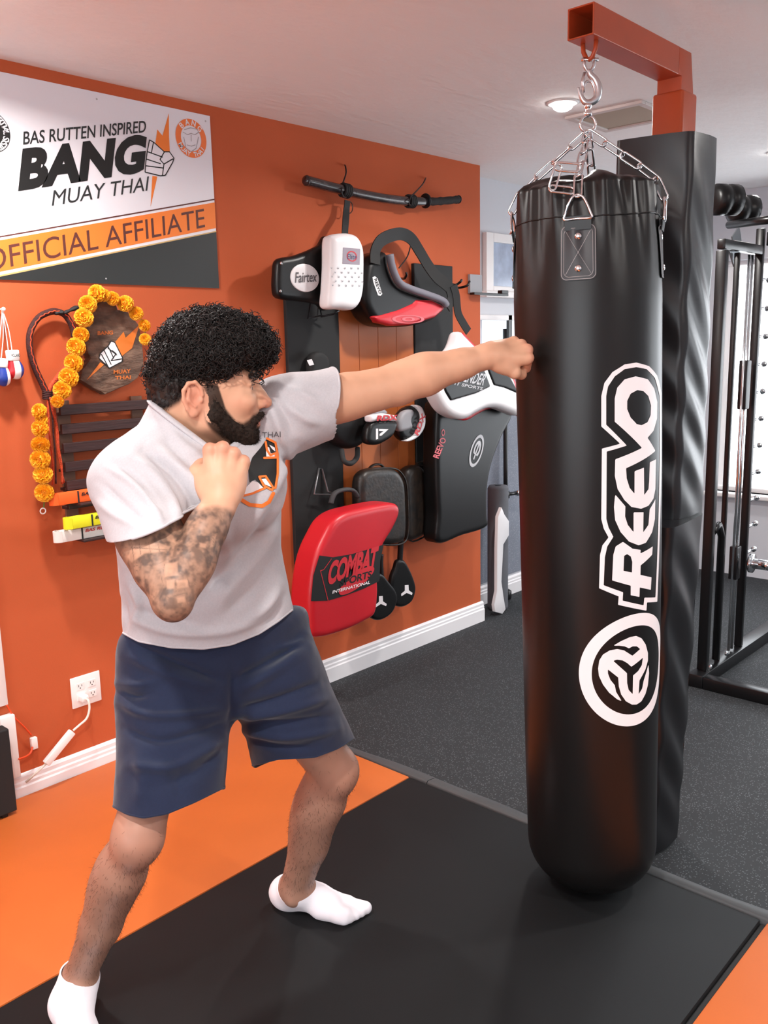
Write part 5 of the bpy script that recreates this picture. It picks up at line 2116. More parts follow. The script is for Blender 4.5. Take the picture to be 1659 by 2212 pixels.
# short hair of the nape and temples
vv, ff = curls(KV, KQ, KN_, 1500, 0.0016, 0.8, 0.008, 0.0007, 6, 8, 0.003, 0.4, 1 - big + 0.02)
co = obj('short_hair', vv, ff, HAIR, hair, smooth=True)
co['kind'] = 'stuff'
# locks falling on the forehead
fl_pts = [(hd(0.122, 0.040, 0.090), 0.034), (hd(0.112, 0.052, 0.088), 0.040), (hd(0.130, 0.02, 0.092), 0.025), (hd(0.134, 0.0, 0.095), 0.025), (hd(0.106, 0.056, 0.084), 0.022), (hd(0.108, 0.054, 0.060), 0.026)]
rng = np.random.default_rng(9)
parts_ = []
for c_, L_h in fl_pts:
    for _ in range(9):
        o_ = c_ + rng.normal(0, 0.006, 3)
        k = np.linspace(0, 1, 34)
        ph = rng.uniform(0, 6)
        r_ = rng.uniform(0.004, 0.0085)
        pts = np.array([o_ - UH * L_h * t + FH * (0.010 * t) + (FH * math.cos(ph + 11 * t) + SHd * math.sin(ph + 11 * t)) * r_ * (0.4 + 0.6 * t) for t in k])
        parts_.append(tube(pts, 0.0010, 4))
ob = obj('forelock', *join(*parts_), HAIR, hair, smooth=True)
ob['kind'] = 'stuff'

# beard: close volume under many short hairs
bvol = Vol(HO - 0.2, HO + 0.2, 0.0026)
for s in (-1, 1):
    bvol.add(rcone(hd(0.022, s * 0.0655, 0.024), hd(0.026, s * 0.062, -0.030), 0.0085, 0.0125), 0.012)
    bvol.add(rcone(hd(0.026, s * 0.060, -0.034), hd(0.086, s * 0.024, -0.082), 0.0215, 0.0235), 0.016)
    bvol.add(rcone(hd(0.101, s * 0.026, -0.048), hd(0.096, s * 0.028, -0.072), 0.010, 0.014), 0.012)
    bvol.add(rcone(hd(0.1225, s * 0.008, -0.0345), hd(0.110, s * 0.028, -0.046), 0.0080, 0.0085), 0.006)
bvol.add(ellip(hd(0.094, 0, -0.086), (0.027, 0.032, 0.026), AH), 0.014)
bvol.add(rcone(hd(0.112, -0.012, -0.068), hd(0.112, 0.012, -0.068), 0.0065, 0.0065), 0.006)
GV, GQ = bvol.mesh(2)
GN = vnormals(GV, GQ)
GV = GV + GN * (0.004 * (vnoise(GV, 260, 51) - 0.5))[:, None]
gl = np.stack([(GV - HO) @ FH, (GV - HO) @ SHd, (GV - HO) @ UH], 1)
BEARD = M('dark_beard', srgb(32, 25, 21), 0.75, spec=0.15, var=(220, 0.5, srgb(58, 44, 36)))
# sideburns and cheeks thin out to stubble
keep = beard_mask(gl[:, 0], gl[:, 1], gl[:, 2])
GV2, GT2 = clip_mesh(GV, tris(GQ), np.where(gl[:, 2] > -0.035, 0.45 - keep, -1.0))
beard = obj('beard', GV2, GT2, BEARD, man, smooth=True, label='full dark trimmed beard')
GN2 = vnormals(GV2, GT2)
vv, ff = curls(GV2, GT2, GN2, 6500, 0.0010, 0.7, 0.0062, 0.00036, 8, 7, 0.002, 0.9)
co = obj('beard_hair', vv, ff, BEARD, beard, smooth=True)
co['kind'] = 'stuff'
# fine dark hair on the shins
lm = []
for prims, kn_, an_, sd in ((r_leg, RK, RA, 61), (l_leg, LK, LA, 62)):
    pass
nb = [len(p[0]) for p in pieces]
for gi, kn_, an_, sd in ((3, RK, RA, 61), (4, LK, LA, 62)):
    V, Q, _c = pieces[gi]
    N = vnormals(V, Q)
    msk = sstep(kn_[2] + 0.02 - V[:, 2], 0.0, 0.08) * sstep(V[:, 2] - an_[2], -0.01, 0.04) + 0.12 * (V[:, 2] > kn_[2]) * (V[:, 2] < kn_[2] + 0.12)
    lm.append(curls(V, Q, N, 1500, 0.0008, 0.35, 0.009, 0.00022, sd, 5, 0.001, 1.6, msk))
LEGHAIR = M('leg_hair', srgb(46, 34, 28), 0.7)
lh = obj('leg_hair', np.vstack([lm[0][0], lm[1][0]]), np.vstack([lm[0][1], lm[1][1] + len(lm[0][0])]), LEGHAIR, body, smooth=True)
lh['kind'] = 'stuff'
# ------------------------------------------------------------------ things on the orange wall
def oy(px, py, d=0.0):
    """point at distance d in front of the orange wall"""
    return onY(px, py, -d)


def tpx(name, s, bl, br, tl, d, m, parent, bold=0.0, spacing=1.0):
    return text_at(name, s, oy(*bl, d), oy(*br, d), oy(*tl, d), m, parent, bold, spacing)


def wall_poly(L, d):
    return [(p[0], p[2]) for p in (oy(x, y, d) for x, y in L)]


def flat(name, L, d, m, parent, thick=0.0006, label=None):
    """flat printed patch at distance d from the wall"""
    v, f = prism(wall_poly(L, d), thick)
    v[:, 1] -= d - thick
    return obj(name, v, f, m, parent, label=label)


def slab(name, L, d, thick, bev, m, parent=None, smooth_deg=40):
    """outline whose front face stands d in front of the wall, pushed back by thick"""
    v, f = prism(wall_poly(L, d), thick, bev)
    v[:, 1] -= d - thick
    return obj(name, v, f, m, parent, auto=smooth_deg)


def puff(L, d, thick, r, h=0.005, bulge=0.0, closed_curve=True, extra=None):
    """soft pad: traced outline of its front face, rounded all round"""
    P = np.array(wall_poly(L, d))
    if closed_curve:
        P = catmull(P, 5, True)
    lo, hi = P.min(0) - 0.03, P.max(0) + 0.03
    v = Vol((lo[0], -d - 0.03 - bulge, lo[1]), (hi[0], -d + thick + 0.03, hi[1]), h)
    x = v.lo[0] + h * np.arange(v.n[0])
    y = v.lo[1] + h * np.arange(v.n[1])
    z = v.lo[2] + h * np.arange(v.n[2])
    X, Z = np.meshgrid(x, z, indexing='ij')
    sd = poly_sd(X, Z, P)
    bl = bulge * np.clip(-sd / 0.09, 0, 1) ** 0.6 if bulge else 0 * sd
    yc = -d + thick / 2
    Y = y[None, :, None]
    hy = np.where(Y < yc, thick / 2 + bl[:, None, :], thick / 2)
    q1 = sd[:, None, :] + r
    q2 = np.abs(Y - yc) - hy + r
    v.d = (np.minimum(np.maximum(q1, q2), 0) + np.hypot(np.maximum(q1, 0), np.maximum(q2, 0)) - r).astype(np.float32)
    if extra:
        extra(v)
    return v.mesh(2)


# ---- banner
z1 = lambda L: [(a / 3.318, 120 + b / 3.318) for a, b in L]
ORANGE_PRINT = M('orange_ink', srgb(242, 128, 44), 0.55)
BROWN_PRINT = M('brown_ink', srgb(92, 44, 36), 0.55)
BANNER_WHITE = M('banner_white', srgb(232, 230, 236), 0.42)
BANNER_DARK = M('banner_charcoal', srgb(36, 40, 40), 0.5)
b_tr, b_br = oy(457, 252, 0.006), oy(463, 617, 0.006)
b_x0 = 0.55
zt_b, zb_b = 2.401, 1.772
ban = thing('banner', 'white, orange and black affiliate banner board on the orange wall', 'banner', (1.4, 0, zb_b))
obj('board', *box((b_x0, -0.006, zb_b), (2.186, -0.0005, zt_b), 0.001), BANNER_WHITE, ban)


def ext(p, q, x):
    """continue a traced edge out of the picture"""
    return (x, p[1] + (q[1] - p[1]) * (x - p[0]) / (q[0] - p[0]))


XL = -300


def ban_flat(name, L, m, d=0.0066, label=None):
    # clip traced outlines to the board
    P = [(p[0], p[2]) for p in (oy(x, y, d) for x, y in L)]
    for ax, lim, sg in ((0, b_x0, 1), (0, 2.186, -1), (1, zb_b, 1), (1, zt_b, -1)):
        Q_ = []
        for i in range(len(P)):
            a, b = P[i - 1], P[i]
            ia, ib = sg * (a[ax] - lim) >= 0, sg * (b[ax] - lim) >= 0
            if ia != ib:
                t = (lim - a[ax]) / (b[ax] - a[ax])
                Q_.append((a[0] + t * (b[0] - a[0]), a[1] + t * (b[1] - a[1])))
            if ib:
                Q_.append(b)
        P = Q_
    v, f = prism(P, 0.0004)
    v[:, 1] -= d - 0.0004
    return obj(name, v, f, m, ban, label=label)


e = lambda a, b: ext(a, b, XL)
l0, l1 = (0, 587), (460, 494)
ban_flat('orange_band', [e((0, 519), (458, 438)), (470, 436), (470, 492), e(l0, l1)], ORANGE_PRINT)
ban_flat('thin_line', [e((0, 510), (458, 430)), (470, 428), (470, 431), e((0, 513), (458, 433))], BROWN_PRINT)
ban_flat('dark_field', [e((0, 597), (460, 502)), (470, 500), (475, 640), (XL, 640)], BANNER_DARK)
ban_flat('gold_line', [e((0, 594), (460, 500)), (470, 498), (470, 500.5), e((0, 598), (460, 503))], M('gold_ink', srgb(205, 170, 110), 0.5), 0.0071)
tpx('lettering', 'BAS RUTTEN INSPIRED', (50, 313), (315, 286), (51, 284), 0.0072, BANNER_DARK, ban, 0.012)
tpx('lettering', 'BANG', (39, 414), (310, 373), (49, 320), 0.0072, BLACK_PRINT, ban, 0.055, 1.02)
tpx('lettering', 'MUAY THAI', (112, 445), (318, 412), (116, 411), 0.0072, BANNER_DARK, ban, 0.0)
tpx('lettering', 'OFFICIAL AFFILIATE', (-32, 588), (443, 491), (-37, 539), 0.0072, BROWN_PRINT, ban, 0.0)
ban_flat('lightning', z1([(1210, 415), (1165, 575), (1128, 530), (1113, 640), (1190, 700), (1218, 706), (1212, 580)]), ORANGE_PRINT, 0.0070)
ban_flat('lightning', z1([(1093, 862), (1127, 868), (1080, 1080)]), ORANGE_PRINT, 0.0070)


def line_print(name, segs, w, d, m, parent, conv):
    """ink strokes at distance d from the wall"""
    P = [[(oy(*q, d)[0], oy(*q, d)[2]) for q in conv(L)] for L in segs]
    A = np.vstack(P)
    fld = lambda u, v: np.min([line_sd(u, v, L, w) for L in P], 0)
    lo, hi = A.min(0) - 0.01, A.max(0) + 0.01
    v, t = decal(fld, lo, hi, 0.0022, lambda u, w_: np.stack([u, np.full(len(u), -d), w_], 1))
    return obj(name, v, t, m, parent)


fist = [(1072, 605), (1100, 620), (1178, 690), (1215, 690), (1247, 735), (1238, 765), (1185, 858), (1150, 862), (1040, 835), (1046, 760), (1055, 690)]
ban_flat('fist_mark', z1(fist), BANNER_WHITE, 0.0074)
line_print('fist_lines', [fist + fist[:1], [(1060, 690), (1165, 728)], [(1050, 742), (1150, 775)], [(1045, 790), (1168, 806)], [(1178, 690), (1147, 745), (1175, 778), (1240, 740)], [(1175, 778), (1165, 855)], [(1100, 620), (1085, 700)]], 0.0019, 0.0078, BLACK_PRINT, ban, z1)
# round emblems
ec_, er_ = oy(413, 298, 0.0072), 0.0


def ring_print(name, c, rx, rz, k, d, m, parent):
    fld = lambda u, v: np.maximum(np.hypot((u - c[0]) / rx, (v - c[2]) / rz) - 1, k - np.hypot((u - c[0]) / rx, (v - c[2]) / rz)) * min(rx, rz)
    v, t = decal(fld, (c[0] - rx - .004, c[2] - rz - .004), (c[0] + rx + .004, c[2] + rz + .004), 0.003, lambda u, w_: np.stack([u, np.full(len(u), -d), w_], 1))
    return obj(name, v, t, m, parent)


def ring_text(s, c, rx, rz, a0, a1, size, d, m, parent, inward=False):
    """letters set around a ring"""
    n = len(s)
    for i, ch in enumerate(s):
        if ch == ' ':
            continue
        a = math.radians(a0 + (a1 - a0) * (i + 0.5) / n)
        v, f, wh = text_mesh(ch, 0.02)
        asp = min(1.0, wh[0] / wh[1])
        t = np.array([math.sin(a), -math.cos(a)]) * (-1 if inward else 1)
        u = np.array([math.cos(a), math.sin(a)]) * (-1 if inward else 1)
        q = (v - 0.5) * size
        P = np.array([c[0] + rx * math.cos(a), c[2] + rz * math.sin(a)]) + q[:, :1] * t * asp + q[:, 1:2] * u
        obj('ring_letter', np.stack([P[:, 0], np.full(len(P), -d), P[:, 1]], 1), f, m, parent)


em = oy(413, 299, 0.0068)
rx_ = abs(oy(446, 299, 0.0068)[0] - oy(380, 299, 0.0068)[0]) / 2
rz_ = abs(oy(413, 257, 0.0068)[2] - oy(413, 340, 0.0068)[2]) / 2
ring_print('emblem_ring', em, rx_, rz_, 0.66, 0.0070, M('orange_emblem', srgb(240, 122, 58), 0.5), ban)
ring_text('BANG', em, rx_ * 0.83, rz_ * 0.83, 150, 30, 0.020, 0.0074, BANNER_WHITE, ban)
ring_text('MUAY THAI', em, rx_ * 0.83, rz_ * 0.83, 205, 335, 0.017, 0.0074, BANNER_WHITE, ban, True)
line_print('emblem_lines', [[(395, 285), (405, 291), (413, 288), (421, 291), (431, 285)], [(398, 280), (412, 276), (428, 280)], [(413, 291), (413, 305)], [(404, 313), (413, 316), (422, 313)], [(397, 296), (402, 320), (413, 328), (424, 320), (429, 296)]], 0.0013, 0.0072, M('emblem_grey', srgb(168, 160, 162), 0.5), ban, lambda L: L)
em2 = oy(-22, 283, 0.0068)
ring_print('dark_emblem', em2, rx_ * 0.94, rz_ * 0.94, 0.0, 0.0070, BLACK_PRINT, ban)
ring_text('MARTIAL SYSTEM', em2, rx_ * 0.76, rz_ * 0.76, 70, -75, 0.020, 0.0074, BANNER_WHITE, ban)
for q in ((209, 214), (444, 262), (229, 602)):
    p = oy(*q, 0.006)
    obj('screw', *lathe([(0.0035, 0), (0.003, 0.0012), (0.001, 0.0016)], 10, p, (1, 0, 0), (0, 0, 1), (0, -1, 0)), M('screw_grey', srgb(190, 190, 192), 0.4, metal=0.6), ban, smooth=True)

# ---- wooden slab plaque
z2 = lambda L: [(a / 3.686, 600 + b / 3.686) for a, b in L]
BARK = M('weathered_wood', srgb(130, 101, 83), 0.75, bump=(22, 0.8, 0.012, 8.0), var=(14, 0.8, srgb(62, 46, 38)), stretch=(1, 1, 2.2))
plq = thing('wooden_plaque', 'irregular brown wood slab plaque with lightning fist emblem', 'plaque', oy(245, 850, 0.02))
slab_pts = [(740, 260), (770, 165), (820, 142), (860, 140), (890, 165), (930, 215), (950, 270), (975, 255), (1010, 255), (1045, 300), (1075, 330), (1110, 375), (1130, 480), (1145, 600), (1150, 700), (1100, 800), (1030, 850), (950, 880), (900, 905), (840, 930), (800, 905), (760, 890), (700, 850), (640, 815), (650, 740), (690, 690), (722, 640), (700, 600), (680, 520), (695, 400)]
slab('wood_slab', z2(slab_pts), 0.045, 0.035, 0.007, BARK, plq)
BURNT = M('orange_stain', srgb(205, 110, 45), 0.7)
tpx('lettering', 'BANG', *z2([(777, 457), (900, 452), (777, 425)]), 0.0464, BURNT, plq, 0.03)
tpx('lettering', 'MUAY', *z2([(905, 768), (1042, 758), (905, 735)]), 0.0464, BURNT, plq, 0.03)
tpx('lettering', 'THAI', *z2([(917, 812), (1042, 806), (917, 782)]), 0.0464, BURNT, plq, 0.03)
BOLT = M('orange_paint', srgb(226, 124, 44), 0.55)
flat('lightning', z2([(918, 512), (985, 430), (1000, 478), (1110, 376), (1052, 560), (972, 622)]), 0.0462, BOLT, plq)
flat('lightning', z2([(688, 817), (800, 672), (828, 692)]), 0.0462, BOLT, plq)
f2 = [(885, 503), (915, 515), (977, 640), (972, 668), (872, 720), (788, 640), (800, 600), (860, 545)]
flat('fist_mark', z2(f2), 0.0468, WHITE_PRINT, plq)
line_print('fist_lines', [f2 + f2[:1], [(860, 560), (930, 615)], [(830, 580), (885, 690)], [(808, 610), (865, 715)], [(885, 660), (925, 605), (895, 580)], [(885, 660), (975, 645)], [(860, 545), (905, 640)]], 0.0018, 0.0474, BLACK_PRINT, plq, z2)

# ---- marigold garland
MARI = M('marigold_petals', srgb(252, 184, 30), 0.6, var=(160, 0.6, srgb(238, 140, 14)), bump=(200, 0.4, 0.002))
LEAFG = M('green_string', srgb(70, 140, 60), 0.6)
gar = thing('flower_garland', 'hanging garland of orange-yellow marigold flowers beside the plaque', 'garland', oy(95, 1100, 0.03))


def marigold():
    V, F = [], []
    rng = np.random.default_rng(4)
    for ring, (el, n, r, s) in enumerate(((-45, 16, 0.024, 0.011), (-22, 20, 0.0262, 0.012), (0, 20, 0.0268, 0.012), (20, 19, 0.0262, 0.0115), (40, 16, 0.0245, 0.011), (60, 11, 0.0225, 0.010), (80, 5, 0.021, 0.009))):
        for k in range(n):
            a = 2 * math.pi * (k + 0.5 * (ring % 2)) / n + rng.normal(0, 0.08)
            e_ = math.radians(el + rng.normal(0, 5))
            d = np.array([math.cos(a) * math.cos(e_), math.sin(a) * math.cos(e_), math.sin(e_)])
            t = nrm(np.array([-math.sin(a), math.cos(a), 0.0]))
            u = np.cross(d, t)
            c = d * r
            i = len(V)
            sc_ = s * rng.uniform(0.85, 1.15)
            V += list(map(tuple, (c * 0.45 - t * sc_ * 0.3, c * 0.45 + t * sc_ * 0.3, c + t * sc_ * 0.55 + u * 0.002, c * 1.08 - u * 0.003, c - t * sc_ * 0.55 + u * 0.002)))
            F += [(i, i + 1, i + 2), (i, i + 2, i + 3), (i, i + 3, i + 4)]
    return V, F


core = lathe([(0.004, -0.016), (0.015, -0.011), (0.0185, 0.0), (0.015, 0.012), (0.004, 0.017)], 10)
mv = join(marigold(), core)
MG = mesh_data('marigold', *mv, MARI, True)
fl_pos = [(770, 125, 1), (700, 212, 1), (668, 318, 1.05), (645, 455, .9), (606, 552, 1.05), (586, 680, 1.05), (546, 795, 1.1), (496, 893, 1.0), (456, 985, .72), (312, 1062, .85), (318, 1200, .95), (322, 1330, .98), (320, 1447, 1.1), (342, 1567, 1.05), (352, 1712, 1.05),
          (896, 165, .8), (998, 206, .95), (1084, 285, .82), (1150, 380, .72), (1155, 490, .7), (830, 140, .7), (330, 1130, .7)]
for i, (a, b, s) in enumerate(fl_pos):
    p = oy(*z2([(a, b)])[0], 0.082)
    rot = Matrix.Rotation(RNG.uniform(0, 6.28), 4, 'Z') @ Matrix.Rotation(RNG.uniform(-0.5, 0.5), 4, 'X')
    base_ = frame(p, nrm(cR), nrm(np.cross([0, 0, 1.0], cR) * -1) if False else np.array([0, 0, 1.0]), nrm(np.cross(cR, [0, 0, 1.0])))
    share('marigold', MG, base_ @ rot @ Matrix.Diagonal((s * 1.08, s * 1.08, s * 1.08, 1)), gar)
gs = catmull([oy(*z2([(x, y)])[0], 0.05) for x, y in ((1155, 500), (1150, 380), (1084, 285), (998, 206), (896, 160), (770, 125), (700, 212), (640, 455), (586, 680), (496, 893), (456, 985))], 5)
obj('string', *tube(gs, 0.0015, 5), LEAFG, gar)
gs = catmull([oy(*z2([(x, y)])[0], 0.05) for x, y in ((300, 1000), (318, 1200), (320, 1447), (352, 1712), (348, 1830))], 5)
obj('string', *tube(gs, 0.0018, 5), LEAFG, gar)
rc_ = oy(*z2([(342, 1857)])[0], 0.05)
obj('end_ring', *tube([rc_ + 0.0095 * np.array([math.cos(t), 0, math.sin(t)]) for t in np.linspace(0, 6.28, 19)[:-1]], 0.0022, 6, closed=True), WHITE_PLASTIC, gar, smooth=True)

# ---- braided headband with tails
BR_D = M('dark_braid', srgb(70, 26, 24), 0.75, bump=(300, 0.9, 0.003), var=(130, 0.7, srgb(28, 16, 16)))
BR_O = M('orange_braid', srgb(214, 78, 36), 0.7, bump=(300, 0.9, 0.003), var=(150, 0.5, srgb(120, 40, 24)))
hb = thing('braided_headband', 'red and black braided ceremonial headband loop with hanging tails', 'headband', oy(102, 1050, 0.02))
P = catmull([oy(*z2([q])[0], 0.032) for q in ((378, 935), (330, 830), (272, 700), (236, 560), (242, 430), (300, 325), (375, 280), (445, 268), (520, 300), (575, 390), (592, 470))], 6)
obj('loop', *tube(P, 0.0105, 10), BR_D, hb, smooth=True)
# stitched light cord running along the braid
off = np.array([0, -0.0105, 0.0])
obj('loop_stitching', *tube(np.array([p + off + np.array([0.002 * math.sin(i * 2.2), 0, 0.002 * math.cos(i * 2.2)]) for i, p in enumerate(P)]), 0.0022, 5), BR_O, hb, smooth=True)
P = catmull([oy(*z2([q])[0], 0.030) for q in ((592, 470), (600, 580), (560, 680), (480, 765), (405, 860), (378, 935))], 6)
obj('loop', *tube(P, 0.0085, 10), BR_O, hb, smooth=True)
for q0, q1 in (((438, 285), (500, 275)), ((500, 285), (620, 232))):
    a, b = oy(*z2([q0])[0], 0.04), oy(*z2([q1])[0], 0.04)
    pts = [a + (b - a) * t for t in np.linspace(0, 1, 8)]
    obj('black_bow', *tube(pts, [0.009, 0.012, 0.012, 0.010, 0.012, 0.015, 0.016, 0.010], 10, flat=0.5), BLACK_MATTE, hb, smooth=True)
for k in range(5):
    c0 = oy(*z2([(378, 905 + k * 14)])[0], 0.034)
    obj('wrap', *tube([c0 + np.array([0.016 * math.cos(t), -0.013 * math.sin(t), 0.002 * math.cos(2 * t)]) for t in np.linspace(0, 6.28, 15)[:-1]], 0.0026, 5, closed=True), BR_D, hb, smooth=True)
for i, (pts, w, m_) in enumerate(([[(375, 950), (385, 1080), (395, 1250), (415, 1420), (425, 1560), (420, 1650)], 0.0055, BR_O], [[(395, 950), (420, 1060), (455, 1200), (465, 1350), (490, 1500), (495, 1640)], 0.0065, BR_O], [[(385, 950), (415, 1100), (425, 1250), (440, 1420), (445, 1640)], 0.0045, BR_D], [[(390, 950), (440, 1080), (450, 1280), (470, 1450), (512, 1630)], 0.004, BR_O])):
    obj('tail', *tube(catmull([oy(*z2([q])[0], 0.040 + 0.006 * (i % 2)) for q in pts], 5), w, 7, flat=0.55), m_, hb, smooth=True)

# ---- belt rack and folded belts
DWOOD = M('dark_stained_wood', srgb(58, 32, 30), 0.5, bump=(30, 0.35, 0.003, 6.0), var=(20, 0.6, srgb(40, 24, 24)), stretch=(0.4, 1, 4))
rack_b = thing('belt_rack', 'dark stained wooden slatted belt rack behind the man', 'rack', oy(180, 1130, 0.02))
rx0 = oy(120, 880, 0.03)[0]
rx1 = rx0 + 0.62
ztop = oy(122, 876, 0.06)[2]
for i in range(6):
    z = ztop - 0.064 * i
    obj('slat', *box((rx0, -0.062, z - 0.034), (rx1, -0.048, z), 0.002), DWOOD, rack_b)
    obj('ledge', *box((rx0, -0.048, z - 0.036), (rx1, -0.012, z - 0.026), 0.001), DWOOD, rack_b)
for x in (rx0 + 0.015, rx0 + 0.30, rx1 - 0.06):
    obj('back_post', *box((x, -0.012, ztop - 0.42), (x + 0.045, -0.001, ztop + 0.012), 0.001), M('brown_post_wood', srgb(120, 84, 66), 0.6, bump=(40, 0.3, 0.002)), rack_b)


def belt(z, x0, x1, y, cols, lb, txt, tcol):
    m_ = cols
    t = thing('martial_arts_belt', lb, 'belt', (x0 + 0.1, y, z), 'folded belts on the rack')
    n = 5
    for k in range(n):
        yy = y - 0.008 * (k - (n - 1) / 2)
        hgt = 0.040 - 0.0012 * abs(k - 2)
        dx = 0.004 * ((k * 7) % 3)
        o_ = obj('fold', *box((x0 + dx, yy - 0.0035, z), (x1, yy + 0.0035, z + hgt), 0.002), m_, t, auto=40)
    pts = [np.array([x0 + 0.004 - 0.020 * math.sin(a), y - 0.016 * math.cos(a), z + 0.0195]) for a in np.linspace(0, math.pi, 11)]
    obj('rounded_end', *strap(pts, 0.038, 0.006, (0, 0, 1.0)), m_, t, auto=50)
    yf = y - 0.0206
    obj('band', *box((x0 + 0.072, yf - 0.0006, z + 0.001), (x0 + 0.077, yf + 0.002, z + 0.0395)), BLACK_MATTE, t)
    text_at('lettering', txt, (x0 + 0.085, yf - 0.0008, z + 0.022), (x0 + 0.21, yf - 0.0008, z + 0.022), (x0 + 0.089, yf - 0.0008, z + 0.033), tcol, t, 0.03)
    return t


zO, zY, zW = (oy(*q, 0.085)[2] for q in ((115, 1092), (136, 1141), (122, 1172)))
xO, xY, xW = (oy(*q, 0.085)[0] for q in ((117, 1070), (139, 1115), (126, 1150)))
belt(zO, xO, xO + 0.40, -0.086, M('orange_belt_cotton', srgb(240, 96, 26), 0.75, bump=(500, 0.4, 0.001)), 'bright orange folded belt, topmost on the dark rack', 'BAS RUTTEN', BLACK_PRINT)
belt(zY, xY, xY + 0.40, -0.112, M('yellow_belt_cotton', srgb(226, 226, 30), 0.75, bump=(500, 0.4, 0.001)), 'yellow folded belt below the orange one on the rack', 'BAS RUTTEN', BLACK_PRINT)
belt(zW, xW, xW + 0.40, -0.086, M('white_belt_cotton', srgb(232, 226, 220), 0.75, bump=(500, 0.4, 0.001)), 'white folded belt at the bottom of the dark rack', 'BAS RUTTEN', M('red_ink', srgb(190, 50, 45), 0.6))
for z in (zO, zW):
    obj('shelf_pin', *box((rx0 + 0.01, -0.125, z - 0.009), (rx1, -0.012, z - 0.0005), 0.002), DWOOD, rack_b)

# ---- pair of miniature gloves
LEATHER_W = M('white_leatherette', srgb(236, 232, 230), 0.35)
LEATHER_R = M('red_leatherette', srgb(190, 32, 44), 0.35)
LEATHER_B = M('blue_leatherette', srgb(36, 62, 150), 0.35)
mg = thing('miniature_gloves', 'pair of tiny white, red and blue boxing gloves hanging by laces', 'gloves', oy(10, 830, 0.04))
nail = oy(5, 668, 0.03)
obj('hook', *join(rod(nail + np.array([0, 0.028, 0]), nail - np.array([0, 0.008, 0]), 0.003, 8), lathe([(0.007, 0), (0.006, 0.003), (0.001, 0.004)], 12, nail - np.array([0, 0.008, 0]), (1, 0, 0), (0, 0, 1), (0, -1, 0))), WHITE_PLASTIC, mg, smooth=True)


def mini(cuff_t, cuff_b, body_c, thumb, cut1, cut2, mats, d):
    ct, cb, bc, th = (oy(*z2([q])[0], d) for q in (cuff_t, cuff_b, body_c, thumb))
    obj('lace', *tube(catmull([nail, (nail + ct) / 2 + np.array([0.003, -0.004, 0]), ct], 6), 0.0016, 5), WHITE_PLASTIC, mg)
    obj('lace', *tube(catmull([nail, (nail + ct) / 2 + np.array([-0.006, -0.002, 0]), ct + np.array([-0.012, 0, 0])], 6), 0.0016, 5), WHITE_PLASTIC, mg)
    ax = nrm(cb - ct)
    sd_ = nrm(np.cross(ax, [0, 1.0, 0]))
    obj('cuff', *lathe([(0.017, 0), (0.021, 0.002), (0.020, np.linalg.norm(cb - ct) * 0.9), (0.019, np.linalg.norm(cb - ct))], 20, ct, sd_, np.array([0, 1.0, 0]), ax), LEATHER_W, mg, smooth=True)
    v = Vol(bc - 0.06, bc + 0.06, 0.0022)
    v.add(ellip(bc, (0.025, 0.022, 0.030)))
    v.add(rcone(cb, bc, 0.017, 0.021), 0.01)
    v.add(rcone(mixp(cb, th, 0.4), th, 0.009, 0.0095), 0.005)
    V, Q = v.mesh(2)
    T_ = tris(Q)
    x = V[:, 0] - bc[0]
    for m_, s in zip(mats, (x - cut1, np.maximum(cut1 - x, x - cut2), cut2 - x)):
        a, b = clip_mesh(V, T_, s)
        if len(b):
            obj('shell', a, b, m_, mg, smooth=True)
    return ct, cb


ct, cb = mini((95, 575), (105, 660), (125, 735), (70, 765), -0.012, 0.008, (LEATHER_R, LEATHER_W, LEATHER_B), 0.05)
mid_ = (ct + cb) / 2
text_at('lettering', 'HOLLAND', mid_ + np.array([-0.015, -0.0235, -0.005]), mid_ + np.array([0.013, -0.0235, -0.005]), mid_ + np.array([-0.015, -0.0235, 0.005]), BLACK_PRINT, mg, 0.04)
mini((10, 640), (10, 715), (25, 790), (70, 800), 0.004, 0.016, (LEATHER_B, LEATHER_W, LEATHER_R), 0.045)

# ---- outlet, plug and cords, cable channel
outl = thing('wall_outlet', 'white double electrical outlet plate low on the orange wall', 'outlet', oy(187, 1530, 0.0))
oc = oy(185.5, 1489.5, 0.003)
obj('plate', *box((oc[0] - 0.0575, -0.0065, oc[2] - 0.0575), (oc[0] + 0.0575, -0.0002, oc[2] + 0.0575), 0.003), WHITE_PLASTIC, outl, auto=40)
SLOT = M('dark_slot', srgb(60, 56, 54), 0.6)
for ix in (-1, 1):
    for iz in (-1, 1):
        c = np.array([oc[0] + ix * 0.023, 0, oc[2] + iz * 0.020])
        so = obj('socket', *box((c[0] - 0.015, -0.0082, c[2] - 0.013), (c[0] + 0.015, -0.006, c[2] + 0.013), 0.0008), WHITE_PLASTIC, outl)
        for dx, dz, w, hh in ((-0.006, 0.003, 0.0011, 0.004), (0.006, 0.003, 0.0011, 0.0034), (0, -0.006, 0.002, 0.002)):
            obj('slot', *box((c[0] + dx - w, -0.0086, c[2] + dz - hh), (c[0] + dx + w, -0.0081, c[2] + dz + hh)), SLOT, so)
pc = thing('power_cord', 'white power cord with inline box plugged into the wall outlet', 'cord', oy(100, 1650, 0.05))
pg = np.array([oc[0] - 0.020, 0, oc[2] - 0.022])
obj('plug', *box((pg[0] - 0.014, -0.034, pg[2] - 0.011), (pg[0] + 0.014, -0.0088, pg[2] + 0.011), 0.004), WHITE_PLASTIC, pc, auto=40)
CORD = M('cream_cord', srgb(232, 226, 214), 0.5)
p0 = np.array([pg[0], -0.036, pg[2]])
pa = [p0, oy(191, 1514, 0.050), oy(193, 1532, 0.055), oy(187, 1552, 0.056), oy(172, 1566, 0.056), oy(158, 1578, 0.055)]
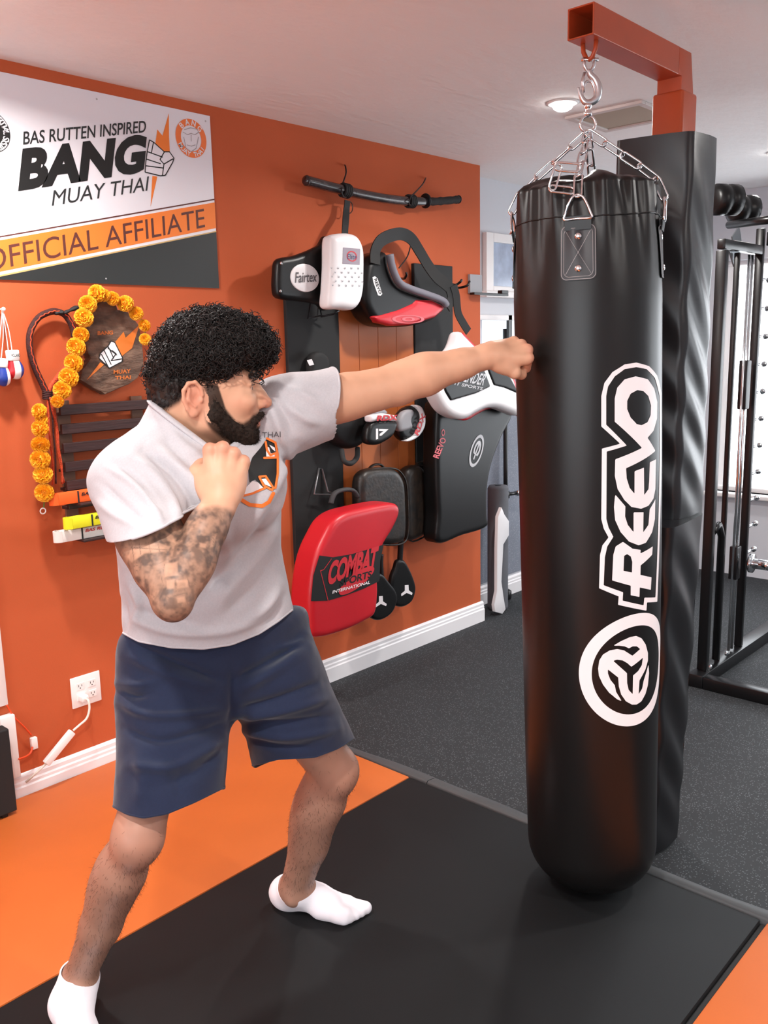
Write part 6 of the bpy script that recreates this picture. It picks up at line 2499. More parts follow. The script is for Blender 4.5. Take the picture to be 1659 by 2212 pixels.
obj('cable', *tube(catmull(pa, 6), 0.0042, 8), CORD, pc, smooth=True)
a, b = oy(156, 1580, 0.055), oy(99, 1650, 0.055)
d_ = nrm(b - a)
s1 = nrm(np.cross(d_, [0, 1.0, 0]))
L_ = np.linalg.norm(b - a)
vb, fb = box((-0.0125, -0.010, 0), (0.0125, 0.010, L_), 0.003)
obj('inline_box', *place((vb, fb), a, s1, np.array([0, 1.0, 0]), d_), WHITE_PLASTIC, pc, auto=40)
obj('cable', *tube([b, oy(80, 1668, 0.05), oy(56, 1690, 0.035)], 0.0042, 8), CORD, pc, smooth=True)
# white cable channel down the wall, in two lengths
cz0, cz1 = oy(10, 1524, 0.012), oy(0, 1340, 0.012)
chn = obj('cable_channel', *box((cz0[0] - 0.017, -0.014, cz0[2]), (cz0[0] + 0.012, -0.0003, 1.72), 0.002), WHITE_PLASTIC, None, auto=40)
tag(chn, 'vertical white cable channel at the left edge of the orange wall', 'cable channel')
q0, q1 = oy(36, 1688, 0.02), oy(14, 1546, 0.02)
ch2 = obj('cable_channel', *box((q0[0] - 0.036, -0.030, 0.118), (q0[0] + 0.014, -0.0003, q1[2]), 0.004), WHITE_PLASTIC, None, auto=40)
tag(ch2, 'short white cable box standing on the baseboard beside the black panel', 'cable channel')
jack = thing('network_cable', 'thin orange network cable looping to a small white wall jack', 'cable', oy(70, 1640, 0.02))
OC = M('orange_cable', srgb(232, 74, 24), 0.45)
jc = oy(73, 1605, 0.008)
obj('jack', *box((jc[0] - 0.011, -0.016, jc[2] - 0.021), (jc[0] + 0.011, -0.0003, jc[2] + 0.021), 0.002), WHITE_PLASTIC, jack, auto=40)
obj('cord', *tube(catmull([oy(14, 1522, 0.012), oy(30, 1548, 0.016), oy(52, 1570, 0.018), oy(68, 1588, 0.018)], 6), 0.0028, 7), OC, jack, smooth=True)
for dd in (0, 0.006):
    obj('cord', *tube(catmull([oy(70, 1614, 0.016), oy(66, 1626, 0.022 + dd), oy(56, 1634, 0.026 + dd), oy(40, 1640, 0.026 + dd)], 6), 0.0034, 7), OC, jack, smooth=True)
# black panel at the left edge
pan = thing('black_panel', 'black panel cut by the left edge of the photo', 'cabinet', (1.0, -0.14, MATZ))
e0 = onZ(38, 1750, MATZ + 0.012)
obj('face', *box((e0[0] - 0.42, e0[1] - 0.0, MATZ + 0.012), (e0[0], e0[1] + 0.05, 0.34), 0.004), BLACK_MATTE, pan)
for dx in (0.40, 0.03):
    obj('foot', *box((e0[0] - dx - 0.02, e0[1] + 0.005, MATZ + 0.0006), (e0[0] - dx + 0.0, e0[1] + 0.045, MATZ + 0.0125), 0.002), BLACK_SATIN, pan)
# ------------------------------------------------------------------ training gear hung on the wall
z3 = lambda L: [(560 + a / 3.318, 320 + b / 3.318) for a, b in L]
z4 = lambda L: [(600 + a / 3.016, 680 + b / 3.016) for a, b in L]
p3 = lambda a, b, d: oy(560 + a / 3.318, 320 + b / 3.318, d)
p4 = lambda a, b, d: oy(600 + a / 3.016, 680 + b / 3.016, d)
RED_V = M('red_vinyl', srgb(196, 30, 42), 0.36, bump=(150, 0.08, 0.001))
WHITE_V = M('white_vinyl', srgb(232, 230, 232), 0.38, bump=(150, 0.06, 0.001))
GREY_V = M('grey_vinyl', srgb(150, 150, 155), 0.5)
WORN = M('worn_black_leather', srgb(24, 22, 21), 0.42, bump=(70, 0.35, 0.003, 6.0), var=(30, 0.5, srgb(62, 48, 38)))
RED_INK = M('red_print', srgb(200, 36, 48), 0.5)
PINK_INK = M('pink_print', srgb(214, 96, 104), 0.5)
SILVER_INK = M('silver_print', srgb(186, 186, 190), 0.45)


def pad_part(name, L, d, thick, r, m, parent, conv, h=0.006, bulge=0.0, curve=True, label=None):
    return obj(name, *puff(conv(L), d, thick, r, h, bulge, curve), m, parent, smooth=True, label=label)


def base_of(conv, L, d):
    P = np.array([oy(*q, d) for q in conv(L)])
    return (P[:, 0].mean(), -d * 0.5, P[:, 2].min())


# two black backing boards and the orange board between them
xb0, xb1 = oy(624, 800, 0.02)[0], oy(735, 800, 0.02)[0]
bd1 = obj('backing_board', *box((xb0, -0.02, 0.60), (xb1, -0.0004, 1.83), 0.003), BLACK_MATTE, None)
tag(bd1, 'tall matte black backing board behind the red pad and white belly pad', 'board', 'black gear boards on the wall')
xc0, xc1 = oy(895, 600, 0.02)[0], oy(978, 600, 0.02)[0]
bd2 = obj('backing_board', *box((xc0, -0.02, 0.75), (xc1, -0.0004, 1.925), 0.003), BLACK_MATTE, None)
tag(bd2, 'matte black backing board behind the curved pad nearer the wall corner', 'board', 'black gear boards on the wall')
OBOARD = M('orange_stained_board', (0.50, 0.13, 0.03, 1), 0.5, bump=(12, 0.1, 0.002), stretch=(3, 1, 0.4))
ob_ = thing('orange_board', 'orange painted planks between the two black backing boards', 'board', ((xb1 + xc0) / 2, -0.01, 0.62))
xs = np.linspace(xb1 + 0.004, xc0 - 0.004, 5)
for a, b in zip(xs[:-1], xs[1:]):
    obj('plank', *box((a + 0.001, -0.014, 0.62), (b - 0.001, -0.0004, 1.72), 0.002), OBOARD, ob_)

# sheathed sword on two hooks
SAYA = M('black_lacquer', srgb(24, 20, 22), 0.25, var=(26, 0.7, srgb(70, 58, 60)), coat=0.4)
sw = thing('sword', 'curved black sheathed sword hung level near the ceiling', 'sword', p3(900, 400, 0.06))
cl = catmull([p3(*q, 0.07) for q in ((335, 232), (470, 268), (600, 300), (700, 325), (900, 362), (1060, 380), (1185, 384))], 6)
obj('scabbard', *tube(cl, 0.021, 14, flat=1.0), SAYA, sw, smooth=True)
hl = catmull([p3(*q, 0.07) for q in ((1195, 384), (1300, 380), (1425, 368))], 6)
obj('grip', *tube(hl, [0.018 + 0.0016 * math.sin(i * 2.4) for i in range(len(hl))], 12), M('cord_grip', srgb(30, 28, 28), 0.8, bump=(260, 0.9, 0.003)), sw, smooth=True)
t_ = nrm(hl[1] - cl[-2])
gx = nrm(np.cross(t_, [0, 1.0, 0]))
obj('guard', *lathe([(0.030, -0.004), (0.034, -0.002), (0.034, 0.002), (0.030, 0.004)], 24, p3(1192, 378, 0.07), gx, np.array([0, 1.0, 0]), t_), STEEL_DARK, sw, smooth=True)
obj('pommel', *lathe([(0.018, 0), (0.020, 0.004), (0.016, 0.010), (0.004, 0.012)], 16, hl[-1], gx, np.array([0, 1.0, 0]), nrm(hl[-1] - hl[-2])), STEEL_DARK, sw, smooth=True)
obj('end_cap', *lathe([(0.0215, 0), (0.0225, 0.006), (0.017, 0.014), (0.004, 0.017)], 16, cl[0] + (cl[1] - cl[0]) * 0.6, np.cross([0, 1.0, 0], nrm(cl[0] - cl[1])), np.array([0, 1.0, 0]), nrm(cl[0] - cl[1])), SAYA, sw, smooth=True)
for i, (px_, rr) in enumerate(((620, 0.026), (1085, 0.026))):
    k = np.argmin(np.abs(cl[:, 0] - p3(px_, 320, 0.07)[0]))
    tt = nrm(cl[min(k + 1, len(cl) - 1)] - cl[k - 1])
    gx = nrm(np.cross(tt, [0, 1.0, 0]))
    for j in range(4):
        o_ = cl[k] + tt * (j - 1.5) * 0.011
        obj('cord_wrap', *tube([o_ + rr * (math.cos(a) * gx + math.sin(a) * np.array([0, 1.0, 0])) for a in np.linspace(0, 6.28, 17)[:-1]], 0.0055, 6, closed=True), BLACK_MATTE, sw, smooth=True)
for i, pts in enumerate(([(612, 122, 0.004), (618, 130, 0.03), (622, 180, 0.04), (600, 250, 0.06), (590, 300, 0.10), (600, 345, 0.10), (625, 350, 0.07)], [(1193, 214, 0.004), (1190, 222, 0.03), (1170, 260, 0.05), (1120, 315, 0.08), (1085, 350, 0.10), (1075, 400, 0.10), (1095, 410, 0.07)])):
    hk = obj('wall_hook', *tube(catmull([p3(*q) for q in pts], 5), 0.0035, 7), BLACK_STEEL, None, smooth=True)
    tag(hk, ('thin black wire hook holding the scabbard end of the sword', 'thin black wire hook holding the sword beside its guard')[i], 'hook', 'sword hooks')

# white and black belly pad
bp = thing('belly_pad', 'white and black belly pad with round white badge on its wing', 'pad', base_of(z3, [(130, 830), (770, 1160)], 0.12))
wing = [(505, 650), (450, 690), (390, 722), (320, 750), (250, 772), (170, 785), (140, 815), (132, 900), (130, 1000), (145, 1065), (200, 1085), (340, 1100), (440, 1120), (505, 1138)]
pad_part('wing', wing, 0.15, 0.05, 0.02, BLACK, bp, z3)
sh_ = [(528, 655), (555, 617), (640, 605), (712, 622), (752, 680), (768, 760), (768, 900), (764, 1010), (742, 1105), (690, 1158), (600, 1152), (512, 1140), (516, 1000), (524, 850)]
pad_part('shield', sh_, 0.25, 0.08, 0.03, WHITE_V, bp, z3)
bc_ = p3(333, 930, 0.156)
rbz = abs(p3(333, 828, 0.156)[2] - p3(333, 1032, 0.156)[2]) / 2
rbx = abs(p3(232, 930, 0.156)[0] - p3(436, 930, 0.156)[0]) / 2
obj('badge', *lathe([(1, 0), (0.98, 0.004), (0.9, 0.0055), (0.02, 0.0055)], 40, bc_ + np.array([0, 0.006, 0]), np.array([rbx, 0, 0]), np.array([0, 0, rbz]), np.array([0, -1.0, 0])), WHITE_V, bp, auto=40)
tpx('lettering', 'Fairtex', *z3([(258, 965), (412, 958), (262, 890)]), 0.1575, M('badge_grey', srgb(84, 80, 84), 0.5), bp, 0.01)
flat('label_patch', z3([(602, 712), (724, 722), (720, 836), (598, 828)]), 0.2512, M('label_grey', srgb(150, 140, 152), 0.45), bp)
lc = p3(664, 775, 0.2516)
ring_print('label_ring', lc, 0.030, 0.021, 0.78, 0.2518, RED_INK, bp)
tpx('lettering', 'Elite', *z3([(632, 796), (700, 798), (634, 758)]), 0.2519, M('navy_ink', srgb(40, 44, 90), 0.5), bp)
marks = []
for r_ in range(5):
    for c_ in range(6):
        x_ = 518 + c_ * 48 - (24 if r_ % 2 else 0) + 2 * r_
        if 505 < x_ < 750:
            marks.append(p3(x_, 857 + 31 * r_ + 0.02 * (x_ - 500), 0.2512))
MK = np.array([(p[0], p[2]) for p in marks])


def mark_field(u, v):
    d = np.full(u.shape, 1e9)
    for a, b in MK:
        q = np.maximum(np.abs(u - a), np.abs(v - b))
        d = np.minimum(d, np.maximum(q - 0.0042, 0.0022 - np.maximum(np.abs(u - a), np.abs(v - b - 0.002))))
    return d


mk = obj('dot_pattern', *decal(mark_field, MK.min(0) - 0.01, MK.max(0) + 0.01, 0.002, lambda u, v: np.stack([u, np.full(len(u), -0.2514), v], 1)), GREY_V, bp)
mk['kind'] = 'stuff'
for q in ((157, 826), (152, 1025)):
    obj('rivet', *lathe([(0.007, 0), (0.006, 0.003), (0.001, 0.004)], 12, p3(*q, 0.150), (1, 0, 0), (0, 0, 1), (0, -1, 0)), CHROME, bp, smooth=True)
hs_ = [p3(632, 376, 0.06), p3(625, 450, 0.062), p3(618, 540, 0.10), p3(612, 640, 0.13)]
obj('hanging_strap', *strap(catmull(hs_, 5), 0.032, 0.004, (1.0, 0, 0)), BLACK_MATTE, bp)
obj('strap_loop', *tube([p3(648 + 22 * math.cos(a), 425 + 42 * math.sin(a), 0.055) for a in np.linspace(0, 6.28, 17)[:-1]], 0.0022, 6, closed=True), BLACK_STEEL, bp)
wk = obj('wall_hook', *tube([p3(430, 1120, 0.022), p3(447, 1200, 0.04), p3(350, 1220, 0.06), p3(366, 1115, 0.04)], 0.0035, 7), STEEL_DARK, None, smooth=True)
tag(wk, 'grey wire hook on the black board just under the white belly pad', 'hook', 'wire hooks on the boards')
wk = obj('wall_hook', *tube([p3(440, 1208, 0.05), p3(530, 1190, 0.08), p3(575, 1165, 0.10)], 0.004, 7), STEEL_DARK, None, smooth=True)
tag(wk, 'grey wire hook arm reaching below the white shield of the belly pad', 'hook', 'wire hooks on the boards')

# black and red belly pad with shoulder strap
rp_ = thing('belly_pad', 'black and red curved belly pad hanging from its wide black strap', 'pad', base_of(z3, [(760, 740), (1350, 1280)], 0.12))
body_ = [(800, 780), (880, 740), (932, 748), (950, 850), (1000, 960), (1080, 1005), (1200, 1045), (1310, 1085), (1350, 1130), (1335, 1180), (1250, 1240), (1100, 1275), (950, 1280), (850, 1255), (790, 1180), (757, 1080), (765, 900)]
pad_part('body', body_, 0.165, 0.13, 0.04, BLACK, rp_, z3)
pad_part('red_panel', [(1130, 1078), (1250, 1085), (1320, 1120), (1343, 1150), (1270, 1213), (1100, 1268), (950, 1274), (855, 1250), (818, 1205), (1000, 1152), (1100, 1108)], 0.172, 0.06, 0.02, RED_V, rp_, z3, curve=False)
obj('inner_lining', *tube(catmull([p3(*q, 0.185) for q in ((936, 762), (955, 860), (1003, 962), (1085, 1008), (1200, 1048), (1310, 1090), (1342, 1128))], 5), 0.017, 8), M('grey_lining', srgb(110, 108, 118), 0.6), rp_, smooth=True)
sp_ = catmull([p3(a, b, d) for a, b, d in ((830, 830, 0.17), (832, 740, 0.16), (868, 668, 0.14), (940, 628, 0.12), (1020, 615, 0.10), (1090, 650, 0.10), (1150, 740, 0.11), (1210, 840, 0.13), (1270, 920, 0.15), (1330, 970, 0.17), (1368, 1010, 0.18), (1378, 1080, 0.18), (1345, 1140, 0.18))], 5)
tg = np.gradient(sp_, axis=0)
wd = np.cross(tg, np.array([0.15, 1.0, 0.1]))
obj('shoulder_strap', *strap(sp_, 0.055, 0.006, wd), BLACK_MATTE, rp_, auto=60)
sp2 = catmull([p3(a, b, 0.19) for a, b in ((1392, 985), (1412, 1060), (1425, 1180), (1465, 1260), (1500, 1315))], 5)
obj('loose_strap', *strap(sp2, 0.040, 0.005, np.cross(np.gradient(sp2, axis=0), np.array([0.3, 1.0, 0]))), BLACK_MATTE, rp_, auto=60)
obj('thin_cord', *tube(catmull([p3(1085, 700, 0.10), p3(1060, 780, 0.08), p3(1000, 860, 0.06)], 6), 0.003, 6), BLACK_MATTE, rp_)
ovl = [(812, 925), (830, 918), (848, 935), (865, 990), (882, 1045), (870, 1058), (852, 1055), (835, 1010), (818, 960)]
flat('label_patch', z3(ovl), 0.1662, WHITE_V, rp_)
tpx('lettering', 'REEVO', *z3([(822, 940), (860, 1048), (842, 932)]), 0.1670, BLACK_PRINT, rp_, 0.03)
ec4 = p3(1070, 1226, 0.1735)
ring_print('emblem', ec4, abs(p3(1186, 1226, 0.173)[0] - p3(955, 1226, 0.173)[0]) / 2, 0.019, 0.80, 0.1735, PINK_INK, rp_)
ring_print('emblem', ec4, 0.045, 0.010, 0.55, 0.1735, PINK_INK, rp_)
for i, pts in enumerate(([(1380, 975, 0.02), (1410, 980, 0.10), (1440, 960, 0.16), (1450, 945, 0.16)], [(1410, 1000, 0.02), (1440, 1000, 0.12), (1490, 985, 0.17), (1508, 955, 0.17)], [(1020, 935, 0.004), (1040, 935, 0.05), (1055, 910, 0.07), (1052, 890, 0.07)])):
    hk = obj('wall_hook', *tube(catmull([p3(*q) for q in pts], 5), 0.006, 8), BLACK_STEEL, None, smooth=True)
    tag(hk, ('black prong hook at the right of the curved black strap', 'second black prong hook nearest the corner of the orange wall', 'small black hook inside the loop of the shoulder strap')[i], 'hook', 'black prong hooks')

# small black shelf bracket at the corner of the wall
br_ = thing('shelf_bracket', 'small black metal bracket at the end of the orange wall', 'bracket', oy(1020, 632, 0.02))
a0, a1 = oy(1017, 592, 0.02), oy(1030, 630, 0.02)
obj('plate', *box((a0[0], -0.016, a1[2] - 0.01), (XC - 0.004, -0.0004, a0[2]), 0.001), GREY_V, br_)
obj('arm', *box((a0[0] - 0.01, -0.05, a1[2] - 0.018), (XC + 0.19, -0.02, a1[2] - 0.006), 0.002), BLACK_STEEL, br_)
obj('arm_tip', *box((XC + 0.13, -0.05, a1[2] - 0.006), (XC + 0.19, -0.02, a1[2] + 0.012), 0.002), BLACK_STEEL, br_)

# black round mitt, half hidden by the sleeve
rm = thing('round_mitt', 'black dome-shaped striking mitt with small pink emblem beside the sleeve', 'mitt', p4(480, 900, 0.1))
el_ = [(480 + 135 * math.cos(a), 725 + 150 * math.sin(a)) for a in np.linspace(0, 6.28, 19)[:-1]]
pad_part('shell', el_, 0.105, 0.07, 0.03, BLACK_SATIN, rm, z4, bulge=0.02)
e5 = p4(478, 622, 0.127)
ring_print('emblem', e5, 0.030, 0.036, 0.74, 0.1290, PINK_INK, rm)
ring_print('emblem', e5, 0.017, 0.020, 0.45, 0.1290, PINK_INK, rm)
obj('wrist_loop', *tube(catmull([p4(*q) for q in ((415, 880, 0.09), (430, 950, 0.12), (475, 968, 0.13), (515, 930, 0.12), (520, 870, 0.09))], 6), 0.012, 8), BLACK_MATTE, rm, smooth=True)
pg_ = thing('black_pouch', 'soft black strap bundle with white tag on the black board', 'pouch', p4(270, 420, 0.05))
pad_part('bundle', [(240, 255), (300, 240), (345, 290), (335, 390), (290, 430), (240, 415), (222, 340)], 0.075, 0.05, 0.02, BLACK_MATTE, pg_, z4)
flat('tag_label', z4([(190, 296), (222, 289), (237, 325), (208, 332)]), 0.079, WHITE_V, pg_, 0.001)

# pair of focus mitts
fm = thing('focus_mitt', 'black focus mitt with white cuff band and white triangle mark', 'mitt', p4(690, 850, 0.12), 'pair of focus mitts')
pad_part('palm', [(588, 770), (618, 702), (700, 684), (780, 692), (788, 722), (760, 790), (705, 830), (655, 850), (592, 838)], 0.195, 0.05, 0.02, BLACK, fm, z4)
pad_part('cuff_band', [(613, 656), (700, 641), (778, 655), (788, 690), (770, 698), (700, 686), (613, 702)], 0.202, 0.055, 0.016, WHITE_V, fm, z4, curve=False)
pad_part('padding', [(625, 650), (660, 615), (700, 612), (725, 645)], 0.180, 0.05, 0.015, GREY_V, fm, z4)
tpx('lettering', 'RDX', *z4([(645, 692), (778, 686), (650, 656)]), 0.2035, RED_INK, fm, 0.04)
flat('mark', z4([(640, 742), (654, 742), (654, 808), (640, 813)]), 0.1962, WHITE_PRINT, fm)
flat('mark', z4([(660, 744), (722, 745), (678, 786), (664, 790), (664, 776), (690, 758), (660, 757)]), 0.1962, WHITE_PRINT, fm)
fm = thing('focus_mitt', 'upright focus mitt with curved white band and grey palm', 'mitt', p4(890, 825, 0.12), 'pair of focus mitts')
pad_part('palm', [(800, 785), (795, 700), (830, 625), (890, 592), (945, 615), (968, 690), (950, 770), (895, 818), (840, 825)], 0.170, 0.06, 0.025, BLACK, fm, z4)
pad_part('palm_lining', [(800, 760), (800, 690), (830, 632), (880, 616), (896, 640), (878, 690), (888, 730), (860, 752)], 0.178, 0.04, 0.014, GREY_V, fm, z4)
pad_part('cuff_band', [(905, 590), (945, 600), (968, 660), (965, 730), (930, 790), (880, 822), (842, 824), (900, 780), (932, 720), (938, 650)], 0.184, 0.05, 0.012, WHITE_V, fm, z4, h=0.005)
tpx('lettering', 'RDX', *z4([(915, 790), (966, 655), (890, 770)]), 0.186, RED_INK, fm, 0.04)

# black and white body shield
bs = thing('body_shield', 'white-edged black body shield with wavy lower rim behind the fist', 'shield', base_of(z4, [(1005, 100), (1585, 680)], 0.2))
outer = [(1205, 112), (1238, 140), (1330, 225), (1440, 260), (1520, 350), (1568, 480), (1583, 560), (1585, 655), (1530, 640), (1440, 608), (1370, 612), (1300, 645), (1240, 680), (1180, 678), (1110, 640), (1060, 570), (1020, 480), (1008, 430), (1070, 310), (1165, 215)]
pad_part('rim', outer, 0.30, 0.09, 0.03, WHITE_V, bs, z4)
pad_part('back_pad', [(x + 4, y + 6) for x, y in outer], 0.224, 0.02, 0.008, RED_V, bs, z4)
pad_part('panel', [(1078, 430), (1200, 330), (1330, 300), (1392, 468), (1300, 512), (1200, 542), (1130, 562), (1092, 500)], 0.306, 0.03, 0.008, BLACK, bs, z4, curve=False, h=0.005)
pad_part('panel', [(1348, 300), (1420, 290), (1500, 370), (1560, 480), (1572, 515), (1480, 476), (1412, 460)], 0.306, 0.03, 0.008, BLACK_SATIN, bs, z4, curve=False, h=0.005)
tpx('lettering', 'CONTENDER', *z4([(1078, 412), (1338, 462), (1112, 335)]), 0.3075, SILVER_INK, bs, 0.02)
tpx('lettering', 'FIGHT SPORTS', *z4([(1068, 440), (1332, 492), (1076, 420)]), 0.3075, SILVER_INK, bs, 0.02)

# black curved kick shield
ks = thing('kick_shield', 'large black curved kick shield with silver ring emblem', 'shield', base_of(z4, [(930, 540), (1530, 1490)], 0.1))
pad_part('body', [(1065, 560), (1180, 600), (1400, 590), (1535, 640), (1465, 800), (1402, 970), (1374, 1130), (1372, 1300), (1368, 1385), (1210, 1440), (1052, 1488), (1050, 1300), (1042, 1100), (1040, 850), (1045, 680)], 0.20, 0.10, 0.022, BLACK, ks, z4, h=0.0065)
ec6 = p4(1295, 886, 0.2012)


def tilted_emblem(name, c, a, b, ang, d, m, parent):
    ca, sa = math.cos(ang), math.sin(ang)

    def fld(u, v):
        x, y = (u - c[0]) * ca + (v - c[2]) * sa, -(u - c[0]) * sa + (v - c[2]) * ca
        q = np.hypot(x / a, y / b)
        ring = np.maximum(q - 1, 0.8 - q)
        arc_ = np.maximum(np.abs(np.hypot((x - 0.1 * a) / a, y / b) - 0.42) - 0.11, -(x + 0.25 * a) / a)
        bar = np.maximum(np.abs(y / b) - 0.10, np.abs(x / a + 0.05) - 0.5)
        return np.minimum(np.minimum(ring, arc_), bar) * min(a, b)
    R_ = max(a, b) + 0.006
    o_ = obj(name, *decal(fld, (c[0] - R_, c[2] - R_), (c[0] + R_, c[2] + R_), 0.003, lambda u, v: np.stack([u, np.full(len(u), -d), v], 1)), m, parent)
    return o_


tilted_emblem('emblem', ec6, 0.088, 0.048, math.radians(58), 0.2018, SILVER_INK, ks)
tpx('lettering', 'REEVO', *z4([(1048, 938), (1100, 810), (1010, 925)]), 0.2018, PINK_INK, ks, 0.03)
e7 = p4(1078, 768, 0.2018)
ring_print('emblem', e7, 0.013, 0.017, 0.6, 0.2018, PINK_INK, ks)

# two worn leather kick pads
for k, (L, d, lb) in enumerate(([[(545, 1100), (570, 1032), (640, 1002), (760, 1002), (812, 1040), (840, 1110), (848, 1250), (850, 1400), (828, 1480), (740, 1500), (640, 1480), (560, 1400), (545, 1250)], 0.155, 'worn black leather kick pad partly behind the red pad'],
                               [[(838, 1080), (868, 1000), (940, 985), (988, 1050), (1012, 1180), (1020, 1380), (965, 1440), (860, 1470), (845, 1300)], 0.10, 'second worn black leather kick pad beside the curved kick shield'])):
    kp = thing('kick_pad', lb, 'pad', base_of(z4, L, 0.1), 'worn leather kick pads')
    pad_part('body', L, d, 0.075, 0.03, WORN, kp, z4)
    cpts = [oy(*q, d - 0.022) for q in z4(L)]
    obj('piping', *tube(catmull(cpts, 4, True), 0.0045, 6, closed=True), WORN, kp, smooth=True)
    top = np.array(L)[np.argmin(np.array(L)[:, 1])]
    obj('handle', *tube(catmull([p4(top[0] - 60, top[1] + 20, d - 0.06), p4(top[0] - 20, top[1] - 22, d - 0.06), p4(top[0] + 30, top[1] - 25, d - 0.06), p4(top[0] + 60, top[1] + 10, d - 0.06)], 5), 0.009, 8, flat=0.6), WORN, kp, smooth=True)

# striking paddles
for k, (hpts, blade, tc_, d, lb) in enumerate((
        ([(805, 1440), (800, 1520), (795, 1610)], [(790, 1600), (830, 1600), (870, 1665), (900, 1745), (905, 1800), (880, 1870), (825, 1905), (772, 1892), (742, 1820), (748, 1720), (772, 1650)], (840, 1800), 0.10, 'black teardrop striking paddle with white mark, upper of two'),
        ([(670, 1560), (668, 1620), (672, 1700)], [(655, 1690), (690, 1690), (735, 1745), (775, 1800), (785, 1860), (755, 1940), (690, 1988), (630, 1985), (595, 1930), (605, 1830), (630, 1750)], (672, 1872), 0.13, 'black teardrop striking paddle with white mark peeping past the red pad'))):
    pd = thing('striking_paddle', lb, 'paddle', base_of(z4, blade, d), 'black striking paddles')
    pad_part('blade', blade, d, 0.035, 0.016, BLACK, pd, z4, h=0.004)
    obj('handle', *tube(catmull([p4(*q, d - 0.017) for q in hpts], 5), 0.014, 10), BLACK_SATIN, pd, smooth=True)
    a, b = tc_
    flat('mark', z4([(a - 12, b - 38), (a + 12, b - 40), (a + 14, b - 5), (a + 38, b + 12), (a + 34, b + 26), (a, b + 12), (a - 34, b + 34), (a - 36, b + 18), (a - 12, b - 2)]), d + 0.0012, WHITE_PRINT, pd)

# red kick pad
rk = thing('kick_pad', 'thick red vinyl kick pad with black lettered band', 'pad', base_of(z4, [(225, 1240), (805, 2110)], 0.15))
rl_ = [(372, 1345), (450, 1292), (560, 1262), (660, 1240), (760, 1228), (800, 1250), (800, 1310), (760, 1400), (700, 1500), (668, 1600), (662, 1700), (664, 1820), (645, 1950), (580, 2000), (480, 2050), (380, 2085), (300, 2105), (232, 2095), (218, 2000), (215, 1850), (230, 1700), (262, 1560), (315, 1440)]
pad_part('body', rl_, 0.30, 0.135, 0.028, RED_V, rk, z4, h=0.0055)
flat('band', z4([(272, 1568), (360, 1580), (480, 1560), (600, 1525), (690, 1498), (668, 1600), (662, 1735), (560, 1785), (440, 1830), (330, 1862), (217, 1866), (232, 1700)]), 0.3012, BLACK_PRINT, rk, label='black printed band')
line_print('band_outline', [[(300, 1660), (350, 1590)], [(278, 1665), (330, 1870)], [(300, 1660), (278, 1668)]], 0.0016, 0.3020, RED_INK, rk, z4)
tpx('lettering', 'COMBAT', *z4([(318, 1768), (638, 1652), (343, 1608)]), 0.3024, RED_INK, rk, 0.05, 0.95)


def ell_red(u, v):
    c = p4(515, 1730, 0.302)
    x, y = (u - c[0]) * 0.95 + (v - c[2]) * 0.28, -(u - c[0]) * 0.28 + (v - c[2]) * 0.95
    return (np.hypot(x / 0.112, y / 0.034) - 1) * 0.03


cc_ = p4(515, 1730, 0.302)
obj('oval', *decal(ell_red, (cc_[0] - 0.12, cc_[2] - 0.08), (cc_[0] + 0.12, cc_[2] + 0.08), 0.003, lambda u, v: np.stack([u, np.full(len(u), -0.3030), v], 1)), RED_INK, rk)
tpx('lettering', 'SPORTS', *z4([(405, 1772), (610, 1712), (410, 1722)]), 0.3036, BLACK_PRINT, rk, 0.03)
tpx('lettering', 'INTERNATIONAL', *z4([(355, 1818), (600, 1752), (360, 1796)]), 0.3036, WHITE_PRINT, rk, 0.02)
obj('handle', *tube(catmull([p4(a, b, 0.13) for a, b in ((345, 1230), (370, 1165), (430, 1140), (490, 1145), (520, 1185))], 5), 0.014, 8, flat=0.7), M('grey_webbing', srgb(56, 56, 58), 0.7, bump=(300, 0.6, 0.002)), rk, smooth=True)
wk = obj('wall_hook', *tube([p4(348, 1160, 0.05), p4(325, 1150, 0.05), p4(288, 1005, 0.022), p4(268, 1000, 0.022), p4(236, 1168, 0.05), p4(345, 1172, 0.06)], 0.0045, 8), M('grey_wire', srgb(150, 150, 152), 0.35, metal=0.8), None, smooth=True)
tag(wk, 'bent grey wire triangle hook on the black board above the red pad', 'hook', 'wire hooks on the boards')
# ------------------------------------------------------------------ alcove behind the corner
PANELM = speckled('speckled_grey_panel', srgb(112, 117, 128), srgb(166, 170, 180))
mr = thing('wall_covering', 'grey speckled rubber wall covering beyond the end of the orange wall', 'wall covering', (4.8, YA, 0.13))
for a, b in ((3.99, 4.86), (4.865, XF - 0.05)):
    obj('sheet', *box((a, YA - 0.008, 0.13), (b, YA - 0.0005, 1.50), 0.001), PANELM, mr)
LIT = glow('lit_pane', (0.80, 0.90, 1.0, 1), 1.5)  # self-glowing panes set on the solid wall, no opening behind them
w3 = thing('glow_strip', 'low strip of glowing panes above the grey wall covering', 'window', (4.5, YA, 1.52))
w3['kind'] = 'structure'
del w3['category']
for k, (a, b) in enumerate(((4.165, 4.40), (4.44, 4.80), (4.84, 5.4))):
    obj('window_pane', *box((a, YA - 0.006, 1.53), (b, YA - 0.002, 1.67)), LIT, w3)
    obj('window_frame', *box((b, YA - 0.02, 1.50), (b + 0.04, YA - 0.0005, 1.70), 0.003), BLACK_STEEL, w3)
obj('window_rail', *box((4.12, YA - 0.02, 1.67), (5.45, YA - 0.0005, 1.70), 0.003), WHITE_PAINT, w3)
obj('window_rail', *box((4.12, YA - 0.02, 1.50), (5.45, YA - 0.0005, 1.53), 0.003), WHITE_PAINT, w3)
PANE = M('pale_pane', srgb(186, 200, 222), 0.15, var=(12, 0.6, srgb(150, 158, 178)))
w2 = thing('window_2', 'small white framed window high on the pale wall beyond the corner', 'window', (4.5, YA, 1.84))
